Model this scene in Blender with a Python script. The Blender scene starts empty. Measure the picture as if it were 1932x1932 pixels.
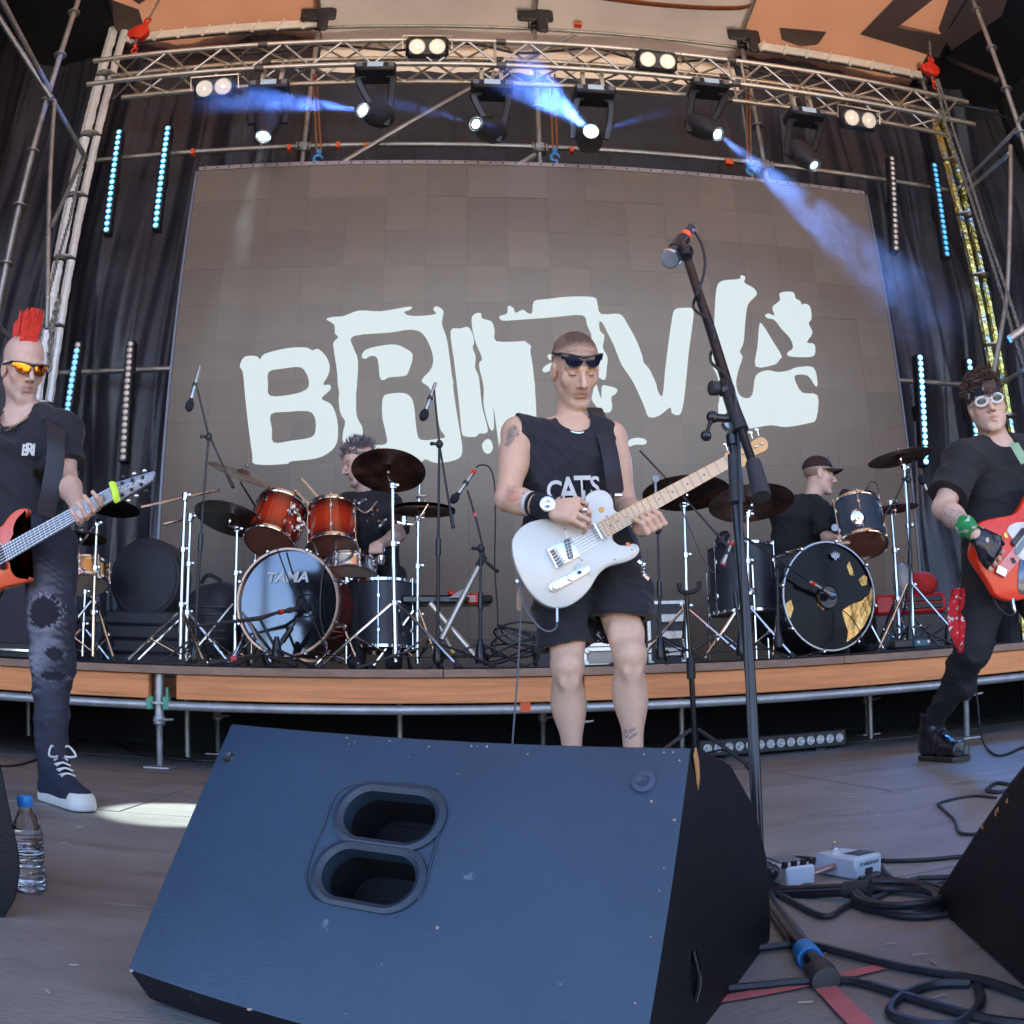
import bpy, math, random
import numpy as np
from mathutils import Vector, Matrix
random.seed(7); RNG = np.random.default_rng(7)
R = math.radians
S = bpy.context.scene
# ---------------------------------------------------------------- camera (a fisheye lens), world, sun, exposure
CAM = np.array([0., 0., .38])
PITCH, YAW, ROLL, FK = .2011, -.0883, -.0185, 1.8084
def _rot():
    c, s = math.cos, math.sin
    B = np.array([[1, 0, 0], [0, 0, -1], [0, 1, 0.]])
    Rz = np.array([[c(ROLL), -s(ROLL), 0], [s(ROLL), c(ROLL), 0], [0, 0, 1]])
    Rx = np.array([[1, 0, 0], [0, c(PITCH), -s(PITCH)], [0, s(PITCH), c(PITCH)]])
    Ry = np.array([[c(YAW), -s(YAW), 0], [s(YAW), c(YAW), 0], [0, 0, 1]])
    return Ry @ Rx @ B @ Rz
CM = _rot()
cam = bpy.data.cameras.new('camera'); camo = bpy.data.objects.new('camera', cam); S.collection.objects.link(camo); S.camera = camo
cam.type = 'PANO'; cam.panorama_type = 'FISHEYE_EQUISOLID'
cam.sensor_fit = 'HORIZONTAL'; cam.sensor_width = 36; cam.sensor_height = 36
cam.fisheye_lens = FK * 18; cam.fisheye_fov = math.pi
cam.clip_start = .02; cam.clip_end = 500
mw = Matrix.Identity(4)
for i in range(3):
    for j in range(3): mw[i][j] = CM[i, j]
    mw[i][3] = CAM[i]
camo.matrix_world = mw
W = bpy.data.worlds.new('World'); S.world = W; W.use_nodes = True
wn = W.node_tree.nodes; bg = wn['Background']; sky = wn.new('ShaderNodeTexSky'); sky.sky_type = 'NISHITA'; sky.sun_disc = False
SUN_EL, SUN_AZ = R(34), R(28)          # azimuth the light comes from, clockwise from +Y seen from above
sky.sun_elevation = SUN_EL; sky.sun_rotation = SUN_AZ; sky.air_density = .55; sky.dust_density = 2.5; sky.ozone_density = .3
W.node_tree.links.new(sky.outputs[0], bg.inputs[0]); bg.inputs[1].default_value = .15
sl = bpy.data.lights.new('sun', 'SUN'); sl.energy = 3.5; sl.angle = R(.5); sl.color = (1, .93, .82)
so = bpy.data.objects.new('sun', sl); S.collection.objects.link(so)
sd = Vector((math.sin(SUN_AZ) * math.cos(SUN_EL), math.cos(SUN_AZ) * math.cos(SUN_EL), math.sin(SUN_EL)))
so.rotation_euler = sd.to_track_quat('Z', 'Y').to_euler(); so.location = (0, -5, 20)
vs = S.view_settings; vs.view_transform = 'Standard'; vs.look = 'None'; vs.gamma = 1; vs.use_curve_mapping = False; vs.exposure = 2.68
S.cycles.max_bounces = 8; S.cycles.volume_bounces = 0; S.cycles.sample_clamp_indirect = 6; S.cycles.blur_glossy = .5
S.cycles.use_denoising = True; S.cycles.caustics_reflective = False; S.cycles.caustics_refractive = False
S.cycles.volume_step_rate = 1.5; S.cycles.volume_max_steps = 64

def ray(px, py):
    """direction through a point of the photograph (1932 px wide), y component 1"""
    x = (px - 966) / 966; y = -(py - 966) / 966; r = max(math.hypot(x, y), 1e-9)
    th = 2 * math.asin(r / (2 * FK)); s = math.sin(th) / r
    d = CM @ np.array([x * s, y * s, -math.cos(th)]); return d / d[1]
def at(px, py, y): return CAM + ray(px, py) * y
def atz(px, py, z=0.):
    d = ray(px, py); return CAM + d * ((z - CAM[2]) / d[2])
def V(*a): return np.array(a, float)
def nrm(v): v = np.asarray(v, float); return v / (np.linalg.norm(v) + 1e-12)
# ---------------------------------------------------------------- materials
MATS = {}
def M(name, col, rough=.5, metal=0., var=.12, scale=6., bump=0., bscale=60., emit=None, estr=0., trans=0., coat=0., spec=None, sub=0., spots=None, stretch=(1, 1, 1), alpha=None, tint=False, rvar=.1, coord='Object', ior=None, sheen=0.):
    if name in MATS: return MATS[name]
    m = bpy.data.materials.new(name); m.use_nodes = True; nt = m.node_tree; N = nt.nodes; L = nt.links; b = N['Principled BSDF']
    tc = N.new('ShaderNodeTexCoord'); mp = N.new('ShaderNodeMapping'); mp.inputs['Scale'].default_value = stretch; L.new(tc.outputs[coord], mp.inputs[0])
    nz = N.new('ShaderNodeTexNoise'); nz.inputs['Scale'].default_value = scale; nz.inputs['Detail'].default_value = 6; nz.inputs['Roughness'].default_value = .65; L.new(mp.outputs[0], nz.inputs[0])
    cr = N.new('ShaderNodeMapRange'); cr.inputs[1].default_value = .3; cr.inputs[2].default_value = .7; cr.inputs[3].default_value = 1 - var; cr.inputs[4].default_value = 1 + var; L.new(nz.outputs[0], cr.inputs[0])
    mx = N.new('ShaderNodeVectorMath'); mx.operation = 'SCALE'; L.new(cr.outputs[0], mx.inputs['Scale'])
    if tint:
        at_ = N.new('ShaderNodeAttribute'); at_.attribute_name = 'tint'; L.new(at_.outputs['Color'], mx.inputs[0])
    else: mx.inputs[0].default_value = col[:3]
    out = mx.outputs[0]
    if spots:      # (colour, scale, threshold): scuffs, chips or stains
        n2 = N.new('ShaderNodeTexNoise'); n2.inputs['Scale'].default_value = spots[1]; n2.inputs['Detail'].default_value = 4; L.new(mp.outputs[0], n2.inputs[0])
        c2 = N.new('ShaderNodeMapRange'); c2.inputs[1].default_value = spots[2]; c2.inputs[2].default_value = spots[2] + (spots[3] if len(spots) > 3 else .04); L.new(n2.outputs[0], c2.inputs[0])
        mm = N.new('ShaderNodeMix'); mm.data_type = 'RGBA'; L.new(c2.outputs[0], mm.inputs[0]); L.new(out, mm.inputs[6]); mm.inputs[7].default_value = (*spots[0], 1); out = mm.outputs[2]
    L.new(out, b.inputs['Base Color'])
    if rvar:
        rr = N.new('ShaderNodeMapRange'); rr.inputs[3].default_value = max(0, rough - rvar); rr.inputs[4].default_value = min(1, rough + rvar); L.new(nz.outputs[0], rr.inputs[0]); L.new(rr.outputs[0], b.inputs['Roughness'])
    else: b.inputs['Roughness'].default_value = rough
    b.inputs['Metallic'].default_value = metal
    if bump:
        n3 = N.new('ShaderNodeTexNoise'); n3.inputs['Scale'].default_value = bscale; n3.inputs['Detail'].default_value = 3; L.new(mp.outputs[0], n3.inputs[0])
        bp = N.new('ShaderNodeBump'); bp.inputs['Strength'].default_value = bump; bp.inputs['Distance'].default_value = .01; L.new(n3.outputs[0], bp.inputs['Height']); L.new(bp.outputs[0], b.inputs['Normal'])
    if emit: b.inputs['Emission Color'].default_value = (*emit, 1); b.inputs['Emission Strength'].default_value = estr
    if trans: b.inputs['Transmission Weight'].default_value = trans
    if coat: b.inputs['Coat Weight'].default_value = coat; b.inputs['Coat Roughness'].default_value = .05
    if spec is not None: b.inputs['Specular IOR Level'].default_value = spec
    if ior: b.inputs['IOR'].default_value = ior
    if sub: b.inputs['Subsurface Weight'].default_value = sub; b.inputs['Subsurface Radius'].default_value = (.5, .2, .1); b.inputs['Subsurface Scale'].default_value = .02
    if sheen: b.inputs['Sheen Weight'].default_value = sheen; b.inputs['Sheen Roughness'].default_value = .4
    if alpha is not None: b.inputs['Alpha'].default_value = alpha
    MATS[name] = m; return m
# ---------------------------------------------------------------- mesh building
C = S.collection; LOC = {}
class MB:
    def __init__(s): s.v = []; s.f = []; s.n = 0; s.mi = []; s.cur = 0
    def add(s, v, f):
        v = np.asarray(v, float).reshape(-1, 3); s.v.append(v); o = s.n; s.f += [tuple(i + o for i in q) for q in f]; s.mi += [s.cur] * len(f); s.n += len(v); return s
    def box(s, c, d, rot=None, bev=0.):
        x, y, z = [k / 2 for k in d]
        if bev:
            b = bev; P = []; 
            for sz in (-1, 1):
                for (qx, qy) in ((x, y - b), (x - b, y), (-x + b, y), (-x, y - b), (-x, -y + b), (-x + b, -y), (x - b, -y), (x, -y + b)): P.append((qx, qy, sz * (z - b)))
            for sz in (-1, 1):
                for (qx, qy) in ((x - b, y - b),) * 2 + ((-x + b, y - b),) * 2 + ((-x + b, -y + b),) * 2 + ((x - b, -y + b),) * 2: P.append((qx, qy, sz * z))
            P = np.array(P); F = [(i, (i + 1) % 8, 8 + (i + 1) % 8, 8 + i) for i in range(8)]
            F += [(8 + i, 8 + (i + 1) % 8, 24 + (i + 1) % 8, 24 + i) for i in range(8)] + [((i + 1) % 8, i, 16 + i, 16 + (i + 1) % 8) for i in range(8)]
            F += [tuple(range(24, 32)), tuple(range(23, 15, -1))]
        else:
            P = np.array([(a, b, e) for e in (-z, z) for (a, b) in ((-x, -y), (x, -y), (x, y), (-x, y))]); F = [(3, 2, 1, 0), (4, 5, 6, 7), (0, 1, 5, 4), (1, 2, 6, 5), (2, 3, 7, 6), (3, 0, 4, 7)]
        if rot is not None: P = P @ np.asarray(rot).T
        return s.add(P + np.asarray(c, float), F)
    def tube(s, pts, r, n=8, caps=True, closed=False, flat=None):
        P = np.asarray(pts, float); k = len(P); r = np.broadcast_to(np.asarray(r, float), (k,))
        T = np.zeros_like(P)
        if closed: T = np.roll(P, -1, 0) - np.roll(P, 1, 0)
        else: T[1:-1] = P[2:] - P[:-2]; T[0] = P[1] - P[0]; T[-1] = P[-1] - P[-2]
        T /= np.linalg.norm(T, axis=1)[:, None] + 1e-12
        u = np.cross(T[0], (0, 0, 1)); 
        if np.linalg.norm(u) < .05: u = np.cross(T[0], (0, 1, 0))
        u = nrm(u); out = []; an = np.arange(n) * 2 * math.pi / n + (math.pi / n if n == 4 else 0)
        for i in range(k):
            u = nrm(u - T[i] * (u @ T[i])); w = np.cross(T[i], u)
            a, b = (1, 1) if flat is None else flat
            out.append(P[i] + r[i] * (np.outer(np.cos(an) * a, u) + np.outer(np.sin(an) * b, w)))
        v = np.concatenate(out); F = []
        for i in range(k if closed else k - 1):
            j = (i + 1) % k
            F += [(i * n + a, i * n + (a + 1) % n, j * n + (a + 1) % n, j * n + a) for a in range(n)]
        if caps and not closed: F += [tuple(range(n - 1, -1, -1)), tuple(range((k - 1) * n, k * n))]
        return s.add(v, F)
    def cyl(s, a, b, r, r2=None, n=12): return s.tube([a, b], [r, r if r2 is None else r2], n)
    def lathe(s, o, ax, prof, n=24, closed=False):
        ax = nrm(ax); o = np.asarray(o, float); u = np.cross(ax, (0, 0, 1))
        if np.linalg.norm(u) < .05: u = np.cross(ax, (0, 1, 0))
        u = nrm(u); w = np.cross(ax, u); an = np.arange(n) * 2 * math.pi / n
        v = []
        for (t, r) in prof: v.append(o + ax * t + max(r, 1e-5) * (np.outer(np.cos(an), u) + np.outer(np.sin(an), w)))
        k = len(prof); F = []
        for i in range(k if closed else k - 1):
            j = (i + 1) % k; F += [(i * n + a, i * n + (a + 1) % n, j * n + (a + 1) % n, j * n + a) for a in range(n)]
        if not closed: F += [tuple(range(n - 1, -1, -1)), tuple(range((k - 1) * n, k * n))]
        return s.add(np.concatenate(v), F)
    def sph(s, c, r, n=12, rot=None):
        r = np.broadcast_to(np.asarray(r, float), (3,)); P = []; m = n // 2
        for i in range(m + 1):
            t = math.pi * (.001 + .998 * i / m)
            for j in range(n): p = 2 * math.pi * j / n; P.append((math.sin(t) * math.cos(p), math.sin(t) * math.sin(p), math.cos(t)))
        P = np.array(P) * r
        if rot is not None: P = P @ np.asarray(rot).T
        F = [(i * n + (j + 1) % n, i * n + j, (i + 1) * n + j, (i + 1) * n + (j + 1) % n) for i in range(m) for j in range(n)]
        F += [tuple(range(n)), tuple(range((m + 1) * n - 1, m * n - 1, -1))]
        return s.add(P + np.asarray(c, float), F)
    def prism(s, poly, o, u, v, w):
        """polygon (2-D) laid out from O along U, V and thickened by the vector W"""
        p = np.array(poly, float); o, u, v, w = [np.asarray(q, float) for q in (o, u, v, w)]; k = len(p)
        A = o + np.outer(p[:, 0], u) + np.outer(p[:, 1], v)
        ar = np.sum(p[:, 0] * np.roll(p[:, 1], -1) - np.roll(p[:, 0], -1) * p[:, 1]) * (np.cross(u, v) @ w)
        F = [tuple(range(k - 1, -1, -1)), tuple(range(k, 2 * k))] + [(i, (i + 1) % k, k + (i + 1) % k, k + i) for i in range(k)]
        if ar < 0: F = [q[::-1] for q in F]
        return s.add(np.concatenate([A, A + w]), F)
    def grid(s, P, thick=None):
        P = np.asarray(P, float); nu, nv = P.shape[:2]; v = P.reshape(-1, 3)
        return s.add(v, [(i * nv + j, (i + 1) * nv + j, (i + 1) * nv + j + 1, i * nv + j + 1) for i in range(nu - 1) for j in range(nv - 1)])
    def build(s, name, mat, parent=None, smooth=True, ang=38, local=False):
        me = bpy.data.meshes.new(name); v = np.concatenate(s.v)
        if parent is not None and not local: v = v - LOC[parent]
        me.from_pydata(v.tolist(), [], s.f)
        for m in (mat if isinstance(mat, (list, tuple)) else [mat]): me.materials.append(m)
        if any(s.mi): me.polygons.foreach_set('material_index', s.mi)
        if smooth:
            me.polygons.foreach_set('use_smooth', [True] * len(s.f)); me.set_sharp_from_angle(angle=R(ang))
        me.update(); return link(name, me, parent)
def link(name, me, parent=None):
    o = bpy.data.objects.new(name, me); C.objects.link(o)
    if parent is not None: o.parent = parent; LOC[o] = LOC[parent]
    else: LOC[o] = np.zeros(3)
    return o
def tag(o, label=None, cat=None, group=None, kind=None):
    for k, x in (('label', label), ('category', cat), ('group', group), ('kind', kind)):
        if x: o[k] = x
    return o
def thing(name, loc, label=None, cat=None, group=None, kind=None):
    o = bpy.data.objects.new(name, None); o.empty_display_size = .05; C.objects.link(o); o.location = [float(q) for q in loc]; LOC[o] = np.array(loc, float); return tag(o, label, cat, group, kind)
def kids(o): return [c for c in ALLK.get(o, [])]
def clone(root, loc, rot=None, scale=None):
    """a copy of a thing with copies of its parts and sub-parts"""
    def cp(o, par):
        c = o.copy(); C.objects.link(c); c.parent = par
        for ch in o.children: cp(ch, c)
        return c
    r = cp(root, None); r.location = [float(q) for q in loc]
    if rot is not None: r.rotation_euler = rot
    if scale: r.scale = (scale,) * 3
    return r
def share(o, parent, name=None):
    c = bpy.data.objects.new(name or o.name.split('.')[0], o.data); C.objects.link(c); c.parent = parent; return c
def circ(c, ax, r, n=32, a0=0., a1=2 * math.pi):
    ax = nrm(ax); u = np.cross(ax, (0, 0, 1)); u = nrm(u) if np.linalg.norm(u) > .05 else V(1, 0, 0); w = np.cross(ax, u)
    t = np.linspace(a0, a1, n, endpoint=abs(a1 - a0) < 6.28); return np.asarray(c) + r * (np.outer(np.cos(t), u) + np.outer(np.sin(t), w))
def spline(P, n=8, closed=False):
    P = np.asarray(P, float); k = len(P); out = []
    for i in range(k if closed else k - 1):
        g = lambda j: P[j % k] if closed else P[min(max(j, 0), k - 1)]
        a, b, c, d = g(i - 1), g(i), g(i + 1), g(i + 2)
        for t in np.arange(n) / n: out.append(.5 * ((2 * b) + (c - a) * t + (2 * a - 5 * b + 4 * c - d) * t * t + (3 * b - a - 3 * c + d) * t ** 3))
    if not closed: out.append(P[-1])
    return np.array(out)
def text_part(name, txt, o, u, v, size, mat, parent, depth=.002, bold=0., shear=0., xs=1.):
    """flat lettering laid on a surface at O with right-vector U and up-vector V"""
    cu = bpy.data.curves.new(name, 'FONT'); cu.body = txt; cu.size = 1; cu.extrude = .0; cu.offset = bold; cu.shear = shear; cu.resolution_u = 3
    t = bpy.data.objects.new(name, cu); C.objects.link(t)
    me = bpy.data.meshes.new_from_object(t); bpy.data.objects.remove(t)
    co = np.empty(len(me.vertices) * 3); me.vertices.foreach_get('co', co); co = co.reshape(-1, 3)
    u = nrm(u); v = nrm(v); w = np.cross(u, v)
    cx = (co[:, 0].min() + co[:, 0].max()) / 2; cy = (co[:, 1].min() + co[:, 1].max()) / 2
    P = np.asarray(o) + np.outer((co[:, 0] - cx) * size * xs, u) + np.outer((co[:, 1] - cy) * size, v) + w * depth
    P = P - LOC[parent]; me.vertices.foreach_set('co', P.ravel()); me.materials.clear(); me.materials.append(mat); me.update(); bpy.data.curves.remove(cu)
    me.name = name; return link(name, me, parent)
# ---------------------------------------------------------------- palette
galv = M('galvanised_tube', (.42, .41, .39), .42, .75, .25, 9, .15, 80, spots=((.25, .22, .18), 14, .68))
galv_b = M('galvanised_bright', (.5, .52, .54), .38, .55, .2, 12, .2, 90)
alu = M('truss_aluminium', (.64, .58, .49), .36, .8, .15, 10)
chrome = M('chrome', (.82, .82, .84), .13, 1., .06, 20, rvar=.06)
blk = M('black_powder_coat', (.028, .028, .033), .42, 0, .2, 20)
blkg = M('black_gloss', (.018, .018, .022), .2, 0, .1, 20)
rub = M('black_rubber', (.03, .032, .038), .6, 0, .2, 30)
cab = M('cable_rubber', (.022, .024, .032), .42, 0, .2, 30)
wood = M('spruce_plank', (.95, .37, .14), .6, 0, .3, 3.2, .2, 30, stretch=(.35, 4, 7), spots=((.32, .14, .05), 2.4, .66, .1))
ply = M('plywood_deck', (.34, .22, .16), .6, 0, .3, 5, .15, 60, stretch=(1, 3, 3))
redp = M('red_paint', (.75, .04, .015), .3, 0, .1, 9)
orange = M('orange_tape', (.9, .12, .03), .5)
greenw = M('green_wedge', (.12, .42, .28), .5, .2)
blackcloth = M('black_cloth', (.012, .013, .02), .85, 0, .25, 12, .3, 300)
whitep = M('white_plastic', (.72, .73, .74), .4)
pink = M('pink_tape', (.85, .12, .17), .5)
# ================================================================ THE STAGE
DECK = .524; YF = 4.58; YB = 6.7
floorm = M('stage_plywood', (.265, .25, .24), .52, 0, .26, 1.6, .25, 70, stretch=(1, 1.7, 1), spots=((.15, .13, .12), 3.1, .56, .2), rvar=.12)
fl = thing('stage_floor', (0, 0, 0), kind='structure')
k = 0
for iy in range(6):
    y0 = .30 + iy * 1.25
    for ix in range(5):
        x0 = -5.6 + ix * 2.5 + (1.05 if iy % 2 else 0) - .4; x1 = min(x0 + 2.5, 7.0)
        z = -.012 + (.0015 if (ix + iy) % 2 else 0)
        b = MB().box(((x0 + x1) / 2, y0 + .623, z - .009 + .0), (x1 - x0 - .006, 1.244, .018 + .0), bev=.0015); o = b.build('floor_sheet', floorm, fl, smooth=False); k += 1
for iy in range(6):   # the odd rows start further right, so close the row at its left end
    if iy % 2: MB().box((-5.48, .30 + iy * 1.25 + .623, -.021), (1.03, 1.244, .018), bev=.0015).build('floor_sheet', floorm, fl, smooth=False)
for o in fl.children:
    for v_ in o.data.vertices: v_.co.z += .012
MB().box((.7, 4.0, -.045), (12.8, 7.5, .03)).build('sub_floor', ply, fl, smooth=False)
MB().box((.7, .28, -.6), (12.8, .05, 1.15)).build('stage_front', blackcloth, fl, smooth=False)
tag(MB().box((0, 0, -1.25), (400, 400, .1)).build('ground', M('warm_bounce_ground', (.46, .36, .25), .9, 0, .25, .4, .6, 8)), kind='structure')  # unseen ground, its sandy tone chosen to bounce warm light onto the stage
# black tarpaulin walls, with hanging folds
def fold(u, v, amp, k0, seed):
    r = np.random.default_rng(seed); z = np.zeros_like(u)
    for i in range(9):
        f = k0 * (1 + 1.1 * r.random() * i / 3); z += np.sin(u * f + v * r.normal() * 1.1 + r.random() * 6.3) * amp / (1 + .55 * i)
    return z + amp * .5 * np.sin(v * 2.2 + np.sin(u * 2.3) * 2)
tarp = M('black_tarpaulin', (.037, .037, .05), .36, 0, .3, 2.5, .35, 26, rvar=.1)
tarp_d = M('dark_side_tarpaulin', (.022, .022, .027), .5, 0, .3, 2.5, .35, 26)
def tarp_wall(name, p0, p1, z0, z1, nrm_, amp, seed, label, nu=260, nv=80):
    u, v = np.meshgrid(np.linspace(0, 1, nu), np.linspace(0, 1, nv), indexing='ij'); L_ = np.linalg.norm(np.array(p1) - np.array(p0))
    d = fold(u * L_, v * (z1 - z0), amp * .7, 3.4, seed) + fold(u * L_ + .1 * np.sin(v * 5), v * (z1 - z0) * .5, amp * .16, 17., seed + 20); d += .35 * amp * (1 - np.abs(np.sin(u * L_ * 5.3 + v * 1.6 + .6 * np.sin(v * 4 + u * 9)))) ** 5 + .25 * amp * (1 - np.abs(np.sin(u * L_ * 9.1 - v * 1.1 + 1))) ** 6
    P = np.zeros((nu, nv, 3)); P[..., 0] = p0[0] + u * (p1[0] - p0[0]) + nrm_[0] * d; P[..., 1] = p0[1] + u * (p1[1] - p0[1]) + nrm_[1] * d; P[..., 2] = z0 + v * (z1 - z0)
    d = d + 0; Q = P + np.array([nrm_[0], nrm_[1], 0]) * -.004
    m = MB().grid(P); m.grid(Q[::-1])
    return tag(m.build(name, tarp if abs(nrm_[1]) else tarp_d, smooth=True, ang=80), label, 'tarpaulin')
tarp_wall('tarpaulin_wall', (-5.6, 6.98), (-1.15, 6.98), 0, 6.62, (0, -1), .07, 1, 'black tarpaulin hanging left of the big screen behind the drum riser')
tarp_wall('tarpaulin_wall', (-1.2, 7.02), (3.0, 7.02), 0, 6.07, (0, -1), .03, 2, 'black tarpaulin hanging behind the big screen below the cream canopy')
tarp_wall('tarpaulin_wall', (2.95, 6.98), (7.2, 6.98), 0, 6.62, (0, -1), .07, 3, 'black tarpaulin hanging right of the big screen')
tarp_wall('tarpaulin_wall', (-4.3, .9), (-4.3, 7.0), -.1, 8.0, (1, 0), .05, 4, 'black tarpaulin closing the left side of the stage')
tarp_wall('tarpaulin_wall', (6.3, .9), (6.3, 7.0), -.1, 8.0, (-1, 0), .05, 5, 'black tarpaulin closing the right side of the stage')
# roof canopy: each bay between two rafters a sagging sheet
def cloth_mat(name, col, tr):
    m = M(name, col, .7, 0, .1, 2, .1, 30); nt = m.node_tree; N = nt.nodes; b = N['Principled BSDF']; t = N.new('ShaderNodeBsdfTranslucent'); t.inputs[0].default_value = (*[c * .95 for c in col], 1)
    mx = N.new('ShaderNodeMixShader'); mx.inputs[0].default_value = tr; nt.links.new(b.outputs[0], mx.inputs[1]); nt.links.new(t.outputs[0], mx.inputs[2]); nt.links.new(mx.outputs[0], N['Material Output'].inputs[0]); return m
cream = cloth_mat('cream_canopy', (.50, .40, .325), .09); orng = cloth_mat('orange_canopy', (.36, .165, .09), .16); dgrey = cloth_mat('grey_canopy', (.16, .125, .12), .1); seam = cloth_mat('orange_seam', (.45, .14, .05), .1)
PX = [-3.16, -1.15, .89, 2.95, 5.02]     # the scaffold's bays
RZ = 6.50; YE = 6.78
def roofz(y): return RZ + (YE - y) * .10
cols = [orng, cream, cream, orng]
names = ['orange canopy sheet over the left bay with a grey corner', 'cream canopy sheet roofing the bay left of the middle post', 'cream canopy sheet roofing the bay right of the middle post', 'orange canopy sheet over the right bay with grey shapes']
canopy = []
for i in range(4):
    x0, x1 = PX[i] - .001, PX[i + 1] + .001
    u, v = np.meshgrid(np.linspace(0, 1, 25), np.linspace(0, 1, 40), indexing='ij'); P = np.zeros((25, 40, 3))
    P[..., 0] = x0 + u * (x1 - x0); P[..., 1] = YE + .4 - v * 9.0; sag = (.17 if i in (1, 2) else .03) * np.sin(np.pi * u) * np.minimum(1, v * 6); P[..., 2] = roofz(P[..., 1]) + .04 - sag + .012 * np.sin(u * 17 + v * 9)
    o = MB().grid(P[:, ::-1]).build('roof_canopy', cols[i], ang=80); tag(o, names[i], 'canopy'); canopy.append(o)
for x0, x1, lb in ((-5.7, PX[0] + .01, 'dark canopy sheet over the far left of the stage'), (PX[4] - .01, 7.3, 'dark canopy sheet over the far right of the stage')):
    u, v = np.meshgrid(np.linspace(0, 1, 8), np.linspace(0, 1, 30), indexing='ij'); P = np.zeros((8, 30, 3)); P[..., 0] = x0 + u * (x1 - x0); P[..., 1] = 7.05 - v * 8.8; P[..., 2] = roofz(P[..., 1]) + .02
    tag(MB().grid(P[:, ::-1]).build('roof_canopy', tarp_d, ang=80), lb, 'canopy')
# grey printed shapes on the orange sheets (flat fabric patches sewn under them)
def patch(px, parent, y_ref=None):
    pts = []
    for (a, b) in px:
        d = ray(a, b); t = (RZ + YE * .1 - CAM[2] - .035) / (d[2] + .1)   # just under the canopy's plane
        p = CAM + d * t; pts.append(p)
    m = MB(); m.add(np.array(pts), [tuple(range(len(pts)))]); return m.build('grey_patch', dgrey, parent, smooth=False)
patch([(205, -30), (262, 8), (330, -30)], canopy[0]); patch([(212, 0), (262, 18), (275, 62), (232, 78), (215, 50)], canopy[0])
patch([(1735, -8), (1770, -8), (1693, 52), (1790, 70), (1770, 110), (1622, 65), (1690, -5)], canopy[3])
patch([(1650, 70), (1697, 52), (1795, 25), (1870, -25), (1770, -25), (1722, 60)][:0] or [(1800, -30), (1910, -30), (1890, 30), (1795, 95), (1770, 55)], canopy[3])
patch([(1470, 52), (1560, 60), (1543, 84), (1510, 88), (1475, 75)], canopy[3])
# cream gable curtains seen above and through the truss
for i_, (x0, x1, lb) in enumerate(((PX[1], PX[2], 'cream gable sheet between the left and middle scaffold posts'), (PX[2], PX[3], 'cream gable sheet between the middle and right scaffold posts'))):
    u, v = np.meshgrid(np.linspace(0, 1, 30), np.linspace(0, 1, 14), indexing='ij'); P = np.zeros((30, 14, 3)); P[..., 0] = x0 - .3 + u * (x1 - x0 + .6) if False else (x0 + (-.35 if i_ == 0 else 0)) + u * (x1 - x0 + .35); P[..., 1] = YE + .34 + .025 * np.sin(u * 9) * v; P[..., 2] = 5.6 + v * (RZ + .2 - 5.6)
    tag(MB().grid(P[::-1]).build('gable_sheet', cream, ang=80), lb, 'canopy')
for i in (1, 2):
    P = [(PX[i] + .03 + (PX[i + 1] - PX[i] - .06) * t, YE - .55, roofz(YE - .55) + .04 - .17 * math.sin(math.pi * t) ** .6 * .9 - .012) for t in np.linspace(0, 1, 24)]
    o = MB().tube(P, .022, 6, flat=(1.6, .4)).build('seam_band', seam, canopy[i])
# laced edge bars of the side bays
for i, lb in ((0, 'white laced keder rail along the canopy edge above the left truss end'), (3, 'white laced keder rail along the canopy edge above the right truss end')):
    t = thing('keder_rail', (PX[i], YE - .08, 6.42), lb, 'rail')
    MB().box(((PX[i] + PX[i + 1]) / 2, YE - .14, 6.41), (2.0, .03, .10), bev=.006).build('rail', M('white_keder', (.80, .76, .70), .6), t)
    for k in range(8):
        x = PX[i] + .16 + k * .245; MB().tube([(x + .06, YE - .165, 6.47), (x, YE - .17, 6.38), (x, YE - .17, 6.33)], .007, 5).sph((x, YE - .17, 6.33), .02, 8).build('lacing_hook', M('white_keder', (1, 1, 1)), t)
# ---------------------------------------------------------------- drum riser
deckm = M('riser_top_felt', (.035, .03, .035), .75, 0, .3, 3)
rt = thing('drum_riser', (0, YF, 0), kind='structure')
for i in range(5):
    x0 = -4.2 + i * 2.1 + .05; MB().box((x0 + 1.05, (YF + YB) / 2 - .02, DECK - .020), (2.096, YB - YF + .1, .040), bev=.002).build('deck_board', [ply], rt, smooth=False)
MB().box((1.0, (YF + YB) / 2 + .06, DECK + .0015), (10.2, YB - YF - .1, .003)).build('deck_felt', deckm, rt, smooth=False)
JX = [-3.52, -1.40, .695, 2.98, 5.1]
for i in range(4):
    a, b = JX[i] + .05, JX[i + 1] - .045
    if i == 1: a += .055
    MB().box(((a + b) / 2, YF - .02, .419), (b - a, .055, .124), bev=.004).build('timber_beam', wood, rt, smooth=False)
    MB().cyl((JX[i] + .03, YF - .015, .324), (JX[i + 1] - .03, YF - .015, .324), .0242, n=14).build('ledger_tube', galv_b, rt)
for i in range(3): MB().box((1.0, 5.1 + i * .6, .42), (10, .05, .11)).build('timber_joist', wood, rt, smooth=False)
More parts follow.
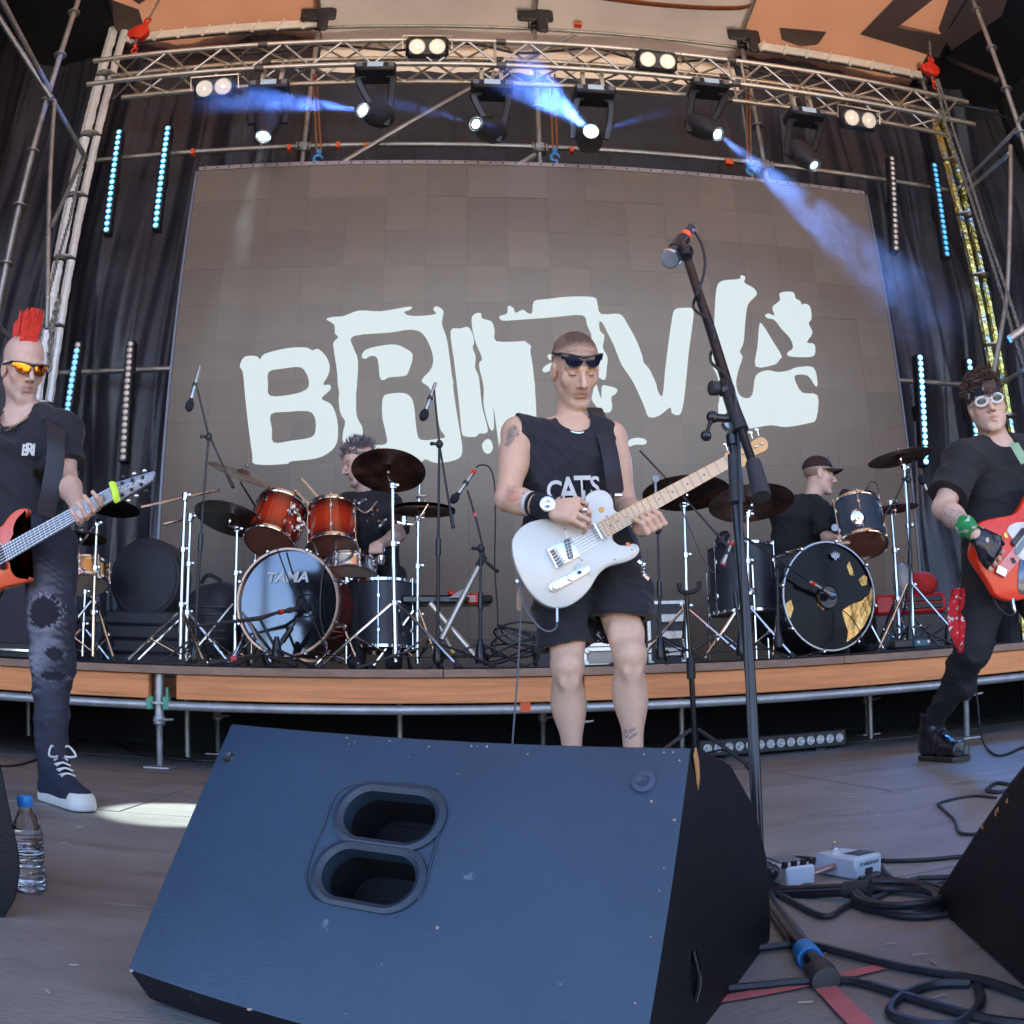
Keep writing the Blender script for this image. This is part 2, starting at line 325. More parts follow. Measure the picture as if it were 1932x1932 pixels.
for y in (YF, 5.9):
    for x in JX:
        jk = MB(); jk.cyl((x, y, .24), (x, y, .480), .0242, n=14).cyl((x, y, .375), (x, y, .39), .0275).lathe((x, y, .335), (0, 0, 1), [(-.006, .02), (-.006, .058), (.006, .058), (.006, .02)], 20)
        post = jk.build('standard_tube', galv_b, rt)
        w = MB()
        for s in (-1, 1):
            w.box((x + s * .045, y - .02, .335), (.04, .04, .07), bev=.006).box((x + s * .052, y - .025, .39), (.012, .02, .05))
        w.build('green_wedge', greenw, post)
        sc = MB().tube([(x, y, z) for z in np.linspace(.012, .27, 69)], [.0185 if k % 2 else .0150 for k in range(69)], 12).build('screw_jack', galv_b, rt)
        MB().lathe((x, y, .25), (0, 0, 1), [(-.03, .022), (-.02, .032), (.0, .034), (.02, .028), (.025, .02)], 14).tube([(x - .02, y - .02, .245), (x + .09, y - .05, .255)], [.01, .005], 8).build('jack_nut', galv_b, sc)
        MB().box((x, y, .006), (.14, .14, .01), bev=.002).build('base_plate', galv_b, sc)
for i in range(5): MB().cyl((-3.2 + i * 1.5 + (i % 2) * .2, 5.5, 0), (-3.2 + i * 1.5 + (i % 2) * .2, 5.5, .42), .02, n=10).build('prop_tube', galv, rt)
MB().box((1, 6.75, .26), (10.5, .02, .52)).build('riser_back_cloth', blackcloth, rt, smooth=False)
for x, lb in ((1.38, 0),): MB().box((at(990, 1339, YF)[0], YF - .015, .335), (.05, .052, .052)).build('orange_tape', orange, rt, smooth=False)
# ---------------------------------------------------------------- rear scaffold
sc = thing('rear_scaffold', (PX[2], 6.7, 0), 'grey tube scaffold with couplers standing behind the big screen', 'scaffold')
def standard(par, x, y, z0, z1, r=.0242, first=0.):
    m = MB().cyl((x, y, z0), (x, y, z1), r, n=12); z = z0 + first
    p = m.build('standard_tube', galv, par); w = None
    while z < z1:
        if w is None: w = MB().lathe((0, 0, 0), (0, 0, 1), [(-.005, .024), (-.005, .058), (.005, .058), (.005, .024)], 16).build('rosette', galv, p, local=True); c = w
        else: c = share(w, p, 'rosette')
        c.location = (V(x, y, z) - LOC[p]).tolist(); z += .5
    return p
def coupler(par, x, y, z, mat=None):
    MB().box((x, y - .02, z), (.09, .07, .075), bev=.012).cyl((x - .06, y - .05, z + .03), (x - .06, y - .05, z - .05), .008).cyl((x + .06, y - .05, z + .02), (x + .06, y - .05, z - .06), .008).build('coupler', mat or galv, par)
for x in PX: standard(sc, x, 6.7, .53 if -1.5 < x < 3.5 else 0, 6.62, first=.38)
for z in (2.90, 4.96):
    for i in range(4):
        MB().cyl((PX[i] + .03, 6.68, z), (PX[i + 1] - .03, 6.68, z), .0242, n=12).build('ledger_tube', galv, sc)
for x in PX:
    for z in (2.9, 4.96): coupler(sc, x, 6.7, z)
for x in PX: coupler(sc, x, 6.7, 6.42, blk)
for i in range(4): MB().cyl((PX[i] + .03, 6.73, 6.43), (PX[i + 1] - .03, 6.73, 6.43), .02, n=10).build('top_tube', galv, sc)
a, b = at(648, 306, 6.62), at(1085, 65, 6.75); MB().cyl(a, b, .024, n=12).build('diagonal_brace', galv, sc)
a, b = at(985, 303, 6.62), at(880, 380, 6.62); MB().cyl(at(1010, 292, 6.66), at(970, 316, 6.62), .024, n=12).build('diagonal_brace', galv, sc)
for (px, py) in ((364, 288), (546, 280), (638, 275), (690, 277), (1078, 284), (1375, 307), (1090, 46)):
    p = at(px, py, 6.655 if py > 100 else 6.7); MB().box(p, (.07 if px in (1375, 1090) else .03, .056, .056)).build('orange_tape', orange, sc, smooth=False)
for i in range(1, 4):  # rafters towards the audience
    MB().cyl((PX[i], 6.75, 6.56), (PX[i], -1.6, 7.36), .024, n=10).build('rafter_tube', galv, sc)
    MB().box((PX[i], 6.6, 6.5), (.34, .05, .17), bev=.02).box((PX[i] + .06, 6.55, 6.33), (.1, .05, .2), bev=.02).build('black_padding', blk, sc)
for x in (PX[0], PX[4]): MB().cyl((x, 6.75, 6.5), (x, -1.6, 7.3), .03, n=10).build('rafter_tube', blk, sc)
# side towers
def side_tower(xs, ys, sgn, label):
    t = thing('side_scaffold', (xs, ys, 0), label, 'scaffold')
    for y, r in ((ys, .026), (3.4, .026), (1.4, .026)): standard(t, xs, y, 0, 7.1, r, .38)
    for z in (.9, 2.95, 5.0):
        MB().cyl((xs, 1.4, z), (xs, ys, z), .024, n=10).build('ledger_tube', galv, t)
        MB().cyl((xs, ys, z - .05), (PX[0] if sgn < 0 else PX[4], 6.68, z - .05), .022, n=10).build('transom_tube', galv, t)
    return t
lt = side_tower(-3.18, 5.60, -1, 'leaning-looking scaffold posts with couplers at the left edge of the stage')
lt['label'] = 'scaffold tower of posts and diagonal tubes behind the red mohawk guitarist'
rt_ = side_tower(5.03, 5.42, 1, 'grey scaffold tower of posts and diagonal tubes behind the bandana guitarist')
def tubepx(par, a, b, r=.022, name='diagonal_tube', mat=None): MB().cyl(at(*a), at(*b), r, n=12).build(name, mat or galv, par)
tubepx(lt, (-10, 20, 5.2), (97, 185, 5.55), .024); tubepx(lt, (97, 185, 5.57), (160, 295, 6.45), .024)
tubepx(lt, (103, 190, 5.5), (90, 560, 5.3), .019); tubepx(lt, (90, 560, 5.3), (88, 620, 5.3), .019); tubepx(lt, (98, 425, 5.35), (156, 300, 6.5), .018)
tubepx(rt_, (1907, 275, 5.3), (1900, 560, 5.25), .02); tubepx(rt_, (1900, 560, 5.25), (1868, 740, 5.2), .02); tubepx(rt_, (1825, 360, 6.5), (1905, 290, 5.4), .022); tubepx(rt_, (1905, 640, 4.6), (1960, 600, 4.5), .03)
tubepx(rt_, (1880, 150, 5.45), (1770, 105, 6.6), .03, 'brace_tube', blk)
MB().box(at(1735, 66, 6.2), (.75, .12, .05), bev=.005).build('timber_block', M('weathered_board', (.3, .22, .14), .7, 0, .3, 8), rt_, smooth=False)
# foil wrapped corner posts
foil = M('silver_foil', (.93, .95, .96), .22, .1, .04, 7, .9, 22, coat=1.); foily = M('iridescent_foil', (.75, .68, .22), .25, 1., .5, 9, .9, 26, spots=((.55, .75, .9), 11, .52, .08))
for sx, x, fm, lb in ((-1, -3.16, foil, 'column of bright silver foil wrapped on the scaffold post beside the left light bars'), (1, 5.02, foily, 'column of yellow and silver foil wrapped on the right scaffold post')):
    t = thing('foil_column', (x, 6.5, 0), lb, 'foil column'); z = .6
    n = 0
    while z < (6.3 if sx < 0 else 5.6):
        h = .62 + .12 * RNG.random()
        for q in (-1, 1):
            P = np.zeros((9, 14, 3)); cx = x + q * .062 * (1 if sx < 0 else .9); zz = np.linspace(z + .01, z + h - .02, 14)
            for i in range(9):
                a = math.pi * 2 * i / 8; rr = (.050 if q < 0 else .038) * (1 + .22 * RNG.random(14)); P[i, :, 0] = cx + rr * math.cos(a); P[i, :, 1] = 6.6 + rr * math.sin(a) * .7; P[i, :, 2] = zz
            P[8] = P[0]; MB().grid(P[::-1]).build('foil_wrap', fm, t, ang=20)
        MB().lathe((x, 6.6, z), (0, 0, 1), [(-.008, .03), (-.008, .1), (.008, .1), (.008, .03)], 12).build('clamp_ring', galv, t)
        z += h; n += 1
# ---------------------------------------------------------------- LED wall
scr = thing('led_screen', (.9, 6.4, DECK), 'huge grey led wall of square modules showing torn white letters', 'screen')
XL, XR = at(375, 322, 6.4)[0], at(1630, 365, 6.4)[0]; ZT = at(966, 314, 6.4)[2]; NX, NY = 18, 13; pw = (XR - XL) / NX; ph = pw * .985; ZB = ZT - NY * ph
def led_face():
    m = bpy.data.materials.new('led_module'); m.use_nodes = True; nt = m.node_tree; N = nt.nodes; L = nt.links; b = N['Principled BSDF']
    oi = N.new('ShaderNodeObjectInfo'); tc = N.new('ShaderNodeTexCoord'); sep = N.new('ShaderNodeSeparateXYZ'); L.new(tc.outputs['Generated'], sep.inputs[0])
    hs = []
    for ax in (0, 2):
        mu = N.new('ShaderNodeMath'); mu.operation = 'MULTIPLY'; mu.inputs[1].default_value = 24; L.new(sep.outputs[ax], mu.inputs[0])
        fr = N.new('ShaderNodeMath'); fr.operation = 'PINGPONG'; fr.inputs[1].default_value = .5; L.new(mu.outputs[0], fr.inputs[0]); hs.append(fr)
    mn = N.new('ShaderNodeMath'); mn.operation = 'MINIMUM'; L.new(hs[0].outputs[0], mn.inputs[0]); L.new(hs[1].outputs[0], mn.inputs[1])
    gr = N.new('ShaderNodeMapRange'); gr.inputs[1].default_value = .05; gr.inputs[2].default_value = .2; gr.inputs[3].default_value = .72; gr.inputs[4].default_value = 1.06; L.new(mn.outputs[0], gr.inputs[0])
    ge = N.new('ShaderNodeNewGeometry'); dv = N.new('ShaderNodeVectorMath'); dv.operation = 'SUBTRACT'; cc_ = at(1000, 715, 6.4); dv.inputs[1].default_value = cc_.tolist(); L.new(ge.outputs['Position'], dv.inputs[0]); ds = N.new('ShaderNodeVectorMath'); ds.operation = 'MULTIPLY'; ds.inputs[1].default_value = (1 / 3.1, 0, 1 / 1.35); L.new(dv.outputs[0], ds.inputs[0]); ln = N.new('ShaderNodeVectorMath'); ln.operation = 'LENGTH'; L.new(ds.outputs[0], ln.inputs[0]); gl = N.new('ShaderNodeMapRange'); gl.interpolation_type = 'SMOOTHSTEP'; gl.inputs[1].default_value = .35; gl.inputs[2].default_value = 1.15; gl.inputs[3].default_value = .017; gl.inputs[4].default_value = .0015; L.new(ln.outputs['Value'], gl.inputs[0]); b.inputs['Emission Color'].default_value = (.80, .93, 1, 1); L.new(gl.outputs[0], b.inputs['Emission Strength'])  # emission halo paints the letters' bloom and haze onto the modules
    rnd = N.new('ShaderNodeMapRange'); rnd.inputs[3].default_value = .88; rnd.inputs[4].default_value = 1.08; L.new(oi.outputs['Random'], rnd.inputs[0])
    p = N.new('ShaderNodeMath'); p.operation = 'MULTIPLY'; L.new(gr.outputs[0], p.inputs[0]); L.new(rnd.outputs[0], p.inputs[1])
    nz = N.new('ShaderNodeTexNoise'); nz.inputs['Scale'].default_value = 3; L.new(tc.outputs['Object'], nz.inputs[0]); nr = N.new('ShaderNodeMapRange'); nr.inputs[3].default_value = .85; nr.inputs[4].default_value = 1.15; L.new(nz.outputs[0], nr.inputs[0])
    p2 = N.new('ShaderNodeMath'); p2.operation = 'MULTIPLY'; L.new(p.outputs[0], p2.inputs[0]); L.new(nr.outputs[0], p2.inputs[1])
    v = N.new('ShaderNodeVectorMath'); v.operation = 'SCALE'; v.inputs[0].default_value = (.165, .118, .086); L.new(p2.outputs[0], v.inputs['Scale']); L.new(v.outputs[0], b.inputs['Base Color'])
    b.inputs['Roughness'].default_value = .55; 
    return m
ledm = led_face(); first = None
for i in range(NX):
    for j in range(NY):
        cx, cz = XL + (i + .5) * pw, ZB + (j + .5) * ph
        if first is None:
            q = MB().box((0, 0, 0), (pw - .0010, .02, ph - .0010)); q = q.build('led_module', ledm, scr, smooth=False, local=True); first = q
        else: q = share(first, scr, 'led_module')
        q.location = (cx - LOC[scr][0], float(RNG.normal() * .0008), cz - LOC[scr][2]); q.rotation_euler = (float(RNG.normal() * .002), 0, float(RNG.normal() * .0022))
MB().box(((XL + XR) / 2, 6.46, (ZT + ZB) / 2), (XR - XL - .01, .06, ZT - ZB - .01)).build('screen_frame', blk, scr, smooth=False)
MB().box(((XL + XR) / 2, 6.41, ZT + .022), (XR - XL, .05, .04), bev=.003).build('top_rail', M('screen_top_rail', (.33, .27, .26), .45, .4), scr, smooth=False)
hm = MB().cyl((0, -.002, 0), (0, .003, 0), .0085, n=8).build('rail_hole', blk, scr, local=True)
for k in range(56): q = hm if k == 0 else share(hm, scr, 'rail_hole'); q.location = (V(XL + .06 + k * (XR - XL - .1) / 55, 6.384, ZT + .022) - LOC[scr]).tolist()
for x in (XL - .012, XR + .012): MB().box((x, 6.41, (ZT + ZB) / 2), (.02, .05, ZT - ZB)).build('side_rail', M('screen_side_rail', (.2, .2, .24), .4, .5), scr, smooth=False)
# lit picture on the wall: torn letters traced as outlines
lit = M('lit_letters', (.10, .10, .10), .6, emit=(.80, .93, .94), estr=.122, var=.03, rvar=0)
def A1(L_): return [((x / 2.542 + 560) / 1.3251, (y / 2.542 + 660) / 1.3251) for x, y in L_]
def A2(L_): return [((x / 2.1467 + 1200) / 1.3251, (y / 2.1467 + 660) / 1.3251) for x, y in L_]
def rag(P, amp=.006, n=5):
    P = np.array(P); out = []; k = len(P)
    for i in range(k):
        a, b = P[i], P[(i + 1) % k]; m_ = max(1, int(np.linalg.norm(b - a) / .045)); t = nrm(b - a); nn = V(-t[1], t[0])
        for j in range(m_): out.append(a + (b - a) * j / m_ + (nn * RNG.normal() * amp if j else 0))
    return np.array(out)
def letter(outer, holes=()):
    import bmesh
    cu = bpy.data.curves.new('l', 'CURVE'); cu.dimensions = '2D'; cu.fill_mode = 'BOTH'
    for k_, ring in enumerate([outer] + list(holes)):
        Q = rag(spline([at(x, y, 6.385)[[0, 2]] for x, y in ring], 3, True), .0035); sp = cu.splines.new('POLY'); sp.points.add(len(Q) - 1)
        for i_, q in enumerate(Q): sp.points[i_].co = (q[0], q[1], 0, 1)
        sp.use_cyclic_u = True
    o = bpy.data.objects.new('l', cu); C.objects.link(o); me = bpy.data.meshes.new_from_object(o); bpy.data.objects.remove(o); bpy.data.curves.remove(cu)
    co = np.empty(len(me.vertices) * 3); me.vertices.foreach_get('co', co); co = co.reshape(-1, 3)
    P = np.stack([co[:, 0], np.full(len(co), 6.386), co[:, 1]], 1) - LOC[scr]; me.vertices.foreach_set('co', P.ravel()); me.materials.clear(); me.materials.append(lit); me.update(); me.name = 'lit_letter'
    return link('lit_letter', me, scr)
letter(A1([(100, 650), (130, 590), (205, 585), (230, 605), (260, 570), (400, 535), (520, 530), (560, 548), (600, 540), (650, 590), (672, 650), (660, 710), (630, 765), (672, 768), (675, 800), (620, 855), (680, 890), (715, 970), (725, 1080), (705, 1160), (640, 1215), (560, 1240), (420, 1255), (400, 1270), (200, 1273), (180, 1210), (155, 1030), (135, 850), (120, 690)]),
       [A1([(285, 685), (370, 665), (480, 655), (520, 690), (538, 740), (530, 790), (450, 825), (295, 838), (280, 760)]), A1([(298, 955), (400, 940), (530, 935), (575, 970), (582, 1050), (555, 1100), (430, 1122), (315, 1134), (305, 1050)])])
letter(A1([(650, 350), (700, 335), (760, 330), (860, 295), (1000, 300), (1180, 270), (1185, 290), (1145, 305), (1170, 325), (1230, 330), (1345, 318), (1330, 290), (1350, 268), (1395, 300), (1385, 380), (1415, 470), (1440, 640), (1465, 850), (1490, 1010), (1515, 1190), (1470, 1245), (1350, 1265), (1280, 1240), (1250, 1258), (1180, 1215), (1000, 1190), (780, 1165), (755, 1080), (770, 1000), (735, 930), (720, 700), (700, 560), (695, 500), (725, 465), (705, 440), (700, 385)]),
       [A1([(822, 458), (1060, 435), (1190, 417), (1270, 450), (1325, 570), (1320, 660), (1255, 740), (1300, 780), (1330, 850), (1355, 960), (1375, 1050), (1405, 1095), (1380, 1108), (1255, 1118), (1225, 1060), (1210, 920), (1190, 850), (1140, 820), (1050, 825), (1010, 850), (1005, 960), (1025, 1060), (1035, 1135), (980, 1150), (890, 1130), (880, 1040), (845, 970), (840, 860), (852, 620), (822, 530)])])
letter(A1([(875, 590), (900, 545), (1000, 518), (1090, 512), (1150, 535), (1200, 580), (1170, 690), (1140, 712), (1050, 720), (1015, 738), (990, 720), (975, 600), (930, 585), (900, 602)]))
letter(A1([(1440, 425), (1500, 410), (1550, 400), (1578, 440), (1590, 500), (1580, 530), (1600, 590), (1595, 660), (1620, 720), (1640, 900), (1675, 1040), (1665, 1075), (1620, 1078), (1600, 1098), (1530, 1095), (1510, 1060), (1495, 900), (1475, 720), (1460, 600)]))
letter(A1([(1575, 340), (1605, 312), (1635, 315), (1640, 345), (1700, 365), (1720, 420), (1732, 490), (1900, 490)]) + A2([(235, 412), (275, 440), (270, 465), (285, 560), (300, 740), (305, 850), (330, 1100), (130, 1100), (100, 960), (78, 800), (72, 780), (75, 880), (52, 882), (20, 760)]) + A1([(1650, 780), (1620, 640), (1640, 600), (1600, 500), (1580, 420)]))
letter(A1([(1640, 1150), (1665, 1115), (1695, 1120), (1710, 1170), (1685, 1205), (1655, 1195)]))
letter(A2([(105, 280), (145, 265), (150, 225), (180, 235), (190, 262), (230, 245), (255, 262), (280, 262), (290, 200), (360, 188), (480, 175), (610, 178), (630, 210), (650, 268), (750, 268), (790, 320), (840, 410), (870, 490), (880, 530), (910, 565), (945, 640), (955, 680), (980, 705), (995, 560), (1015, 400), (1030, 300), (1045, 245), (1100, 235), (1145, 245), (1140, 330), (1120, 480), (1105, 640), (1090, 760), (1070, 810), (1030, 800), (1020, 770), (960, 815), (905, 820), (880, 760), (820, 630), (760, 540), (720, 440), (690, 380), (660, 320), (640, 310), (645, 360), (668, 385), (660, 450), (685, 500), (680, 560), (672, 620), (640, 610), (625, 600), (625, 640), (650, 720), (655, 655), (690, 655), (735, 670), (730, 695), (705, 715), (710, 770), (690, 798), (640, 780), (590, 700), (560, 500), (600, 400), (575, 330), (550, 275), (400, 285), (340, 290), (200, 300), (120, 303)]))
letter(A2([(362, 490), (385, 485), (392, 505), (375, 515)])); letter(A2([(335, 565), (360, 540), (395, 530), (395, 560), (350, 582)]))
letter(A2([(800, 945), (850, 932), (892, 945), (885, 968), (830, 970), (800, 980)]))
letter(A2([(1270, 130), (1300, 90), (1390, 80), (1400, 60), (1425, 70), (1420, 100), (1470, 130), (1485, 165), (1440, 215), (1425, 300), (1415, 420), (1395, 470), (1410, 500), (1390, 560), (1375, 640), (1395, 705), (1440, 720), (1465, 690), (1480, 600), (1540, 570), (1600, 580), (1660, 570), (1700, 555), (1790, 555), (1812, 640), (1800, 655), (1760, 600), (1700, 595), (1690, 620), (1730, 690), (1812, 705), (1805, 830), (1760, 855), (1640, 875), (1560, 865), (1430, 885), (1350, 870), (1280, 810), (1285, 640), (1240, 520), (1255, 400), (1260, 250)]))
letter(A2([(1500, 325), (1520, 330), (1570, 410), (1618, 490), (1610, 510), (1580, 540), (1480, 550), (1490, 440)]))
letter(A2([(1530, 275), (1550, 265), (1580, 275), (1570, 230), (1610, 195), (1610, 155), (1680, 150), (1695, 185), (1720, 200), (1735, 250), (1730, 215), (1770, 225), (1780, 290), (1765, 320), (1785, 370), (1755, 420), (1795, 430), (1795, 490), (1740, 500), (1660, 495), (1650, 475), (1680, 450), (1665, 400), (1620, 350), (1580, 300), (1545, 292)]))
# ================================================================ RIGGING
# box truss hung across the stage
tr = thing('lighting_truss', (0, 6.0, 5.34), 'long aluminium box truss hung across the top of the stage carrying lamps', 'truss')
TX0, TX1 = at(165, 157, 6.0)[0], at(1838, 232, 6.0)[0]; TZ0 = 5.335; TZ1 = TZ0 + .27; TY0, TY1 = 6.0, 6.25
for (y, z, a, b) in ((TY0, TZ1, .0, .0), (TY0, TZ0, .0, .0), (TY1, TZ1, .1, .15), (TY1, TZ0, .26, .18)):
    MB().cyl((TX0 + a, y, z), (TX1 - b, y, z), .024, n=14).build('truss_chord', alu, tr)
    for x in (TX0 + 1.55, TX0 + 3.55, TX0 + 5.55): MB().cyl((x - .04, y, z), (x + .04, y, z), .03, n=12).build('joint_sleeve', M('dark_joint', (.12, .11, .1), .5, .5), tr)
nb = 30; dx = (TX1 - TX0 - .3) / nb
for (ya, za, yb, zb) in ((TY0, TZ0, TY0, TZ1), (TY1, TZ0, TY1, TZ1), (TY0, TZ0, TY1, TZ0), (TY0, TZ1, TY1, TZ1)):
    for i in range(nb):
        x = TX0 + .18 + i * dx; a, b = ((ya, za), (yb, zb)) if i % 2 else ((yb, zb), (ya, za))
        MB().cyl((x, *a), (x + dx, *b), .0105, n=8).build('truss_brace', alu, tr)
for x in (TX0 + 3.5, TX0 + 5.52, TX0 + 5.64): 
    for y in (TY0, TY1): MB().cyl((x, y, TZ0), (x, y, TZ1), .012, n=8).build('truss_upright', alu, tr)
tag(MB().tube(spline([(TX0 + .4 + i * .33, 6.12 + .03 * math.sin(i * 2), TZ1 + .03 + .03 * math.sin(i * 1.7)) for i in range(26)], 5), .012, 6).build('power_cable', cab), 'thick black cable lying along the top of the lighting truss', 'cable')
# moving heads
lensm = M('spot_lens', (.8, .9, 1), .1, emit=(.72, .95, 1.), estr=3, var=0, rvar=0); lensdim = M('spot_lens_dim', (.6, .75, .9), .1, emit=(.5, .75, 1.), estr=.35, var=0, rvar=0); lcdm = M('lcd_window', (.3, .36, .42), .2, emit=(.5, .6, .7), estr=.06)
hbody = M('fixture_black', (.02, .02, .024), .38, 0, .15, 20)
HEADS = []
def head(px, py, top, rx, label, lens=lensm, aim=None, rl=.052, y=6.06):
    """a moving-head fixture clamped under the truss; (px, py) its lens, top its base"""
    base = at(top[0], top[1], y); L_ = at(px, py, y - .12)
    t = thing('moving_head', (base[0], y, TZ0), label, 'moving head lamp', 'moving head lamps under the truss')
    b = base
    MB().box((b[0], y, b[2]), (.34, .24, .085), bev=.02).build('base_box', hbody, t)
    MB().box((b[0], y - .122, b[2] + .003), (.13, .006, .05), bev=.004).build('display', lcdm, t)
    for s in (-1, 1): MB().box((b[0] + s * .13, y - .121, b[2] + .003), (.05, .006, .045), bev=.003).build('side_grip', M('grip_grey', (.16, .16, .18), .5), t)
    for q in (-.08, .08): MB().box((b[0] + q, y, (b[2] + TZ0) / 2 + .03), (.03, .05, max(TZ0 - b[2], .05))).build('hook_clamp', alu, t)
    d = nrm(aim); L_ = at(px, py, y - .10); c = L_ - d * .20
    side = nrm(np.cross(d, (0, 1, 0.01))) if abs(d[1]) < .9 else V(1, 0, 0)
    side = nrm(side - d * (side @ d)); 
    for s in (-1, 1):
        P = spline([b + V(s * .09, 0, -.03), b + V(s * .14, 0, -.06), (b + V(s * .16, 0, -.06)) * .45 + (c + side * s * .14) * .55, c + side * s * .135], 6)
        MB().tube(P, .030, 8, flat=(.6, 1)).build('yoke_arm', hbody, t)
    h = MB().lathe(L_ - d * .34, d, [(0, .03), (.02, .085), (.09, .112), (.2, .108), (.29, .075), (.335, .066), (.34, .06)], 24).build('lamp_head', hbody, t)
    MB().lathe(L_, d, [(-.012, .055), (.006, .067), (.01, .06), (.0, .052)], 24).build('lens_ring', M('lens_ring', (.25, .27, .3), .3, .7), h)
    MB().lathe(L_ - d * .006, d, [(0, rl), (.007, rl * .8), (.012, rl * .3), (.013, .001)], 20).build('lens', lens, h)
    HEADS.append((L_, d)); return t
head(497, 257, (510, 171), 0, 'moving head lamp nearest the left blinder shining straight down on the stage', aim=(-.02, -.45, -1))
head(685, 208, (709, 138), 0, 'moving head lamp turned left with its beam grazing the truss', aim=(-.55, -.75, -.32))
head(898, 234, (927, 171), 0, 'moving head lamp turned left between the diagonal brace and the middle post', aim=(-.6, -.7, -.25), rl=.045)
head(1115, 248, (1120, 181), 0, 'brightest moving head lamp right of the middle post with a wide blue beam', aim=(-.12, -1, -.3), rl=.062)
head(1354, 253, (1336, 168), 0, 'moving head lamp pointing down right with a long smoky beam over the screen corner', aim=(.5, -.55, -.75), rl=.05)
head(1536, 312, (1518, 222), 0, 'rightmost moving head lamp pointing down with a dim lens', lens=lensdim, aim=(.35, -.5, -1.), rl=.05)
for t in [o for o in C.objects if o.name.startswith('moving_head')]:
    pass
# two-eye blinders
silver = M('blinder_reflector', (.7, .66, .58), .3, .4, .1, 30, emit=(.9, .82, .66), estr=.02)
def blinder(px1, px2, py, y, label, r=.074, dy=0):
    a, b = at(px1, py, y), at(px2, py + dy, y); c = (a + b) / 2; dx_ = b[0] - a[0]
    t = thing('blinder_lamp', (c[0], y, c[2]), label, 'blinder lamp', 'two-eye blinder lamps on the truss')
    tilt = V(0, -math.cos(.5), -math.sin(.5)); up = V(0, -math.sin(.5), math.cos(.5)); xa = nrm(b - a); up = nrm(up - xa * (up @ xa)); tilt = -np.cross(up, xa); tilt = tilt if tilt[1] < 0 else -tilt; rot = np.stack([xa, -tilt, up], 1)
    MB().box(c - tilt * .05, (dx_ + 2 * r + .05, .1, 2 * r + .05), rot, bev=.03).build('housing', hbody, t)
    MB().tube([c + V(-dx_ / 2 - r - .05, .03, 0), c + V(-dx_ / 2 - r - .05, .03, 0) + up * .12, c + V(dx_ / 2 + r + .05, .03, 0) + up * .12, c + V(dx_ / 2 + r + .05, .03, 0)], .008, 5).build('bracket', alu, t)
    for k, q in enumerate((a, b)):
        q = q + V(0, 0, 0); e = MB().lathe(q - tilt * .0, tilt, [(.004, r), (.012, r * .97), (.002, r * .86), (-.03, r * .55), (-.045, r * .2), (-.046, .001)], 24).build('reflector', silver, t)
        MB().sph(q - tilt * .012, .02, 10).build('bulb', M('bulb_lit', (1, .9, .6), .3, emit=(1, .74, .4), estr=1.6, var=0, rvar=0), e)
blinder(386, 421, 167, 5.95, 'double round blinder lamp under the left part of the truss beside the blue beam', dy=-4)
blinder(787, 825, 88, 5.93, 'double round blinder lamp in front of the cream canopy left of the middle post', .07)
blinder(1222, 1259, 112, 5.93, 'double round blinder lamp standing up on the truss right of the middle post', .07, dy=4)
blinder(1607, 1639, 222, 5.95, 'double round blinder lamp under the right end of the truss', dy=5)
# LED battens
ledc = {'cyan': M('led_cyan', (.3, .8, .95), .2, emit=(.01, .32, .75), estr=.34, var=0, rvar=0), 'white': M('led_white_blue', (.6, .9, 1), .2, emit=(.06, .45, 1.), estr=.55, var=0, rvar=0), 'blue': M('led_blue_dim', (.12, .42, .75), .25, emit=(.01, .22, .65), estr=.22, var=0, rvar=0), 'pale': M('led_pale_blue', (.35, .65, .85), .25, emit=(.05, .35, .75), estr=.20, var=0, rvar=0), 'off': M('led_off', (.62, .56, .50), .25, .3, .1, 30)}
ledk = {'cyan': M('led_cyan_core', (.5, .9, 1), .2, emit=(.45, .9, 1.), estr=.30, var=0, rvar=0), 'white': M('led_white_core', (.8, .95, 1), .2, emit=(.6, .95, 1.), estr=.6, var=0, rvar=0), 'blue': M('led_blue_core', (.2, .6, .9), .2, emit=(.1, .5, 1.), estr=.15, var=0, rvar=0), 'pale': M('led_pale_core', (.5, .8, .95), .2, emit=(.3, .7, 1.), estr=.12, var=0, rvar=0), 'off': M('led_off_core', (.75, .70, .64), .3, .2, .1, 30)}
def batten(a, b, y, n, kind, label, glow=None, r=.0235, top_off=0):
    A, B = at(*a, y), at(*b, y); B = V(B[0], B[1], B[2]); d = nrm(B - A); L_ = np.linalg.norm(B - A)
    t = thing('led_batten', (A + B) / 2, label, 'led light bar', 'led light bars hung beside the screen'); c = (A + B) / 2; s = V(d[2], 0, -d[0]); f = V(0, -1, 0); rot = np.stack([s, V(0, 1, 0), d], 1)
    MB().box(c + V(0, .055, 0), (.072, .09, L_ + .07), rot, bev=.008).build('housing', hbody, t)
    MB().box(c + V(0, .13, 0), (.03, .1, .12)).build('bracket', hbody, t)
    first = None; off = None
    for k in range(n):
        p = A + (B - A) * k / (n - 1)
        mm = ledc['off'] if k < top_off else ledc[kind]
        eb = MB().lathe(p + V(0, .012, 0), f, [(0, r), (.008, r), (.012, r * .72), (.0121, .001)], 12); eb.cur = 1; eb.lathe(p + V(0, .012, 0), f, [(.0122, r * .66), (.015, r * .45), (.016, .001)], 12); e = eb.build('lens', [mm, ledk.get('off' if k < top_off else kind)], t)
    if glow:
        la = bpy.data.lights.new('batten_glow', 'AREA'); la.shape = 'RECTANGLE'; la.size = .05; la.size_y = L_; la.energy = glow[0]; la.color = glow[1]
        lo = bpy.data.objects.new('batten_light', la); C.objects.link(lo); lo.matrix_world = Matrix([[s[0], d[0], 0, c[0]], [s[1], d[1], 1, c[1] - .02], [s[2], d[2], 0, c[2]], [0, 0, 0, 1]])
    return t
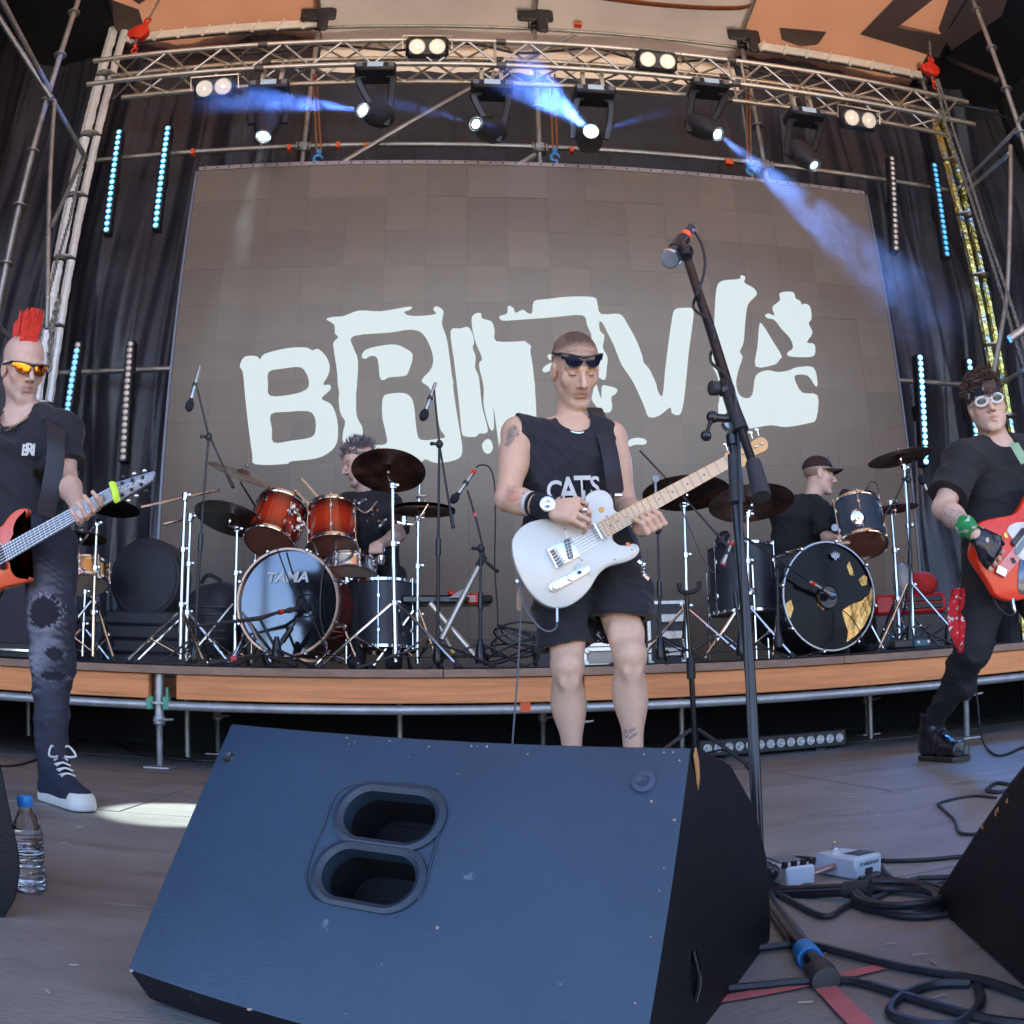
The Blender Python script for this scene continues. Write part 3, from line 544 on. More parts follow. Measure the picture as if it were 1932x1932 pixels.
CY = (.12, .62, 1.)
batten((224, 248), (200, 432), 6.42, 18, 'cyan', 'bright cyan led bar nearest the silver foil column, upper row')
batten((316, 241), (293, 424), 6.42, 18, 'cyan', 'bright cyan led bar second from the silver foil column, upper row')
batten((146, 650), (121, 808), 6.3, 15, 'pale', 'pale blue led bar above the red mohawk guitarist shoulder', top_off=1)
batten((245, 648), (231, 862), 6.3, 19, 'off', 'switched off led bar between the mohawk guitarist and the screen')
batten((1684, 298), (1692, 467), 6.42, 18, 'off', 'switched off led bar just right of the screen top corner')
batten((1764, 311), (1788, 478), 6.42, 18, 'blue', 'dim blue led bar beside the yellow foil column')
batten((1737, 674), (1748, 870), 6.3, 18, 'white', 'brightly lit blue white led bar right of the screen behind a cymbal', glow=(4, (.06, .32, 1.)))
batten((1830, 682), (1846, 860), 6.3, 16, 'white', 'brightly lit led bar partly hidden behind the bandana guitarist', glow=(5, (.05, .34, 1.)))
# chain hoists
def chain(path, name_label, r=.006, link_=.034, parent=None, mat=galv, group=None):
    P = np.array(path, float); seg = np.linalg.norm(np.diff(P, axis=0), axis=1); L_ = np.concatenate([[0], np.cumsum(seg)]); n = int(L_[-1] / link_); m = MB()
    for k in range(n):
        s_ = (k + .5) * L_[-1] / n; c = np.array([np.interp(s_, L_, P[:, i]) for i in range(3)]); c2 = np.array([np.interp(s_ + .002, L_, P[:, i]) for i in range(3)]); d = nrm(c2 - c) if s_ + .002 < L_[-1] else d
        u = nrm(np.cross(d, V(0, 1, .01))); w = np.cross(d, u); u = u if k % 2 else w
        a = np.arange(6) * math.pi / 3; m.tube([c + d * math.cos(q) * link_ * .62 + u * math.sin(q) * link_ * .36 for q in a], r, 4, closed=True)
    o = m.build('chain', mat, parent); o['kind'] = 'stuff'
    if parent is None: tag(o, name_label, 'chain')
    return o
def hoist(px, py, y, label):
    c = at(px, py, y); t = thing('chain_hoist', c, label, 'chain hoist', 'red chain hoists')
    MB().lathe(c + V(0, -.045, 0), (0, 1, 0), [(0, .045), (.012, .083), (.03, .088), (.06, .088), (.078, .083), (.09, .045)], 20).build('gear_case', redp, t)
    MB().lathe(c + V(-.07, -.03, 0), (0, 1, 0), [(0, .03), (.01, .055), (.05, .055), (.06, .03)], 14).build('hand_wheel', redp, t)
    MB().box(c + V(.03, 0, .09), (.05, .05, .09), bev=.015).tube(circ(c + V(.04, 0, .15), (0, 1, 0), .03, 14), .011, 6, closed=True).build('top_hook', redp, t)
    MB().sph(c + V(-.02, 0, -.16), (.022, .022, .03), 10).tube(circ(c + V(-.01, 0, -.22), (0, 1, 0), .03, 12, .6, 5.6), .011, 6).build('bottom_hook', redp, t)
    chain([c + V(.04, 0, .16), c + V(.1, 0, .42)], '', parent=t); chain([c + V(-.02, 0, -.05), c + V(-.02, 0, -.17)], '', parent=t)
    return t
hoist(265, 62, 6.15, 'red chain hoist above the left end of the truss'); hoist(1757, 132, 6.1, 'red chain hoist above the right end of the truss')
chain([at(1770, 150, 6.0), at(1800, 250, 5.8), at(1858, 430, 5.3), at(1932, 650, 4.9), at(1990, 800, 4.7)], 'outer steel hand chain slanting down past the right truss end')
chain([at(1766, 150, 6.0), at(1785, 240, 5.85), at(1840, 400, 5.45), at(1912, 630, 5.0), at(1960, 780, 4.8)], 'inner steel hand chain slanting down past the right truss end')
chain([at(158, 300, 5.9), at(130, 420, 5.6), at(128, 425, 5.6)], 'short steel chain slanting beside the silver foil column')
chain([at(128, 425, 5.9), at(95, 540, 5.6), at(62, 700, 5.2)], 'steel chain running down behind the red mohawk')
chain([at(112, 560, 5.2), at(98, 620, 5.0), at(92, 700, 4.9)], 'steel chain tail hanging beside the foil column above the mohawk', r=.009, link_=.05)
# brown rope falls and blue hooks over the screen
rope = M('rusty_chain', (.33, .12, .04), .7, .2, .3, 30); bluep = M('blue_hook_paint', (.05, .25, .55), .35)
for px, py, lb, wd in ((600, 300, 'blue lifting hook on rusty chain over the left part of the screen', 5), (1048, 297, 'blue lifting hook on rusty chain right of the middle post', 8), (1416, 323, 'blue lifting hook on rusty chain under the right post', 4)):
    c = at(px, py, 6.45); t = thing('lifting_hook', c, lb, 'lifting hook', 'blue hooks holding up the screen')
    MB().tube(circ(c + V(0, 0, 0), (0, 1, 0), .036, 14, 1.2, 6.4), [.014] * 10 + [.012, .01, .008, .006], 8).box(c + V(.0, 0, .07), (.05, .04, .05), bev=.012).build('hook', bluep, t)
    MB().cyl(c + V(.01, 0, -.03), c + V(.01, 0, -.12), .01).build('shackle', galv, t)
    for s in (-1, 1): MB().tube([c + V(s * .018, 0, .09), at(px + s * wd * .6 - 6, 140, 6.5)], .009, 6).build('rusty_chain', rope, t)
# ---------------------------------------------------------------- lamp beams in the smoke
def smoke_mat(name, dens, scale, th, r0, r1, L_, fade):
    """smoke that thins towards the cone's skin and its far end, with wisps"""
    m = bpy.data.materials.new(name); m.use_nodes = True; nt = m.node_tree; N = nt.nodes; L = nt.links; N.remove(N['Principled BSDF']); v = N.new('ShaderNodeVolumePrincipled'); L.new(v.outputs[0], N['Material Output'].inputs['Volume'])
    v.inputs['Color'].default_value = (.8, .85, .95, 1); tc = N.new('ShaderNodeTexCoord'); nz = N.new('ShaderNodeTexNoise'); nz.inputs['Scale'].default_value = scale; nz.inputs['Detail'].default_value = 4; nz.inputs['Roughness'].default_value = .65; nz.inputs['Distortion'].default_value = .8; L.new(tc.outputs['Object'], nz.inputs[0])
    def rng(src, a, b, c, d, smooth=False):
        r = N.new('ShaderNodeMapRange'); r.interpolation_type = 'SMOOTHSTEP' if smooth else 'LINEAR'
        for k_, q in zip((1, 2, 3, 4), (a, b, c, d)): r.inputs[k_].default_value = q
        L.new(src, r.inputs[0]); return r.outputs[0]
    def mul(a, b, op='MULTIPLY'): q = N.new('ShaderNodeMath'); q.operation = op; L.new(a, q.inputs[0]); L.new(b, q.inputs[1]); return q.outputs[0]
    sp = N.new('ShaderNodeSeparateXYZ'); L.new(tc.outputs['Object'], sp.inputs[0]); x2 = mul(sp.outputs[0], sp.outputs[0]); y2 = mul(sp.outputs[1], sp.outputs[1]); rr = N.new('ShaderNodeMath'); rr.operation = 'ADD'; L.new(x2, rr.inputs[0]); L.new(y2, rr.inputs[1]); sq = N.new('ShaderNodeMath'); sq.operation = 'SQRT'; L.new(rr.outputs[0], sq.inputs[0])
    rad = rng(sp.outputs[2], 0, L_, r0, r1); rel = mul(sq.outputs[0], rad, 'DIVIDE'); edge_ = rng(rel, .35, 1.0, 1, 0, True); end = rng(sp.outputs[2], L_ * fade, L_, 1, 0, True); wis = rng(nz.outputs[0], th, th + .3, 0, dens)
    st = rng(sp.outputs[2], 0, L_ * .3, .22, 1, True); L.new(mul(mul(mul(edge_, st), end), wis), v.inputs['Density']); return m
def beam(src, tgt, r0, r1, energy, col, dens, label, ang=None, scale=3., th=.36, fade=.45):
    d = tgt - src; L_ = np.linalg.norm(d); d = d / L_; o = MB().lathe((0, 0, 0), (0, 0, 1), [(L_ * k / 6, r0 + (r1 - r0) * k / 6) for k in range(7)], 20).build('smoke', smoke_mat('smoke_' + str(len(bpy.data.materials)), dens, scale, th, r0, r1, L_, fade)); tag(o, label, 'smoke', kind='stuff')
    o.location = (src + d * .04).tolist(); o.rotation_euler = Vector(d.tolist()).to_track_quat('Z', 'Y').to_euler()
    if energy:
        la = bpy.data.lights.new('beam', 'SPOT'); la.energy = energy; la.color = col; la.spot_size = ang or 2 * math.atan(r1 / L_); la.spot_blend = .5; la.shadow_soft_size = .02
        lo = bpy.data.objects.new('spot_beam', la); C.objects.link(lo); lo.location = (src + d * .03).tolist(); lo.rotation_euler = Vector((-d).tolist()).to_track_quat('Z', 'Y').to_euler()
BL = (.12, .28, 1.)
beam(HEADS[0][0], atz(330, 1535), .05, .27, 520, (.85, 1, .92), .085, 'faint smoke in the lamp beam falling left of the letters', scale=2.2, th=.40, fade=.8)
beam(HEADS[1][0], at(360, 178, 5.8), .05, .22, 120, BL, 2.2, 'blue lit smoke drifting under the left end of the truss', scale=5, th=.36, fade=.7)
beam(HEADS[2][0], at(640, 170, 5.8), .045, .12, 30, BL, 1.6, 'blue lit smoke left of the third lamp', scale=6, th=.40, fade=.2)
beam(HEADS[3][0], at(955, 120, 5.5), .05, .32, 150, BL, 1.6, 'wide blue lit smoke cone rising left from the brightest lamp', scale=5, th=.34, fade=.5)
beam(HEADS[3][0] + V(.05, 0, 0), at(1290, 200, 5.8), .03, .08, 25, BL, 1., 'faint blue streak right of the brightest lamp', scale=4, th=.34, fade=.2)
beam(HEADS[4][0], at(1800, 650, 4.6), .045, .36, 430, (.20, .38, 1.), .8, 'long blue lit smoke beam crossing the right corner of the screen', scale=4.2, th=.41, fade=.72)
# ================================================================ BODIES: one continuous surface each, grown from a distance field
class SDF:
    def __init__(s, lo, hi, h=.0045):
        s.lo = np.array(lo, float); s.h = h; s.n = np.ceil((np.array(hi) - s.lo) / h).astype(int) + 1; s.d = np.full(s.n, .2, np.float32)
    def reg(s, lo, hi):
        a = np.clip(np.floor((np.array(lo) - s.lo) / s.h).astype(int), 0, s.n - 1); b = np.clip(np.ceil((np.array(hi) - s.lo) / s.h).astype(int) + 1, 1, s.n)
        g = [s.lo[i] + s.h * np.arange(a[i], b[i]) for i in range(3)]
        return tuple(slice(a[i], b[i]) for i in range(3)), np.stack(np.meshgrid(*g, indexing='ij'), -1).astype(np.float32)
    def mix(s, sl, e, k, mode='add'):
        d = s.d[sl]
        if mode == 'add': h = np.clip(.5 + .5 * (e - d) / k, 0, 1); s.d[sl] = d * h + e * (1 - h) - k * h * (1 - h)
        elif mode == 'sub': h = np.clip(.5 - .5 * (d + e) / k, 0, 1); s.d[sl] = d * (1 - h) - e * h + k * h * (1 - h)
    def cap(s, a, b, ra, rb=None, k=.012, sq=None, mode='add'):
        a = np.asarray(a, float); b = np.asarray(b, float); rb = ra if rb is None else rb; m = max(ra, rb) * (max(1, sq[1]) if sq else 1) + k * 2 + .01
        sl, P = s.reg(np.minimum(a, b) - m, np.maximum(a, b) + m)
        if P.size == 0: return s
        ab = b - a; t = np.clip(((P - a) @ ab) / (ab @ ab + 1e-12), 0, 1); q = P - a - t[..., None] * ab
        if sq: w = nrm(sq[0]); c = q @ w; q = q + w * (c * (1 / sq[1] - 1))[..., None]
        e = np.linalg.norm(q, axis=-1) - (ra + (rb - ra) * t)
        if sq and sq[1] < 1: e = e * sq[1] ** .5
        s.mix(sl, e, k, mode); return s
    def ell(s, c, r, F=None, k=.012, mode='add'):
        c = np.asarray(c, float); r = np.broadcast_to(np.asarray(r, float), (3,)); m = max(r) + 2 * k + .01; sl, P = s.reg(c - m, c + m)
        if P.size == 0: return s
        q = P - c
        if F is not None: q = q @ F          # F's columns are the local axes
        l = np.linalg.norm(q / r, axis=-1); e = (l - 1) * min(r) * .6 + (l - 1) * np.mean(r) * .4; s.mix(sl, e, k, mode); return s
    def cut(s, p, n, rad):
        """remove what lies beyond a plane, inside a ball"""
        p = np.asarray(p, float); n = nrm(n); sl, P = s.reg(p - rad, p + rad); q = P - p; e = q @ n; e = np.where(np.linalg.norm(q, axis=-1) < rad, e, -1); s.d[sl] = np.maximum(s.d[sl], e); return s
    def mesh(s):
        d = s.d; d[0], d[-1] = .2, .2; d[:, 0], d[:, -1] = .2, .2; d[:, :, 0], d[:, :, -1] = .2, .2
        I = (d < 0); cnt = np.zeros(s.n - 1, np.int8)
        for i in (0, 1):
            for j in (0, 1):
                for k in (0, 1): cnt += I[i:s.n[0] - 1 + i, j:s.n[1] - 1 + j, k:s.n[2] - 1 + k]
        c = np.argwhere((cnt > 0) & (cnt < 8)); idx = -np.ones(s.n - 1, np.int64); idx[tuple(c.T)] = np.arange(len(c))
        acc = np.zeros((len(c), 3)); num = np.zeros(len(c)); X, Y, Z = c.T
        for ax in range(3):
            o1, o2 = [k for k in range(3) if k != ax]
            for u in (0, 1):
                for v in (0, 1):
                    a = np.zeros(3, int); a[o1] = u; a[o2] = v; b = a.copy(); b[ax] = 1
                    da = d[X + a[0], Y + a[1], Z + a[2]]; db = d[X + b[0], Y + b[1], Z + b[2]]; m = (da < 0) != (db < 0); t = np.where(m, da / np.where(m, da - db, 1), 0)
                    p = np.tile(a.astype(float), (len(c), 1)); p[:, ax] = t; acc += p * m[:, None]; num += m
        Vt = s.lo + s.h * (c + acc / np.maximum(num, 1)[:, None]); F = []
        for ax in range(3):
            o1, o2 = [(1, 2), (2, 0), (0, 1)][ax]; sl0 = [slice(0, None)] * 3; sl1 = [slice(0, None)] * 3; sl0[ax] = slice(0, -1); sl1[ax] = slice(1, None)
            e = I[tuple(sl0)] != I[tuple(sl1)]; q = np.argwhere(e); q = q[(q[:, o1] > 0) & (q[:, o2] > 0)]
            if not len(q): continue
            g = lambda du, dv: idx[tuple((q - np.eye(3, dtype=int)[o1] * du - np.eye(3, dtype=int)[o2] * dv).T)]
            f = np.stack([g(1, 1), g(0, 1), g(0, 0), g(1, 0)], 1); inside = I[tuple(q.T)]; f[~inside] = f[~inside][:, ::-1]; F.append(f)
        return Vt, np.concatenate(F)
def sdf_obj(name, sd, mat, parent, tint=None, disp=None, smooth_it=1, crisp=None):
    v, f = sd.mesh(); f = f[(f >= 0).all(1)]
    e0 = np.concatenate([f[:, 0], f[:, 1], f[:, 2]]); e1 = np.concatenate([f[:, 1], f[:, 2], f[:, 3]]); lab = np.arange(len(v))
    while True:                                  # drop stray crumbs: keep the large connected pieces
        o_ = lab.copy(); np.minimum.at(lab, e0, lab[e1]); np.minimum.at(lab, e1, lab[e0]); lab = lab[lab]; lab = lab[lab]
        if (o_ == lab).all(): break
    cn = np.bincount(lab, minlength=len(v)); keep = cn[lab] > max(150, .04 * cn.max()); f = f[keep[f].all(1)]; ix = np.cumsum(keep) - 1; v = v[keep]; f = ix[f]
    me = bpy.data.meshes.new(name)
    E = np.concatenate([f[:, [0, 1]], f[:, [1, 2]], f[:, [2, 3]], f[:, [3, 0]]])
    keep0 = v.copy()
    for _ in range(smooth_it):
        a = np.zeros_like(v); n = np.zeros(len(v)); np.add.at(a, E[:, 0], v[E[:, 1]]); np.add.at(n, E[:, 0], 1); np.add.at(a, E[:, 1], v[E[:, 0]]); np.add.at(n, E[:, 1], 1); v = v * .4 + .6 * a / np.maximum(n, 1)[:, None]
    if crisp is not None: w_ = np.clip((.17 - np.linalg.norm(v - crisp, axis=1)) / .02, 0, 1)[:, None] * .6; v = v * (1 - w_) + keep0 * w_
    if disp is not None:
        fn = np.cross(v[f[:, 2]] - v[f[:, 0]], v[f[:, 3]] - v[f[:, 1]]); vn = np.zeros_like(v)
        for i in range(4): np.add.at(vn, f[:, i], fn)
        vn /= np.linalg.norm(vn, axis=1)[:, None] + 1e-12; v = v + vn * disp(v, vn)[:, None]
    me.vertices.add(len(v)); me.vertices.foreach_set('co', (v - LOC[parent]).ravel()); me.loops.add(len(f) * 4); me.loops.foreach_set('vertex_index', f.ravel().astype(np.int32)); me.polygons.add(len(f)); me.polygons.foreach_set('loop_start', np.arange(0, len(f) * 4, 4, dtype=np.int32)); me.polygons.foreach_set('use_smooth', np.ones(len(f), bool)); me.update(calc_edges=True); me.materials.append(mat)
    if tint is not None:
        col = np.ones((len(v), 4), np.float32); col[:, :3] = tint(v); at_ = me.color_attributes.new('tint', 'FLOAT_COLOR', 'POINT'); at_.data.foreach_set('color', col.ravel())
    return link(name, me, parent)
def folds(amp, freq, dirv, seed, amp2=.002):
    r = np.random.default_rng(seed); D = [nrm(np.array(dirv) + r.normal(size=3) * .45) for _ in range(5)]; ph = r.random(5) * 6.3; W_ = r.normal(size=(3, 3)) * 3
    def f(v, n):
        w = v + .03 * np.sin(v @ W_ * 2.2 + ph[:3]); o = np.zeros(len(v))
        for i in range(5): o += (1 - np.abs(np.sin(w @ D[i] * freq * (1 + .5 * i) * .5 + ph[i]))) ** 2.2 / (1 + .6 * i)
        return amp * (o - .7) * .9 + amp2 * np.sin(v @ W_ * 9).sum(1) * .3
    return f
def frame(fwd, up):
    y = nrm(fwd); z = nrm(np.asarray(up) - y * (np.asarray(up) @ y)); x = np.cross(y, z); return np.stack([x, y, z], 1)
def headf(sd, c, F, s=1., eyes=True, ears=True):
    T = lambda *p: c + F @ (np.array(p) * s)
    def E(p, r, k=.012, m='add'): sd.ell(T(*p), np.array(r) * s, F, k, m)
    def K(a, b, ra, rb=None, k=.012, m='add'): sd.cap(T(*a), T(*b), ra * s, (ra if rb is None else rb) * s, k, mode=m)
    E((0, -.016, .038), (.076, .098, .086)); E((0, -.022, .062), (.072, .088, .062), .02); E((0, .028, -.03), (.058, .062, .085), .03)
    for q in (-1, 1):
        K((q * .052, -.012, -.05), (q * .022, .06, -.103), .019, .018, .024); E((q * .042, .056, -.026), (.022, .016, .019), .024)
        K((q * .012, .086, .021), (q * .045, .070, .021), .0105, .010, .012)
        E((q * .033, .101, .0), (.0165, .017, .0105), .012, 'sub'); E((q * .032, .073, -.001), .0135, .005)
        E((q * .0125, .098, -.040), (.0095, .010, .0085), .006)
        if ears: E((q * .078, -.006, -.008), (.010, .020, .032), .008); E((q * .089, .002, -.006), (.007, .010, .017), .006, 'sub')
    K((-.012, .072, -.111), (.012, .072, -.111), .0175, k=.016)
    K((0, .090, .008), (0, .117, -.034), .0078, .0115, .010)
    E((0, .066, -.068), (.032, .022, .022), .014)
    K((-.025, .074, -.068), (0, .0885, -.0635), .0045, .0058, .005); K((.025, .074, -.068), (0, .0885, -.0635), .0045, .0058, .005)
    K((-.021, .074, -.0745), (0, .0865, -.0765), .0045, .0066, .005); K((.021, .074, -.0745), (0, .0865, -.0765), .0045, .0066, .005)
    K((-.026, .090, -.0695), (.026, .090, -.0695), .0020, k=.003, m='sub')
    E((0, .082, -.092), (.02, .008, .006), .008, 'sub')
def handf(sd, w, d, n, side, curl=(20, 25, 28, 30), spread=4, thumb=((.6, .5), 20), s=1., k=.006):
    """hand: wrist W, finger direction D, palm normal N (the way the palm faces); side +1 when the thumb is on D x N's side"""
    d = nrm(d); n = nrm(n - d * (n @ d)); t = np.cross(d, n) * side; out = []
    sd.cap(w, w + d * .04 * s, .026 * s, .033 * s, .015, sq=(n, .62))
    for q, L_ in ((-.5, .082), (-.17, .087), (.17, .088), (.5, .084)): sd.cap(w + d * .015 * s + t * q * .038 * s, w + d * L_ * s + t * q * .074 * s, .013 * s, .0115 * s, .012)
    FL = ((.040, .027, .021), (.045, .030, .023), (.042, .028, .022), (.032, .022, .019)); qs = (.5, .17, -.17, -.5)
    for i in range(4):
        c = curl[i]; c = (c, c, c * .8) if np.isscalar(c) else c; a = math.radians(spread) * (1.5 - i); p = w + d * (.084, .088, .087, .081)[i] * s + t * qs[i] * .076 * s; dd = nrm(d * math.cos(a) + t * math.sin(a)); ang = 0; r = .0092 * s * (1, 1.02, .97, .86)[i]; chain_ = [p]
        for j in range(3):
            ang += math.radians(c[j]); e = dd * math.cos(ang) + n * math.sin(ang); q = p + e * FL[i][j] * s; sd.cap(p, q, r, r * .9, k * .6); sd.ell(q, r * .97, None, k * .4); p = q; r *= .91; chain_.append(p)
        out.append(chain_)
    (a1, a2), tw = thumb; p = w + d * .022 * s + t * .026 * s; e = nrm(d * math.cos(a1) + t * math.sin(a1) + n * a2 * .6); q = p + e * .045 * s; sd.cap(p, q, .0165 * s, .0125 * s, .012)
    e = nrm(d * math.cos(a1 - .35) + t * math.sin(a1 - .35) + n * a2); p2 = q + e * .034 * s; sd.cap(q, p2, .0115 * s, .0102 * s, .006); e = nrm(e + d * .3 + n * .1); sd.cap(p2, p2 + e * .027 * s, .0102 * s, .0085 * s, .006); return out
def armf(sd, S_, E_, W_, k=.02, s=1.):
    sd.cap(S_, S_ + (E_ - S_) * .3, .054 * s, .053 * s, .03); sd.cap(S_ + (E_ - S_) * .25, E_, .052 * s, .039 * s, k); sd.ell(S_ + (E_ - S_) * .45 + V(0, -.008, 0), (.05 * s, .048 * s, .07 * s), None, .02)
    m = E_ + (W_ - E_) * .3; sd.cap(E_, m, .039 * s, .042 * s, k); sd.cap(m, W_, .042 * s, .026 * s, k, sq=(V(0, 1, 0), .86))
def legf(sd, H, K_, A, s=1.):
    sd.cap(H, K_, .088 * s, .052 * s, .03); q = nrm(H - K_); sd.ell(K_ + V(0, -.042, .005), (.026 * s, .017 * s, .030 * s), None, .014); sd.ell(K_ + V(0, -.012, 0), (.050 * s, .045 * s, .05 * s), None, .02)
    for e in (-1, 1): sd.ell(K_ + q * .085 + V(e * .036, -.028, 0), (.026, .024, .045), None, .02); sd.ell(K_ + V(e * .02, -.035, -.05), (.012, .012, .022), None, .012)
    m = K_ + (A - K_) * .27; sd.cap(K_, A, .047 * s, .030 * s, .03); sd.cap(K_ + (A - K_) * .12 + V(0, -.022, 0), A + V(0, -.012, .04), .026, .018, .02)
    sd.ell(m + V(-.016, .024, 0), (.045 * s, .046 * s, .10 * s), None, .03); sd.ell(m + V(.020, .022, -.02), (.042 * s, .044 * s, .095 * s), None, .03)
def skin_tint(base, paints):
    def f(v):
        c = np.tile(np.array(base, np.float32), (len(v), 1))
        for p in paints:          # (centre, radius, colour, strength, [frame])
            q = v - np.asarray(p[0]); 
            if len(p) > 4 and p[4] is not None: q = q @ p[4]
            l = np.linalg.norm(q / np.asarray(p[1]), axis=1); w = np.clip((1.25 - l) / .35, 0, 1) * p[3]
            if len(p) > 5: w = w * (np.sin(v @ V(290, 130, 250) + np.sin(v @ V(-150, 90, 310)) * 2.2) * np.sin(v @ V(190, -240, 170) + 1) > p[5])
            c = c * (1 - w[:, None]) + np.array(p[2]) * w[:, None]
        return c
    return f
def face_paints(c, F, s, lip=(.52, .22, .19), brow=(.25, .15, .1), stub=None, extra=()):
    T = lambda *p: c + F @ (np.array(p) * s); o = []
    if stub: o += [(T(0, .06, -.09), V(.06, .06, .035) * s, stub, .45, F), (T(0, .09, -.055), V(.025, .02, .006) * s, stub, .5, F)]
    o += [(T(0, .09, -.070), V(.026, .02, .0095) * s, lip, .7, F), (T(0, .09, -.0697), V(.024, .02, .0016) * s, (.16, .06, .05), .8, F)]
    for q in (-1, 1): o += [(T(q * .033, .09, .022), V(.019, .02, .0045) * s, brow, .75, F), (T(q * .033, .085, -.001), V(.017, .016, .009) * s, (.42, .24, .19), .4, F), (T(q * .033, .085, -.005), V(.014, .014, .0022) * s, (.08, .05, .04), .85, F), (T(q * .0125, .1, -.043), V(.007, .01, .004) * s, (.3, .12, .1), .4, F), (T(q * .05, .06, -.035), V(.025, .03, .025) * s, (.66, .36, .28), .22, F)]
    return o + list(extra)
skinm = M('skin', (.6, .4, .32), .48, 0, .06, 40, .12, 220, tint=True, sub=.12)
SK = (.72, .46, .33)
black_shirt = M('black_cotton', (.018, .018, .028), .85, 0, .18, 20, .25, 500, sheen=.12); black_short = M('black_canvas', (.015, .015, .022), .8, 0, .2, 14, .2, 400, sheen=.2)
denim = M('washed_black_denim', (.045, .05, .075), .85, 0, .3, 18, .35, 450, tint=True)
black_jean = M('black_jeans', (.014, .015, .018), .85, 0, .2, 16, .2, 400); leather = M('black_leather', (.012, .012, .018), .3, 0, .2, 14, .2, 60, coat=.25); leather_m = M('strap_leather', (.015, .018, .03), .42, 0, .2, 20, .2, 120)
silverm = M('silver_jewellery', (.75, .76, .78), .2, 1, .1, 40)
def slab(mb, poly, o, u, v, w, bev=.006):
    p = np.array(poly, float); a = np.roll(p, 1, 0); b = np.roll(p, -1, 0); t = b - a; t /= np.linalg.norm(t, axis=1)[:, None] + 1e-12; nn = np.stack([-t[:, 1], t[:, 0]], 1)
    ar = np.sum(p[:, 0] * np.roll(p[:, 1], -1) - np.roll(p[:, 0], -1) * p[:, 1]); nn *= (1 if ar > 0 else -1); wl = np.linalg.norm(w); wh = np.asarray(w) / wl; k = len(p); o, u, v = [np.asarray(q, float) for q in (o, u, v)]
    L_ = [(bev, 0), (bev * .3, bev * .3), (0, bev), (0, wl - bev), (bev * .3, wl - bev * .3), (bev, wl)]; R_ = []
    for (ins, h) in L_: q = p + nn * ins; R_.append(o + np.outer(q[:, 0], u) + np.outer(q[:, 1], v) + wh * h)
    F = [tuple(range(k - 1, -1, -1)), tuple(range(5 * k, 6 * k))]
    for r in range(5): F += [(r * k + i, r * k + (i + 1) % k, (r + 1) * k + (i + 1) % k, (r + 1) * k + i) for i in range(k)]
    if ar * (np.cross(u, v) @ wh) < 0: F = [q[::-1] for q in F]
    return mb.add(np.concatenate(R_), F)
# ---------------------------------------------------------------- the middle guitarist
def P7(x, y, d): return at((x / 3.45 + 1200) / 1.3251, (y / 3.45 + 1200) / 1.3251, d)
sg = thing('person', (.53, 3.15, 0), 'man with cropped hair in sleeveless black shirt and shorts playing the white guitar', 'person')
HC = at(1086, 697, 3.13); HF = frame(V(.14, -1, -.60), V(-.02, -.3, 1)); HS = 1.05
nb = at(1076, 812, 3.18); shR, shL = at(978, 818, 3.17), at(1151, 826, 3.17); elR, wrR = at(957, 941, 3.03), at(1040, 958, 2.90); elL, wrL = at(1182, 960, 3.16), at(1213, 978, 3.0)
hpR, hpL = at(1062, 1085, 3.2), at(1150, 1078, 3.2); knR, knL = at(1070, 1256, 3.12), at(1188, 1236, 3.05); anR, anL = V(at(1082, 1440, 3.2)[0], 3.2, .07), V(at(1196, 1440, 3.12)[0], 3.12, .07)
sd = SDF((.18, 2.72, -.02), (.98, 3.42, 1.78), .0038)
headf(sd, HC, HF, HS); sd.cap(nb + V(0, .02, -.03), HC + HF @ V(0, -.03, -.06), .058, .052, .03); sd.cap(nb + V(0, .0, -.08), at(1080, 1040, 3.2), .11, .10, .05, sq=(V(0, 1, 0), .7))
sd.cap(shR, shL, .05, k=.05); sd.cap(nb + V(-.05, .01, -.01), shR, .04, .045, .04); sd.cap(nb + V(.05, .01, -.01), shL, .04, .045, .04)
armf(sd, shR, elR, wrR, s=1.03); armf(sd, shL, elL, wrL, s=1.0)
fR = handf(sd, wrR, at(1085, 962, 2.86) - wrR, V(.15, 1, -.35), -1, curl=((35, 60, 35), (40, 62, 40), (42, 65, 45), (45, 65, 45)), thumb=((.15, .9), 0), s=1.02)
nkdir = nrm(at(1432, 838, 2.86) - at(1140, 990, 2.9))
nkup = nrm(np.cross(V(0, -1, 0), nkdir)) * -1
if nkup[2] < 0: nkup = -nkup
hb = at(1222, 990, 2.96)                     # the heel of the fretting hand, under the neck
sd.cap(wrL, hb, .028, .033, .02)
sd.cap(hb + nkdir * -.03, hb + nkdir * .035, .026, .026, .02)
for i in range(4):
    q = -.028 + i * .022; b0 = hb + nkdir * (q + .0) + V(0, .01, -.006) + nkup * -.01; b1 = at(1237 - 0, 985, 2.87) + nkdir * (q - .012) - nkup * .018; b2 = b1 + nkup * .035 + V(0, -.012, 0) - nkdir * .006; b3 = b2 + nkup * .024 + V(0, .012, 0) - nkdir * .010
    r = (.0098, .0102, .0098, .0088)[i]; sd.cap(b0, b1, r * 1.15, r, .006); sd.cap(b1, b2, r, r * .95, .004); sd.cap(b2, b3, r * .93, r * .8, .004)
legf(sd, hpR, knR, anR, 1.0); legf(sd, hpL, knL, anL, 1.0)
T = lambda *p: HC + HF @ (np.array(p) * HS)
pts = face_paints(HC, HF, HS, stub=(.40, .27, .21), brow=(.33, .22, .16))
pts += [(T(0, -.03, .085), V(.09, .1, .072) * HS, (.20, .115, .085), .9, HF), (T(0, .055, .092), V(.03, .05, .022) * HS, (.42, .27, .21), .55, HF)]
a_, b_ = at(965, 812, 3.1), at(958, 830, 3.1); GR = (.16, .16, .17)
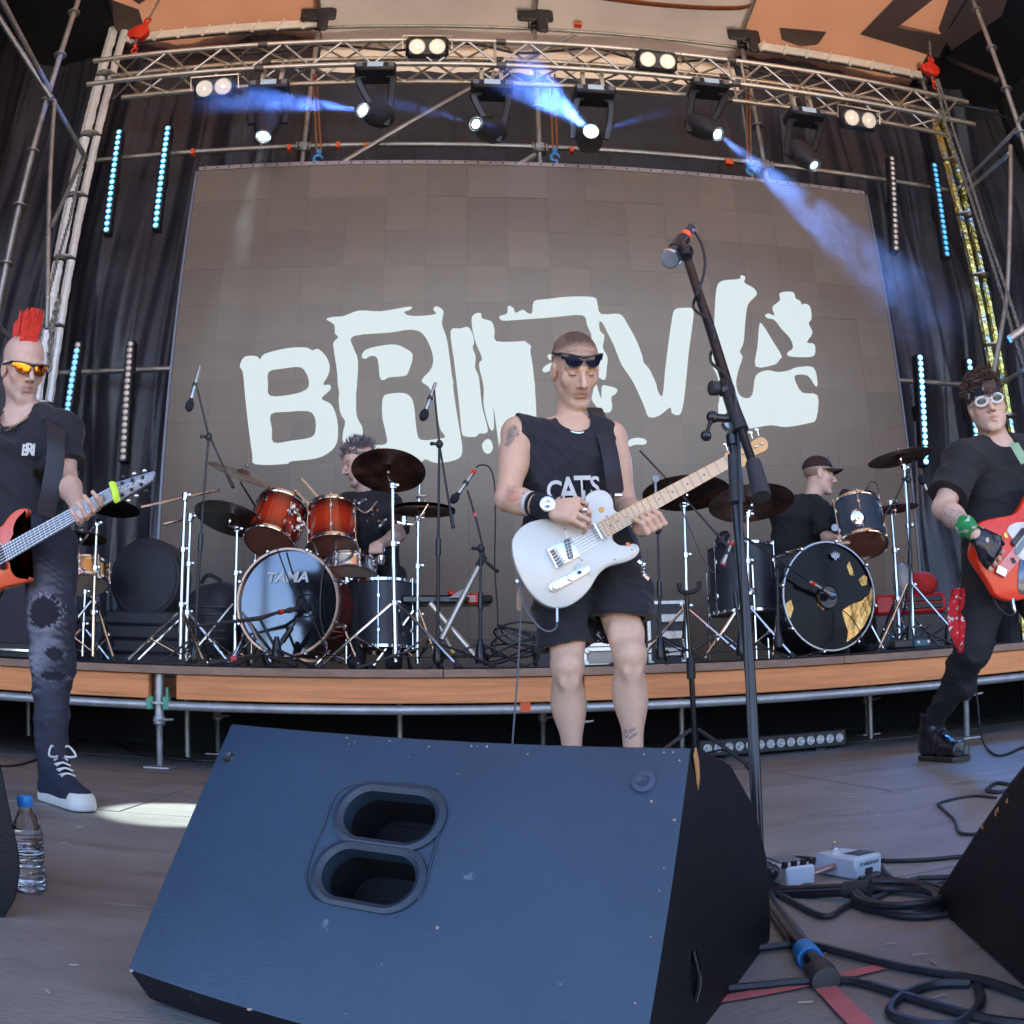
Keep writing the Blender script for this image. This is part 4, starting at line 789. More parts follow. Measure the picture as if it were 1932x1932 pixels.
pts += [(at(968, 815, 3.1), (.02, .05, .028), GR, .8, None, -.35), (at(962, 832, 3.1), (.014, .05, .022), GR, .8, None, -.2), (at(957, 843, 3.1), (.012, .05, .012), GR, .8, None, -.3)]
pts += [(at(968, 940, 2.98), (.020, .07, .024), (.60, .20, .13), .65, None, -.5), (at(963, 925, 2.98), (.013, .07, .016), (.25, .2, .2), .7, None, .0), (at(981, 951, 2.98), (.022, .07, .014), (.25, .17, .16), .7, None, .05), (at(992, 935, 2.98), (.02, .07, .006), (.28, .22, .22), .7, None, .0)]
pts += [(at(1190, 1383, 3.05), (.02, .06, .022), (.13, .14, .16), .8, None, .0)]
body = sdf_obj('body', sd, skinm, sg, tint=skin_tint(SK, pts), crisp=HC)
# sleeveless shirt
ct = SDF((.15, 2.9, .8), (.95, 3.42, 1.5), .005); fy = V(0, 1, 0); ch = at(1068, 880, 3.17); ws = at(1072, 1000, 3.19); hp = at(1100, 1075, 3.2)
ct.cap(ch, ws, .168, .150, .03, sq=(fy, .70)); ct.cap(ws, hp, .150, .155, .03, sq=(fy, .72)); ct.cap(shR + V(.03, 0, -.0), shL + V(-.03, 0, 0), .058, k=.04, sq=(fy, 1.05)); ct.cap(shR + V(.018, 0, .0), nb + V(-.02, 0, -.01), .058, .05, .03); ct.cap(shL + V(-.018, 0, 0), nb + V(.02, 0, -.01), .058, .05, .03)
ct.cap(shR + V(.02, 0, .005), shR + V(.055, 0, -.12), .072, .07, .03); ct.cap(shL + V(-.03, 0, .005), shL + V(-.06, 0, -.12), .066, .07, .03)
ct.cut(shR + V(-.005, 0, 0), V(-1, -.1, -.12), .16); ct.cut(shL + V(.012, 0, 0), V(1, -.1, -.08), .16)
ct.ell(nb + V(.012, -.05, .045), (.066, .085, .080), None, .008, 'sub'); ct.cap(nb + V(0, .03, -.02), HC, .062, .06, .006, mode='sub')
sdf_obj('shirt', ct, black_shirt, sg, disp=folds(.016, 28, (.6, 0, .8), 3, .003))
# shorts
st = SDF((.2, 2.85, .42), (1.0, 3.5, 1.05), .0055)
st.cap(at(1075, 1035, 3.2), at(1145, 1035, 3.2), .12, k=.04, sq=(fy, .9)); st.cap(at(1066, 1085, 3.2), at(1067, 1225, 3.14), .115, .105, .03); st.cap(at(1152, 1085, 3.2), at(1176, 1180, 3.10), .118, .112, .03)
st.ell(at(1024, 1135, 3.18), (.035, .06, .08), None, .02); st.ell(at(1220, 1130, 3.15), (.03, .06, .075), None, .02)
st.cut(at(1066, 1221, 3.14), V(.12, -.1, -1), .19); st.cut(at(1168, 1167, 3.1), V(-.12, -.12, -1), .115); st.cut(at(1200, 1172, 3.1), V(.1, -.12, -1), .13)
st.cap(knR, hpR + (knR - hpR) * .35, .066, .08, .004, mode='sub'); st.cap(knL, hpL + (knL - hpL) * .45, .066, .085, .004, mode='sub')
sdf_obj('shorts', st, black_short, sg, disp=folds(.012, 26, (.3, 0, 1), 5))
# shoes and socks, behind the wedge
for a in (anR, anL):
    m = SDF(a - V(.08, .25, .09), a + V(.08, .12, .1), .006); m.cap(a + V(0, .02, -.0), a + V(0, .0, .03), .048, .045); m.cap(a + V(0, .03, -.03), a + V(0, -.15, -.035), .04, .042, .02); m.cut(a + V(0, 0, -.066), V(0, 0, -1), .3); sdf_obj('shoe', m, black_short, sg)
    MB().lathe(a + V(0, 0, .03), (0, 0, 1), [(0, .04), (.0, .046), (.05, .044), (.05, .038)], 16).build('sock', M('white_sock', (.7, .7, .72), .8), sg)
def buzz(par, c, F, s, mat, z0=.045, tilt=.55, grow=.0035, name='hair', fade=None):
    m = SDF(c - .16, c + .17, .004); m.ell(c + F @ (V(0, -.016, .038) * s), V(.076 + grow, .098 + grow, .088 + grow) * s, F); m.cut(c + F @ (V(0, .05, z0) * s), F @ V(0, tilt, -1), .3)
    tn = None
    if fade:
        mat = M('fading_' + mat.name, (1, 1, 1), .75, 0, .22, 220, .35, 600, tint=True)
        def tn(v): q = (v - (c + F @ (V(0, .05, z0) * s))) @ (F @ nrm(V(0, -tilt, 1))); r_ = np.sin(v @ V(1271, 3117, 7417)) * 4375.85; w = np.clip(q / .04 + .35 * (r_ - np.floor(r_) - .5), 0, 1)[:, None] ** .8; return np.array(fade[0]) * .92 * (1 - w) + np.array(fade[1]) * w
    return sdf_obj(name, m, mat, par, tint=tn, disp=lambda v, n: .0012 * np.sin(v @ V(900, 300, 700)) * np.sin(v @ V(-300, 800, 500)) - .001)
hairm = M('cropped_hair', (.17, .10, .078), .8, 0, .35, 120, .5, 600, spots=((.34, .22, .17), 30, .56, .15))
buzz(sg, HC, HF, HS, hairm, z0=.068, tilt=.50, grow=.0052, fade=(SK, (.12, .068, .055)))
# sunglasses pushed above the brows: two wrapped lenses on a bar
def shades(par, T, F, s, lensmat, framemat, zc, style='wrap', dy=0.):
    g = MB(); n = 9
    for q in (-1, 1):
        A = []
        for i in range(n):
            a = i / (n - 1); x = q * (.005 + a * .067); y = .112 - .036 * a ** 2.1 + dy - .004 * (1 - a); top = .009 + .009 * math.sin(a * 2.2); bot = -.005 - .019 * math.sin(min(1, a * 1.15) * math.pi) ** .6 if a < .87 else .0
            A.append((T(x, y, zc + top), T(x, y + .002, zc + bot)))
        P = np.array([[p, (p * .5 + r * .5) + F @ V(0, .004, 0), r] for p, r in A]); P2 = P - (F @ V(0, .003, 0))
        m = MB().grid(P if q > 0 else P[::-1]); m.grid((P2 if q < 0 else P2[::-1])); m.build('lens', lensmat, g_par[0])
        g.tube([r for r, _ in A], .0025, 6); g.tube([_ for r, _ in A], .0016, 5)
        g.tube([A[-1][0], T(q * .080, .045, zc + .010), T(q * .085, -.005, zc + .006)], [.005, .004, .003], 6, flat=(.6, 1.3))
    g.tube([T(-.008, .111 + dy, zc + .010), T(.008, .111 + dy, zc + .010)], .004, 6)
    return g
gfr = M('glasses_black', (.02, .02, .03), .3); glens = M('dark_lens', (.008, .010, .03), .08, coat=.3)
def make_shades(par, T, F, s, lens, fr, zc, dy=0.):
    global g_par
    holder = MB().tube([T(-.03, .108 + dy, zc + .016), T(.03, .108 + dy, zc + .016)], .0015, 5).build('sunglasses', fr, par); g_par = [holder]
    shades(par, T, F, s, lens, fr, zc, dy=dy).build('frame', fr, holder)
g_par = [None]
make_shades(sg, T, HF, HS, glens, gfr, .050, dy=-.006)
# necklace, wristband, rings
cp = spline([nb + V(-.048, -.03, .01), nb + V(-.03, -.082, -.022), nb + V(.012, -.100, -.040), nb + V(.045, -.08, -.024), nb + V(.055, -.03, .01)], 8); MB().tube(cp, .0042, 6).build('neck_chain', silverm, sg)
dW = nrm(wrR - elR); MB().lathe(wrR - dW * .062, dW, [(0, .036), (.003, .041), (.07, .037), (.073, .033)], 22).build('wristband', blackcloth, sg)
MB().lathe(wrR - dW * .095, dW, [(0, .037), (.0, .042), (.012, .042), (.012, .037)], 22).build('bracelet', whitep, sg)
MB().lathe(wrR - dW * .078, dW, [(0, .037), (.0, .042), (.005, .042), (.005, .037)], 22).build('bracelet', blackcloth, sg)
wb = wrR - dW * .022 + V(0, -.041, 0); m = MB().lathe(wb, (0, -1, 0), [(0, .026), (.004, .025), (.006, .02), (.004, .012), (.007, .006), (.008, .001)], 20)
for r_ in (.022, .015, .009):
    for i in range(int(r_ * 700)): a = i * 6.283 / int(r_ * 700); m.sph(wb + V(r_ * math.cos(a), -.006, r_ * math.sin(a)), .0024, 6)
mo = m.build('silver_medallion', silverm, sg); mo['kind'] = 'stuff'
for i in (2,): p, q = fR[i][0], fR[i][1]; MB().lathe(p + (q - p) * .55, nrm(q - p), [(-.006, .0105), (-.004, .0122), (.004, .0122), (.006, .0105)], 14).build('ring', silverm, sg)
MB().tube(spline([at(1206, 1060, 3.02), at(1214, 1068, 3.0), at(1213, 1082, 3.0), at(1222, 1092, 3.02)], 6), [.006, .011] * 9 + [.006], 6).build('belt_chain', silverm, sg)
mt = M('shirt_print', (.58, .60, .60), .8, var=.15, scale=40)
for ch_, px, py, sz in (('C', 1046, 926, .10), ('A', 1073, 924, .125), ('T', 1100, 921, .122), ('S', 1123, 917, .095)):
    f_ = at(px, py, 3.030); text_part('print_letter', ch_, f_, V(1, 0, .02), V(-.02, 0, 1), sz, mt, sg, bold=.02, xs=.8, depth=0)
# white guitar
gt = thing('electric_guitar', P7(800, 600, 2.93), 'white single cut electric guitar with maple neck held by the middle man', 'guitar')
OUT7 = [(275, 560), (285, 500), (330, 430), (400, 375), (480, 345), (560, 330), (680, 325), (790, 330), (870, 290), (905, 220), (910, 150), (950, 105), (1020, 82), (1080, 90), (1125, 125), (1150, 180), (1160, 250), (1200, 275), (1265, 300), (1285, 330), (1270, 390), (1200, 430), (1150, 465), (1155, 520), (1200, 555), (1260, 560), (1320, 545), (1365, 560), (1380, 600), (1365, 640), (1320, 680), (1240, 712), (1140, 735), (1080, 765), (1030, 810), (990, 870), (955, 930), (905, 990), (840, 1045), (770, 1085), (700, 1103), (620, 1100), (540, 1065), (470, 1010), (410, 940), (360, 860), (315, 760), (285, 660)]
GY = 2.93; O_ = P7(800, 600, GY)
def G7(x, y, dy=0.): return P7(x, y, GY + dy)
poly = [((G7(x, y) - O_)[0], (G7(x, y) - O_)[2]) for x, y in OUT7]; poly = spline(poly, 3, closed=True)
wg = M('aged_white_lacquer', (.70, .71, .66), .22, 0, .04, 3, coat=.6, spots=((.66, .52, .34), 3.2, .66, .1)); rimm = M('guitar_rim_wear', (.45, .36, .26), .35, coat=.4, spots=((.7, .7, .66), 5, .5, .1))
gb = slab(MB(), poly, O_, V(1, 0, 0), V(0, 0, 1), V(0, .045, 0), .007).build('guitar_body', wg, gt)
pg = [(722, 435), (775, 385), (850, 370), (990, 370), (1100, 470), (1150, 530), (1210, 575), (1300, 575), (1355, 600), (1330, 640), (1240, 690), (1120, 722), (1040, 760), (985, 815), (940, 835), (935, 800), (790, 760), (870, 690), (800, 600), (735, 500)]
pk = slab(MB(), [((G7(x, y) - O_)[0], (G7(x, y) - O_)[2]) for x, y in pg], O_ + V(0, -.0035, 0), V(1, 0, 0), V(0, 0, 1), V(0, .0042, 0), .001).build('pickguard', M('white_pickguard', (.72, .74, .70), .3, coat=.3, var=.03), gt)
def quad7(pts, y, th, name, mat, bev=.0012): return slab(MB(), [((G7(a, b) - O_)[0], (G7(a, b) - O_)[2]) for a, b in pts], O_ + V(0, y, 0), V(1, 0, 0), V(0, 0, 1), V(0, th, 0), bev).build(name, mat, gt)
br = quad7([(572, 600), (775, 492), (865, 655), (655, 768)], -.006, .004, 'bridge_plate', M('bridge_chrome', (.75, .8, .8), .28, .7, .05)); quad7([(575, 605), (590, 598), (672, 760), (655, 768)], -.013, .009, 'bridge_lip', chrome)
pl = MB()
for i in range(9): a = i / 8; pl.sph(G7(752 + a * 30, 532 + a * 130, -.009), (.0095, .005, .0095), 10)
pl.build('pickup', M('pickup_grey', (.14, .15, .17), .4), gt)
for i in range(6): MB().cyl(G7(748 + i * 5.5, 540 + i * 24, -.016), G7(748 + i * 5.5, 540 + i * 24, -.010), .0022, n=8).build('pole_piece', chrome, gt)
for i in range(6): a = i / 5; s0 = G7(598 + a * 74, 625 + a * 120, -.012); s1 = G7(640 + a * 76, 600 + a * 112, -.012); MB().tube([s0, s1], .0042, 7).tube([s1, s1 + V(.003, -.004, .008)], .0016, 5).build('saddle', chrome, gt)
cpl = quad7([(590, 925), (605, 890), (900, 735), (935, 735), (950, 770), (935, 800), (650, 965), (615, 970)], -.006, .004, 'control_plate', M('control_chrome', (.78, .82, .82), .25, .6, .05))
for kx, ky in ((650, 918), (778, 842)): MB().lathe(G7(kx, ky, -.006), (0, -1, 0), [(0, .012), (.008, .0115), (.014, .011), (.016, .0095), (.0165, .001)], 18).build('knob', chrome, gt)
MB().tube([G7(845, 790, -.006), G7(860, 795, -.016), G7(872, 800, -.018)], [.002, .005, .005], 8).build('switch', blkg, gt)
for a, b in ((730, 422), (880, 692), (1160, 687), (1310, 600), (605, 948), (935, 757), (905, 772), (820, 822), (1062, 518), (1090, 508), (1092, 312)): MB().sph(G7(a, b, -.004), (.0028, .0015, .0028), 8).build('screw', M('screw_dark', (.2, .18, .17), .4, .6), gt)
quad7([(1255, 545), (1285, 537), (1297, 560), (1262, 572)], -.005, .004, 'orange_pick', M('orange_pick', (.85, .25, .1), .5)); quad7([(1025, 240), (1050, 232), (1078, 245), (1070, 272), (1045, 285), (1022, 265)], -.0015, .002, 'worn_patch', M('bare_wood_patch', (.72, .42, .12), .5))
maple = M('maple_neck', (.72, .40, .14), .3, 0, .1, 5, coat=.4, stretch=(1, 1, 8)); frm = M('fret_wire', (.6, .62, .6), .25, .9)
nA, nB = G7(1048, 435, -.012), at(1372, 872, 2.87); nd = nrm(nB - nA); nu = nrm(np.cross(nd, V(0, 1, 0))); nu = nu if nu[2] > 0 else -nu; nf = np.cross(nu, nd); nf = nf if nf[1] < 0 else -nf; NL = np.linalg.norm(nB - nA)
def neck(par, A, d, u, f, L_, w0, w1, mat, frets, fm, dots=None, dotm=None, name='neck', th=.02):
    n = MB(); n.add(np.array([A - u * w0 + f * .0, A + u * w0, A + d * L_ + u * w1, A + d * L_ - u * w1, A - u * w0 * .8 - f * th, A + u * w0 * .8 - f * th, A + d * L_ + u * w1 * .75 - f * th, A + d * L_ - u * w1 * .75 - f * th]), [(0, 1, 2, 3), (7, 6, 5, 4), (0, 4, 5, 1), (1, 5, 6, 2), (2, 6, 7, 3), (3, 7, 4, 0)])
    o = n.build(name, mat, par, smooth=False); N_ = frets
    for i in range(N_ + 1):
        q = L_ * (1 - (1 - 2 ** (-i / 12)) / (1 - 2 ** (-N_ / 12))) if i else L_; w = w0 + (w1 - w0) * q / L_; MB().cyl(A + d * q - u * w + f * .0012, A + d * q + u * w + f * .0012, .0013 if i else .0028, n=6).build('fret', fm, o)
    if dots:
        for i in dots: q1 = L_ * (1 - (1 - 2 ** (-i / 12)) / (1 - 2 ** (-N_ / 12))); q0 = L_ * (1 - (1 - 2 ** (-(i - 1) / 12)) / (1 - 2 ** (-N_ / 12))); MB().sph(A + d * (q0 + q1) / 2 + f * .0006, .0032, 8).build('fret_dot', dotm, o)
    return o
nk = neck(gt, nA, nd, nu, nf, NL, .0275, .0215, maple, 21, frm, (3, 5, 7, 9, 15, 17, 19), gfr)
MB().tube([G7(980, 378, -.018), G7(1055, 512, -.018)], .008, 10).build('neck_pickup', M('pickup_cover', (.75, .78, .78), .15, .8), gt)
hs = [(1367, 862), (1374, 851), (1390, 849), (1410, 840), (1425, 828), (1437, 824), (1447, 830), (1450, 841), (1445, 850), (1432, 856), (1421, 862), (1411, 873), (1398, 884), (1386, 888), (1377, 884)]
hO = at(1410, 860, 2.875); hd = slab(MB(), spline([((at(a, b, 2.875) - hO)[0], (at(a, b, 2.875) - hO)[2]) for a, b in hs], 3, True), hO, V(1, 0, 0), V(0, 0, 1), V(0, .015, 0), .003).build('headstock', maple, gt)
for i in range(6): p = at(1379 + i * 11.5, 868 - i * 6.2, 2.872); MB().lathe(p, (0, -1, 0), [(0, .005), (.004, .005), (.005, .0035), (.01, .003), (.011, .001)], 10).build('tuner_post', chrome, hd)
for i in range(6): p = at(1373 + i * 11.8, 850 - i * 5.6, 2.89); MB().cyl(p, p + V(-.004, 0, .018), .0022, n=6).sph(p + V(-.006, 0, .022), (.010, .004, .006), 8).build('tuner_button', chrome, hd)
for i in range(6):
    o_ = (i - 2.5) / 2.5; MB().cyl(G7(640 + i * 15, 605 + i * 22, -.016), nB + nu * o_ * -.016 + nf * .004, .00042, n=4).build('string', silverm, gt)
# strap and lead
sp = [at(1137, 810, 3.1), at(1146, 835, 3.075), at(1152, 862, 3.055), at(1158, 900, 3.03), at(1161, 925, 2.99), at(1163, 938, 2.965)]
MB().tube(spline([at(1121, 770, 3.2), at(1128, 787, 3.13)] + sp, 5), [.03] * 30 + [.028, .022, .016, .012, .01, .01], 8, flat=(1, .1)).build('strap', leather_m, gt)
MB().box(at(1167, 934, 2.955), (.03, .008, .012), bev=.003).build('strap_buckle', chrome, gt)
MB().tube(spline([P7(330, 830, 2.97), P7(345, 900, 2.965), P7(345, 1000, 2.96), P7(338, 1130, 2.955)], 6), [.010] * 10 + [.014, .016, .018, .018, .017, .016, .014, .012, .008], 8, flat=(1, .2)).build('strap_end', M('tan_strap', (.34, .25, .19), .6), gt)
MB().lathe(P7(318, 880, 2.95), (0, -1, .2), [(0, .005), (.006, .008), (.01, .006)], 10).build('strap_button', chrome, gt)
MB().cyl(P7(665, 1105, 2.94), P7(665, 1225, 2.93), .0055, n=10).build('jack_plug', silverm, gt)
MB().tube(spline([P7(665, 1225, 2.93), P7(655, 1275, 2.93), P7(600, 1305, 2.93), P7(520, 1275, 2.93), P7(420, 1160, 2.93), P7(370, 1040, 2.93), P7(348, 900, 2.94), P7(345, 860, 2.96), P7(355, 1000, 2.98), P7(350, 1200, 2.98), P7(335, 1500, 2.98), P7(315, 1800, 2.96), at(967, 1400, 2.9), V(at(960, 1500, 2.7)[0], 2.75, .01)], 8), .0032, 7).build('lead', M('lead_grey', (.10, .11, .14), .4), gt)
# ---------------------------------------------------------------- the guitarist with the red mohawk
def P5(x, y, d): return at((x / 3.45) / 1.3251, (y / 3.45 + 1200) / 1.3251, d)
def P4(x, y, d): return at((x / 3.864) / 1.3251, (y / 3.864 + 780) / 1.3251, d)
lg = thing('person', (-1.42, 2.95, 0), 'man with red mohawk and mirrored orange sunglasses playing the orange red guitar', 'person')
HC = at(44, 696, 3.0); HF = frame(V(1.05, -1, -.42), V(-.02, -.12, 1)); HS = 1.02; T = lambda *p: HC + HF @ (np.array(p) * HS)
nb = at(42, 782, 3.04); shL, shR = at(118, 812, 3.0), at(-42, 812, 3.1); elL, wrL = at(126, 908, 2.97), at(149, 957, 2.74); elR, wrR = at(-95, 940, 3.0), at(-40, 1010, 2.8)
hpL, hpR = at(95, 1035, 3.0), at(-10, 1035, 3.05); knL, knR = at(95, 1170, 2.88), at(-75, 1180, 3.0); anL = at(101, 1440, 2.87); anL[2] = .10; anR = V(at(-110, 1420, 3.2)[0], 3.2, .08)
sd = SDF((-1.98, 2.5, -.02), (-.95, 3.35, 1.72), .0042)
headf(sd, HC, HF, HS); sd.cap(nb + V(0, .02, -.03), HC + HF @ V(0, -.03, -.06), .06, .056, .03); sd.cap(nb + V(0, 0, -.08), at(40, 1010, 3.05), .11, .1, .05, sq=(V(0, 1, 0), .7)); sd.cap(shR, shL, .05, k=.05)
sd.cap(nb + V(.04, 0, -.01), shL, .045, .045, .04)
armf(sd, shL, elL, wrL, s=.98)
handf(sd, wrL, P5(745, 285, 2.70) - wrL, V(-.75, .35, .6), -1, curl=((30, 55, 30), (32, 60, 35), (35, 62, 35), (38, 60, 35)), spread=7, thumb=((.5, .4), 0), s=1.02)
armf(sd, shR, elR, wrR, s=.98); handf(sd, wrR, V(.6, -.25, -.5), V(.1, 1, 0), -1, curl=((30, 50, 30),) * 4)
pts = face_paints(HC, HF, HS, stub=(.42, .30, .26), brow=(.45, .31, .25)) + [(T(0, -.03, .06), V(.09, .1, .06), (.60, .43, .37), .4, HF)]
sdf_obj('body', sd, skinm, lg, tint=skin_tint((.68, .45, .36), pts), crisp=HC)
# mohawk: a fan of upright locks along the crown
mh = M('red_mohawk_hair', (.80, .05, .03), .6, 0, .3, 60, .5, 200); m = MB()
for i in range(520):
    a = RNG.random(); q = RNG.normal() * .015; th_ = -.35 + a * 1.9; b0 = T(q, .088 * math.cos(.75 + a * 1.65) - .012, .036 + .088 * math.sin(.75 + a * 1.65))
    h = (.118 - .048 * a) * (.8 + .25 * RNG.random()); d = nrm(HF @ V(q * 1.2, .30 - .65 * a + .06 * RNG.normal(), 1)); m.tube([b0 - d * .01, b0 + d * h * .5 + V(.004, 0, 0) * RNG.normal(), b0 + d * h], [.007, .0075, .0015], 4, caps=False)
hm_ = m.build('mohawk_hair', mh, lg); hm_['kind'] = 'stuff'
omir = M('orange_mirror_lens', (1., .30, .02), .12, .85, .5, 30, spots=((.25, .02, .01), 26, .52, .1))
make_shades(lg, T, HF, HS, omir, gfr, .002)
neck_p = spline([nb + V(-.062, -.02, .015), nb + V(-.05, -.09, -.045), nb + V(.005, -.125, -.095), nb + V(.06, -.08, -.04), nb + V(.075, -.01, .02)], 9); mc = MB()
for i in range(len(neck_p) - 1): mc.tube([neck_p[i], neck_p[i] * .3 + neck_p[i + 1] * .7], [.0075, .0075], 6)
c_ = mc.build('neck_chain', silverm, lg); c_['kind'] = 'stuff'
ct = SDF((-2.1, 2.65, .75), (-.95, 3.4, 1.5), .0052)
ct.cap(at(40, 880, 3.04), at(44, 1000, 3.05), .185, .170, .03, sq=(fy, .70)); ct.cap(shR, shL + V(-.02, 0, -.0), .07, k=.04); ct.cap(nb + V(.02, 0, -.01), shL, .055, .066, .03); ct.cap(nb + V(-.02, 0, -.01), shR, .055, .066, .03)
ct.cap(shL, elL + (shL - elL) * .22, .072, .083, .03); ct.cut(elL + (shL - elL) * .30, elL - shL + V(0, 0, -.0), .12); ct.cap(shL, elL + V(0, 0, -.05), .054, .056, .006, mode='sub') if False else None
ct.ell(nb + V(.005, -.05, .02), (.075, .09, .085), None, .008, 'sub'); ct.cap(nb + V(0, .03, -.02), HC, .063, .06, .006, mode='sub')
sdf_obj('shirt', ct, black_shirt, lg, disp=folds(.015, 26, (.6, 0, .8), 11, .003))
for tx, px, py, sz in (('B', 49, 849, .055), ('R', 58, 848, .062), ('I', 64, 848, .055)): text_part('print_letter', tx, at(px, py, 2.875), V(1, .1, 0), V(0, 0, 1), sz, mt, lg, bold=.03)
text_part('print_letter', 'A', at(93.5, 854, 2.885), V(1, .1, 0), V(0, 0, 1), .055, mt, lg, bold=.03, xs=.5)
jn = SDF((-2.1, 2.6, .06), (-.95, 3.4, 1.0), .0055)
jn.cap(at(60, 1000, 3.04), at(0, 1000, 3.08), .13, k=.04, sq=(fy, .85)); jn.cap(hpL, knL, .108, .084, .03); jn.cap(knL, anL + V(0, 0, .07), .080, .056, .03); jn.cap(anL + V(0, 0, .09), anL + V(0, 0, .035), .056, .060, .02); jn.ell(knL + (anL - knL) * .3 + V(0, .02, 0), (.075, .075, .13), None, .03)
jn.cap(hpR, knR, .108, .08, .03); jn.cap(knR, anR + V(0, 0, .05), .075, .055, .03); jn.cut(anL + V(0, 0, .02), V(0, 0, -1), .12)
def denim_tint(v):
    c = np.tile(np.array((.028, .03, .05)), (len(v), 1)); k_ = knL
    def bl(cc, r, col, s):
        nonlocal c
        l = np.linalg.norm((v - cc) / np.array(r), axis=1); l = l + .16 * np.sin(v @ V(90, 40, 230) + 2 * np.sin(v @ V(60, 0, 50))) + .1 * np.sin(v @ V(-90, 40, 260)); w = (np.clip((1.1 - l) / .5, 0, 1) * s)[:, None]; c = c * (1 - w) + np.array(col) * w
    bl(P5(370, 1330, 2.83), (.07, .12, .17), (.22, .225, .28), .9); bl(P5(330, 950, 2.87), (.09, .12, .10), (.10, .10, .13), .7); bl(P5(440, 1800, 2.83), (.05, .1, .12), (.05, .055, .085), .7)
    for (x, y, rx, rz) in ((385, 1140, .060, .056), (470, 1500, .028, .022), (450, 1690, .040, .016)):
        p = P5(x, y, 2.82); 
        for g, col in ((1.06 if rx > .05 else 1.10, (.26, .27, .31) if rx > .05 else (.12, .125, .15)), (.98, (.012, .012, .022))):
            l = np.sqrt(((v[:, 0] - p[0]) / rx) ** 2 + ((v[:, 2] - p[2]) / rz) ** 2) + .10 * np.sin(v @ V(210, 0, 330)) + .07 * np.sin(v @ V(-400, 0, 220)); w = ((l < g) & (v[:, 1] < k_[1] + .02)).astype(float)[:, None]; c = c * (1 - w) + np.array(col) * w
    return c
def jean_disp(v, n):
    o = folds(.010, 30, (.15, 0, 1), 21)(v, n)
    for (x, y, rx, rz) in ((385, 1140, .060, .056), (450, 1690, .040, .016)):
        p = P5(x, y, 2.82); l = np.sqrt(((v[:, 0] - p[0]) / rx) ** 2 + ((v[:, 2] - p[2]) / rz) ** 2) + .10 * np.sin(v @ V(210, 0, 330)) + .07 * np.sin(v @ V(-400, 0, 220)); o = np.where((l < .98) & (v[:, 1] < knL[1] + .02), o * .3 - .007, o)
    return o
sdf_obj('jeans', jn, denim, lg, tint=denim_tint, disp=jean_disp)
# canvas high-top with white laces
def hightop(par, a, toe, s=1.):
    f = nrm(V(toe[0] - a[0], toe[1] - a[1], 0)); L_ = np.linalg.norm((toe - a)[:2]); u = V(0, 0, 1); r = np.cross(f, u); nav = M('navy_canvas', (.016, .02, .045), .8, 0, .15, 60, .3, 600); wh = M('rubber_white', (.72, .72, .68), .4, 0, .08, 30)
    m = SDF(a - .25, a + .32, .0045); base = V(a[0], a[1], 0)
    m.cap(base + u * .16 - f * .01, base + u * .06 - f * .02, .046, .045, .02); m.cap(base - f * .03 + u * .045, base + f * (L_ - .05) + u * .042, .040, .040, .03, sq=(u, .95)); m.cap(base + u * .12, base + f * (L_ * .55) + u * .05, .042, .036, .04); m.cut(base + u * .02, -u, .4); m.cut(base + u * .175, u, .1)
    sh = sdf_obj('shoe', m, nav, par)
    k = SDF(a - .25, a + .32, .0045); k.cap(base - f * .035 + u * .022, base + f * (L_ - .045) + u * .022, .046, .050, .02); k.cut(base + u * .003, -u, .4); k.cut(base + u * .036, u, .4); sdf_obj('sole', k, wh, sh)
    k = SDF(a - .25, a + .32, .0045); k.ell(base + f * (L_ - .05) + u * .035, (.050, .050, .034), None); k.cut(base + u * .01, -u, .4); k.cut(base + f * (L_ - .06), -f, .3); sdf_obj('toe_cap', k, wh, sh)
    lc = MB()
    for i in range(7):
        t = i / 6; c = base + f * (.035 + t * (L_ * .5 - .02)) + u * (.165 - t * .095); n_ = nrm(f * .75 + u)
        lc.tube(spline([c - r * .024 + n_ * .002, c + n_ * .010 - f * .004, c + r * .026 + f * .01 + n_ * .0], 4), .0034, 6)
        lc.tube(spline([c + r * .024 + n_ * .002 - f * .012, c + n_ * .011 + f * .0, c - r * .026 + f * .01], 4), .0034, 6)
    c = base + f * .045 + u * .17
    for q in (-1, 1): lc.tube(spline([c, c + r * q * .03 + u * .025 + f * .01, c + r * q * .05 - u * .005 + f * .03, c + r * q * .02 - u * .01 + f * .02, c], 6), .0038, 6)
    l_ = lc.build('laces', M('white_laces', (.75, .74, .7), .8), sh); return sh
hightop(lg, V(anL[0] - .0, anL[1], 0), V(anL[0] + .19, anL[1] - .17, 0))
# orange red guitar with black hardware
og = thing('electric_guitar', P5(100, 700, 2.72), 'orange red double cut electric guitar with pointed headstock at the left edge', 'guitar')
om = M('orange_red_lacquer', (.80, .10, .03), .18, 0, .1, 4, coat=.7); G0 = P5(0, 650, 2.78)
op = [(-330, 500), (-200, 380), (-100, 400), (0, 395), (60, 320), (130, 258), (195, 238), (238, 248), (228, 290), (165, 345), (135, 420), (140, 470), (160, 520), (60, 620), (90, 690), (106, 700), (112, 760), (140, 805), (180, 825), (240, 828), (266, 845), (242, 872), (120, 905), (0, 935), (-80, 1010), (-220, 1100), (-360, 1080), (-440, 900), (-420, 660)]
oq = spline([((P5(a, b, 2.78) - G0)[0], (P5(a, b, 2.78) - G0)[2]) for a, b in op], 3, True); slab(MB(), oq, G0, V(1, 0, 0), V(0, 0, 1), V(0, .042, 0), .010).build('guitar_body', om, og)
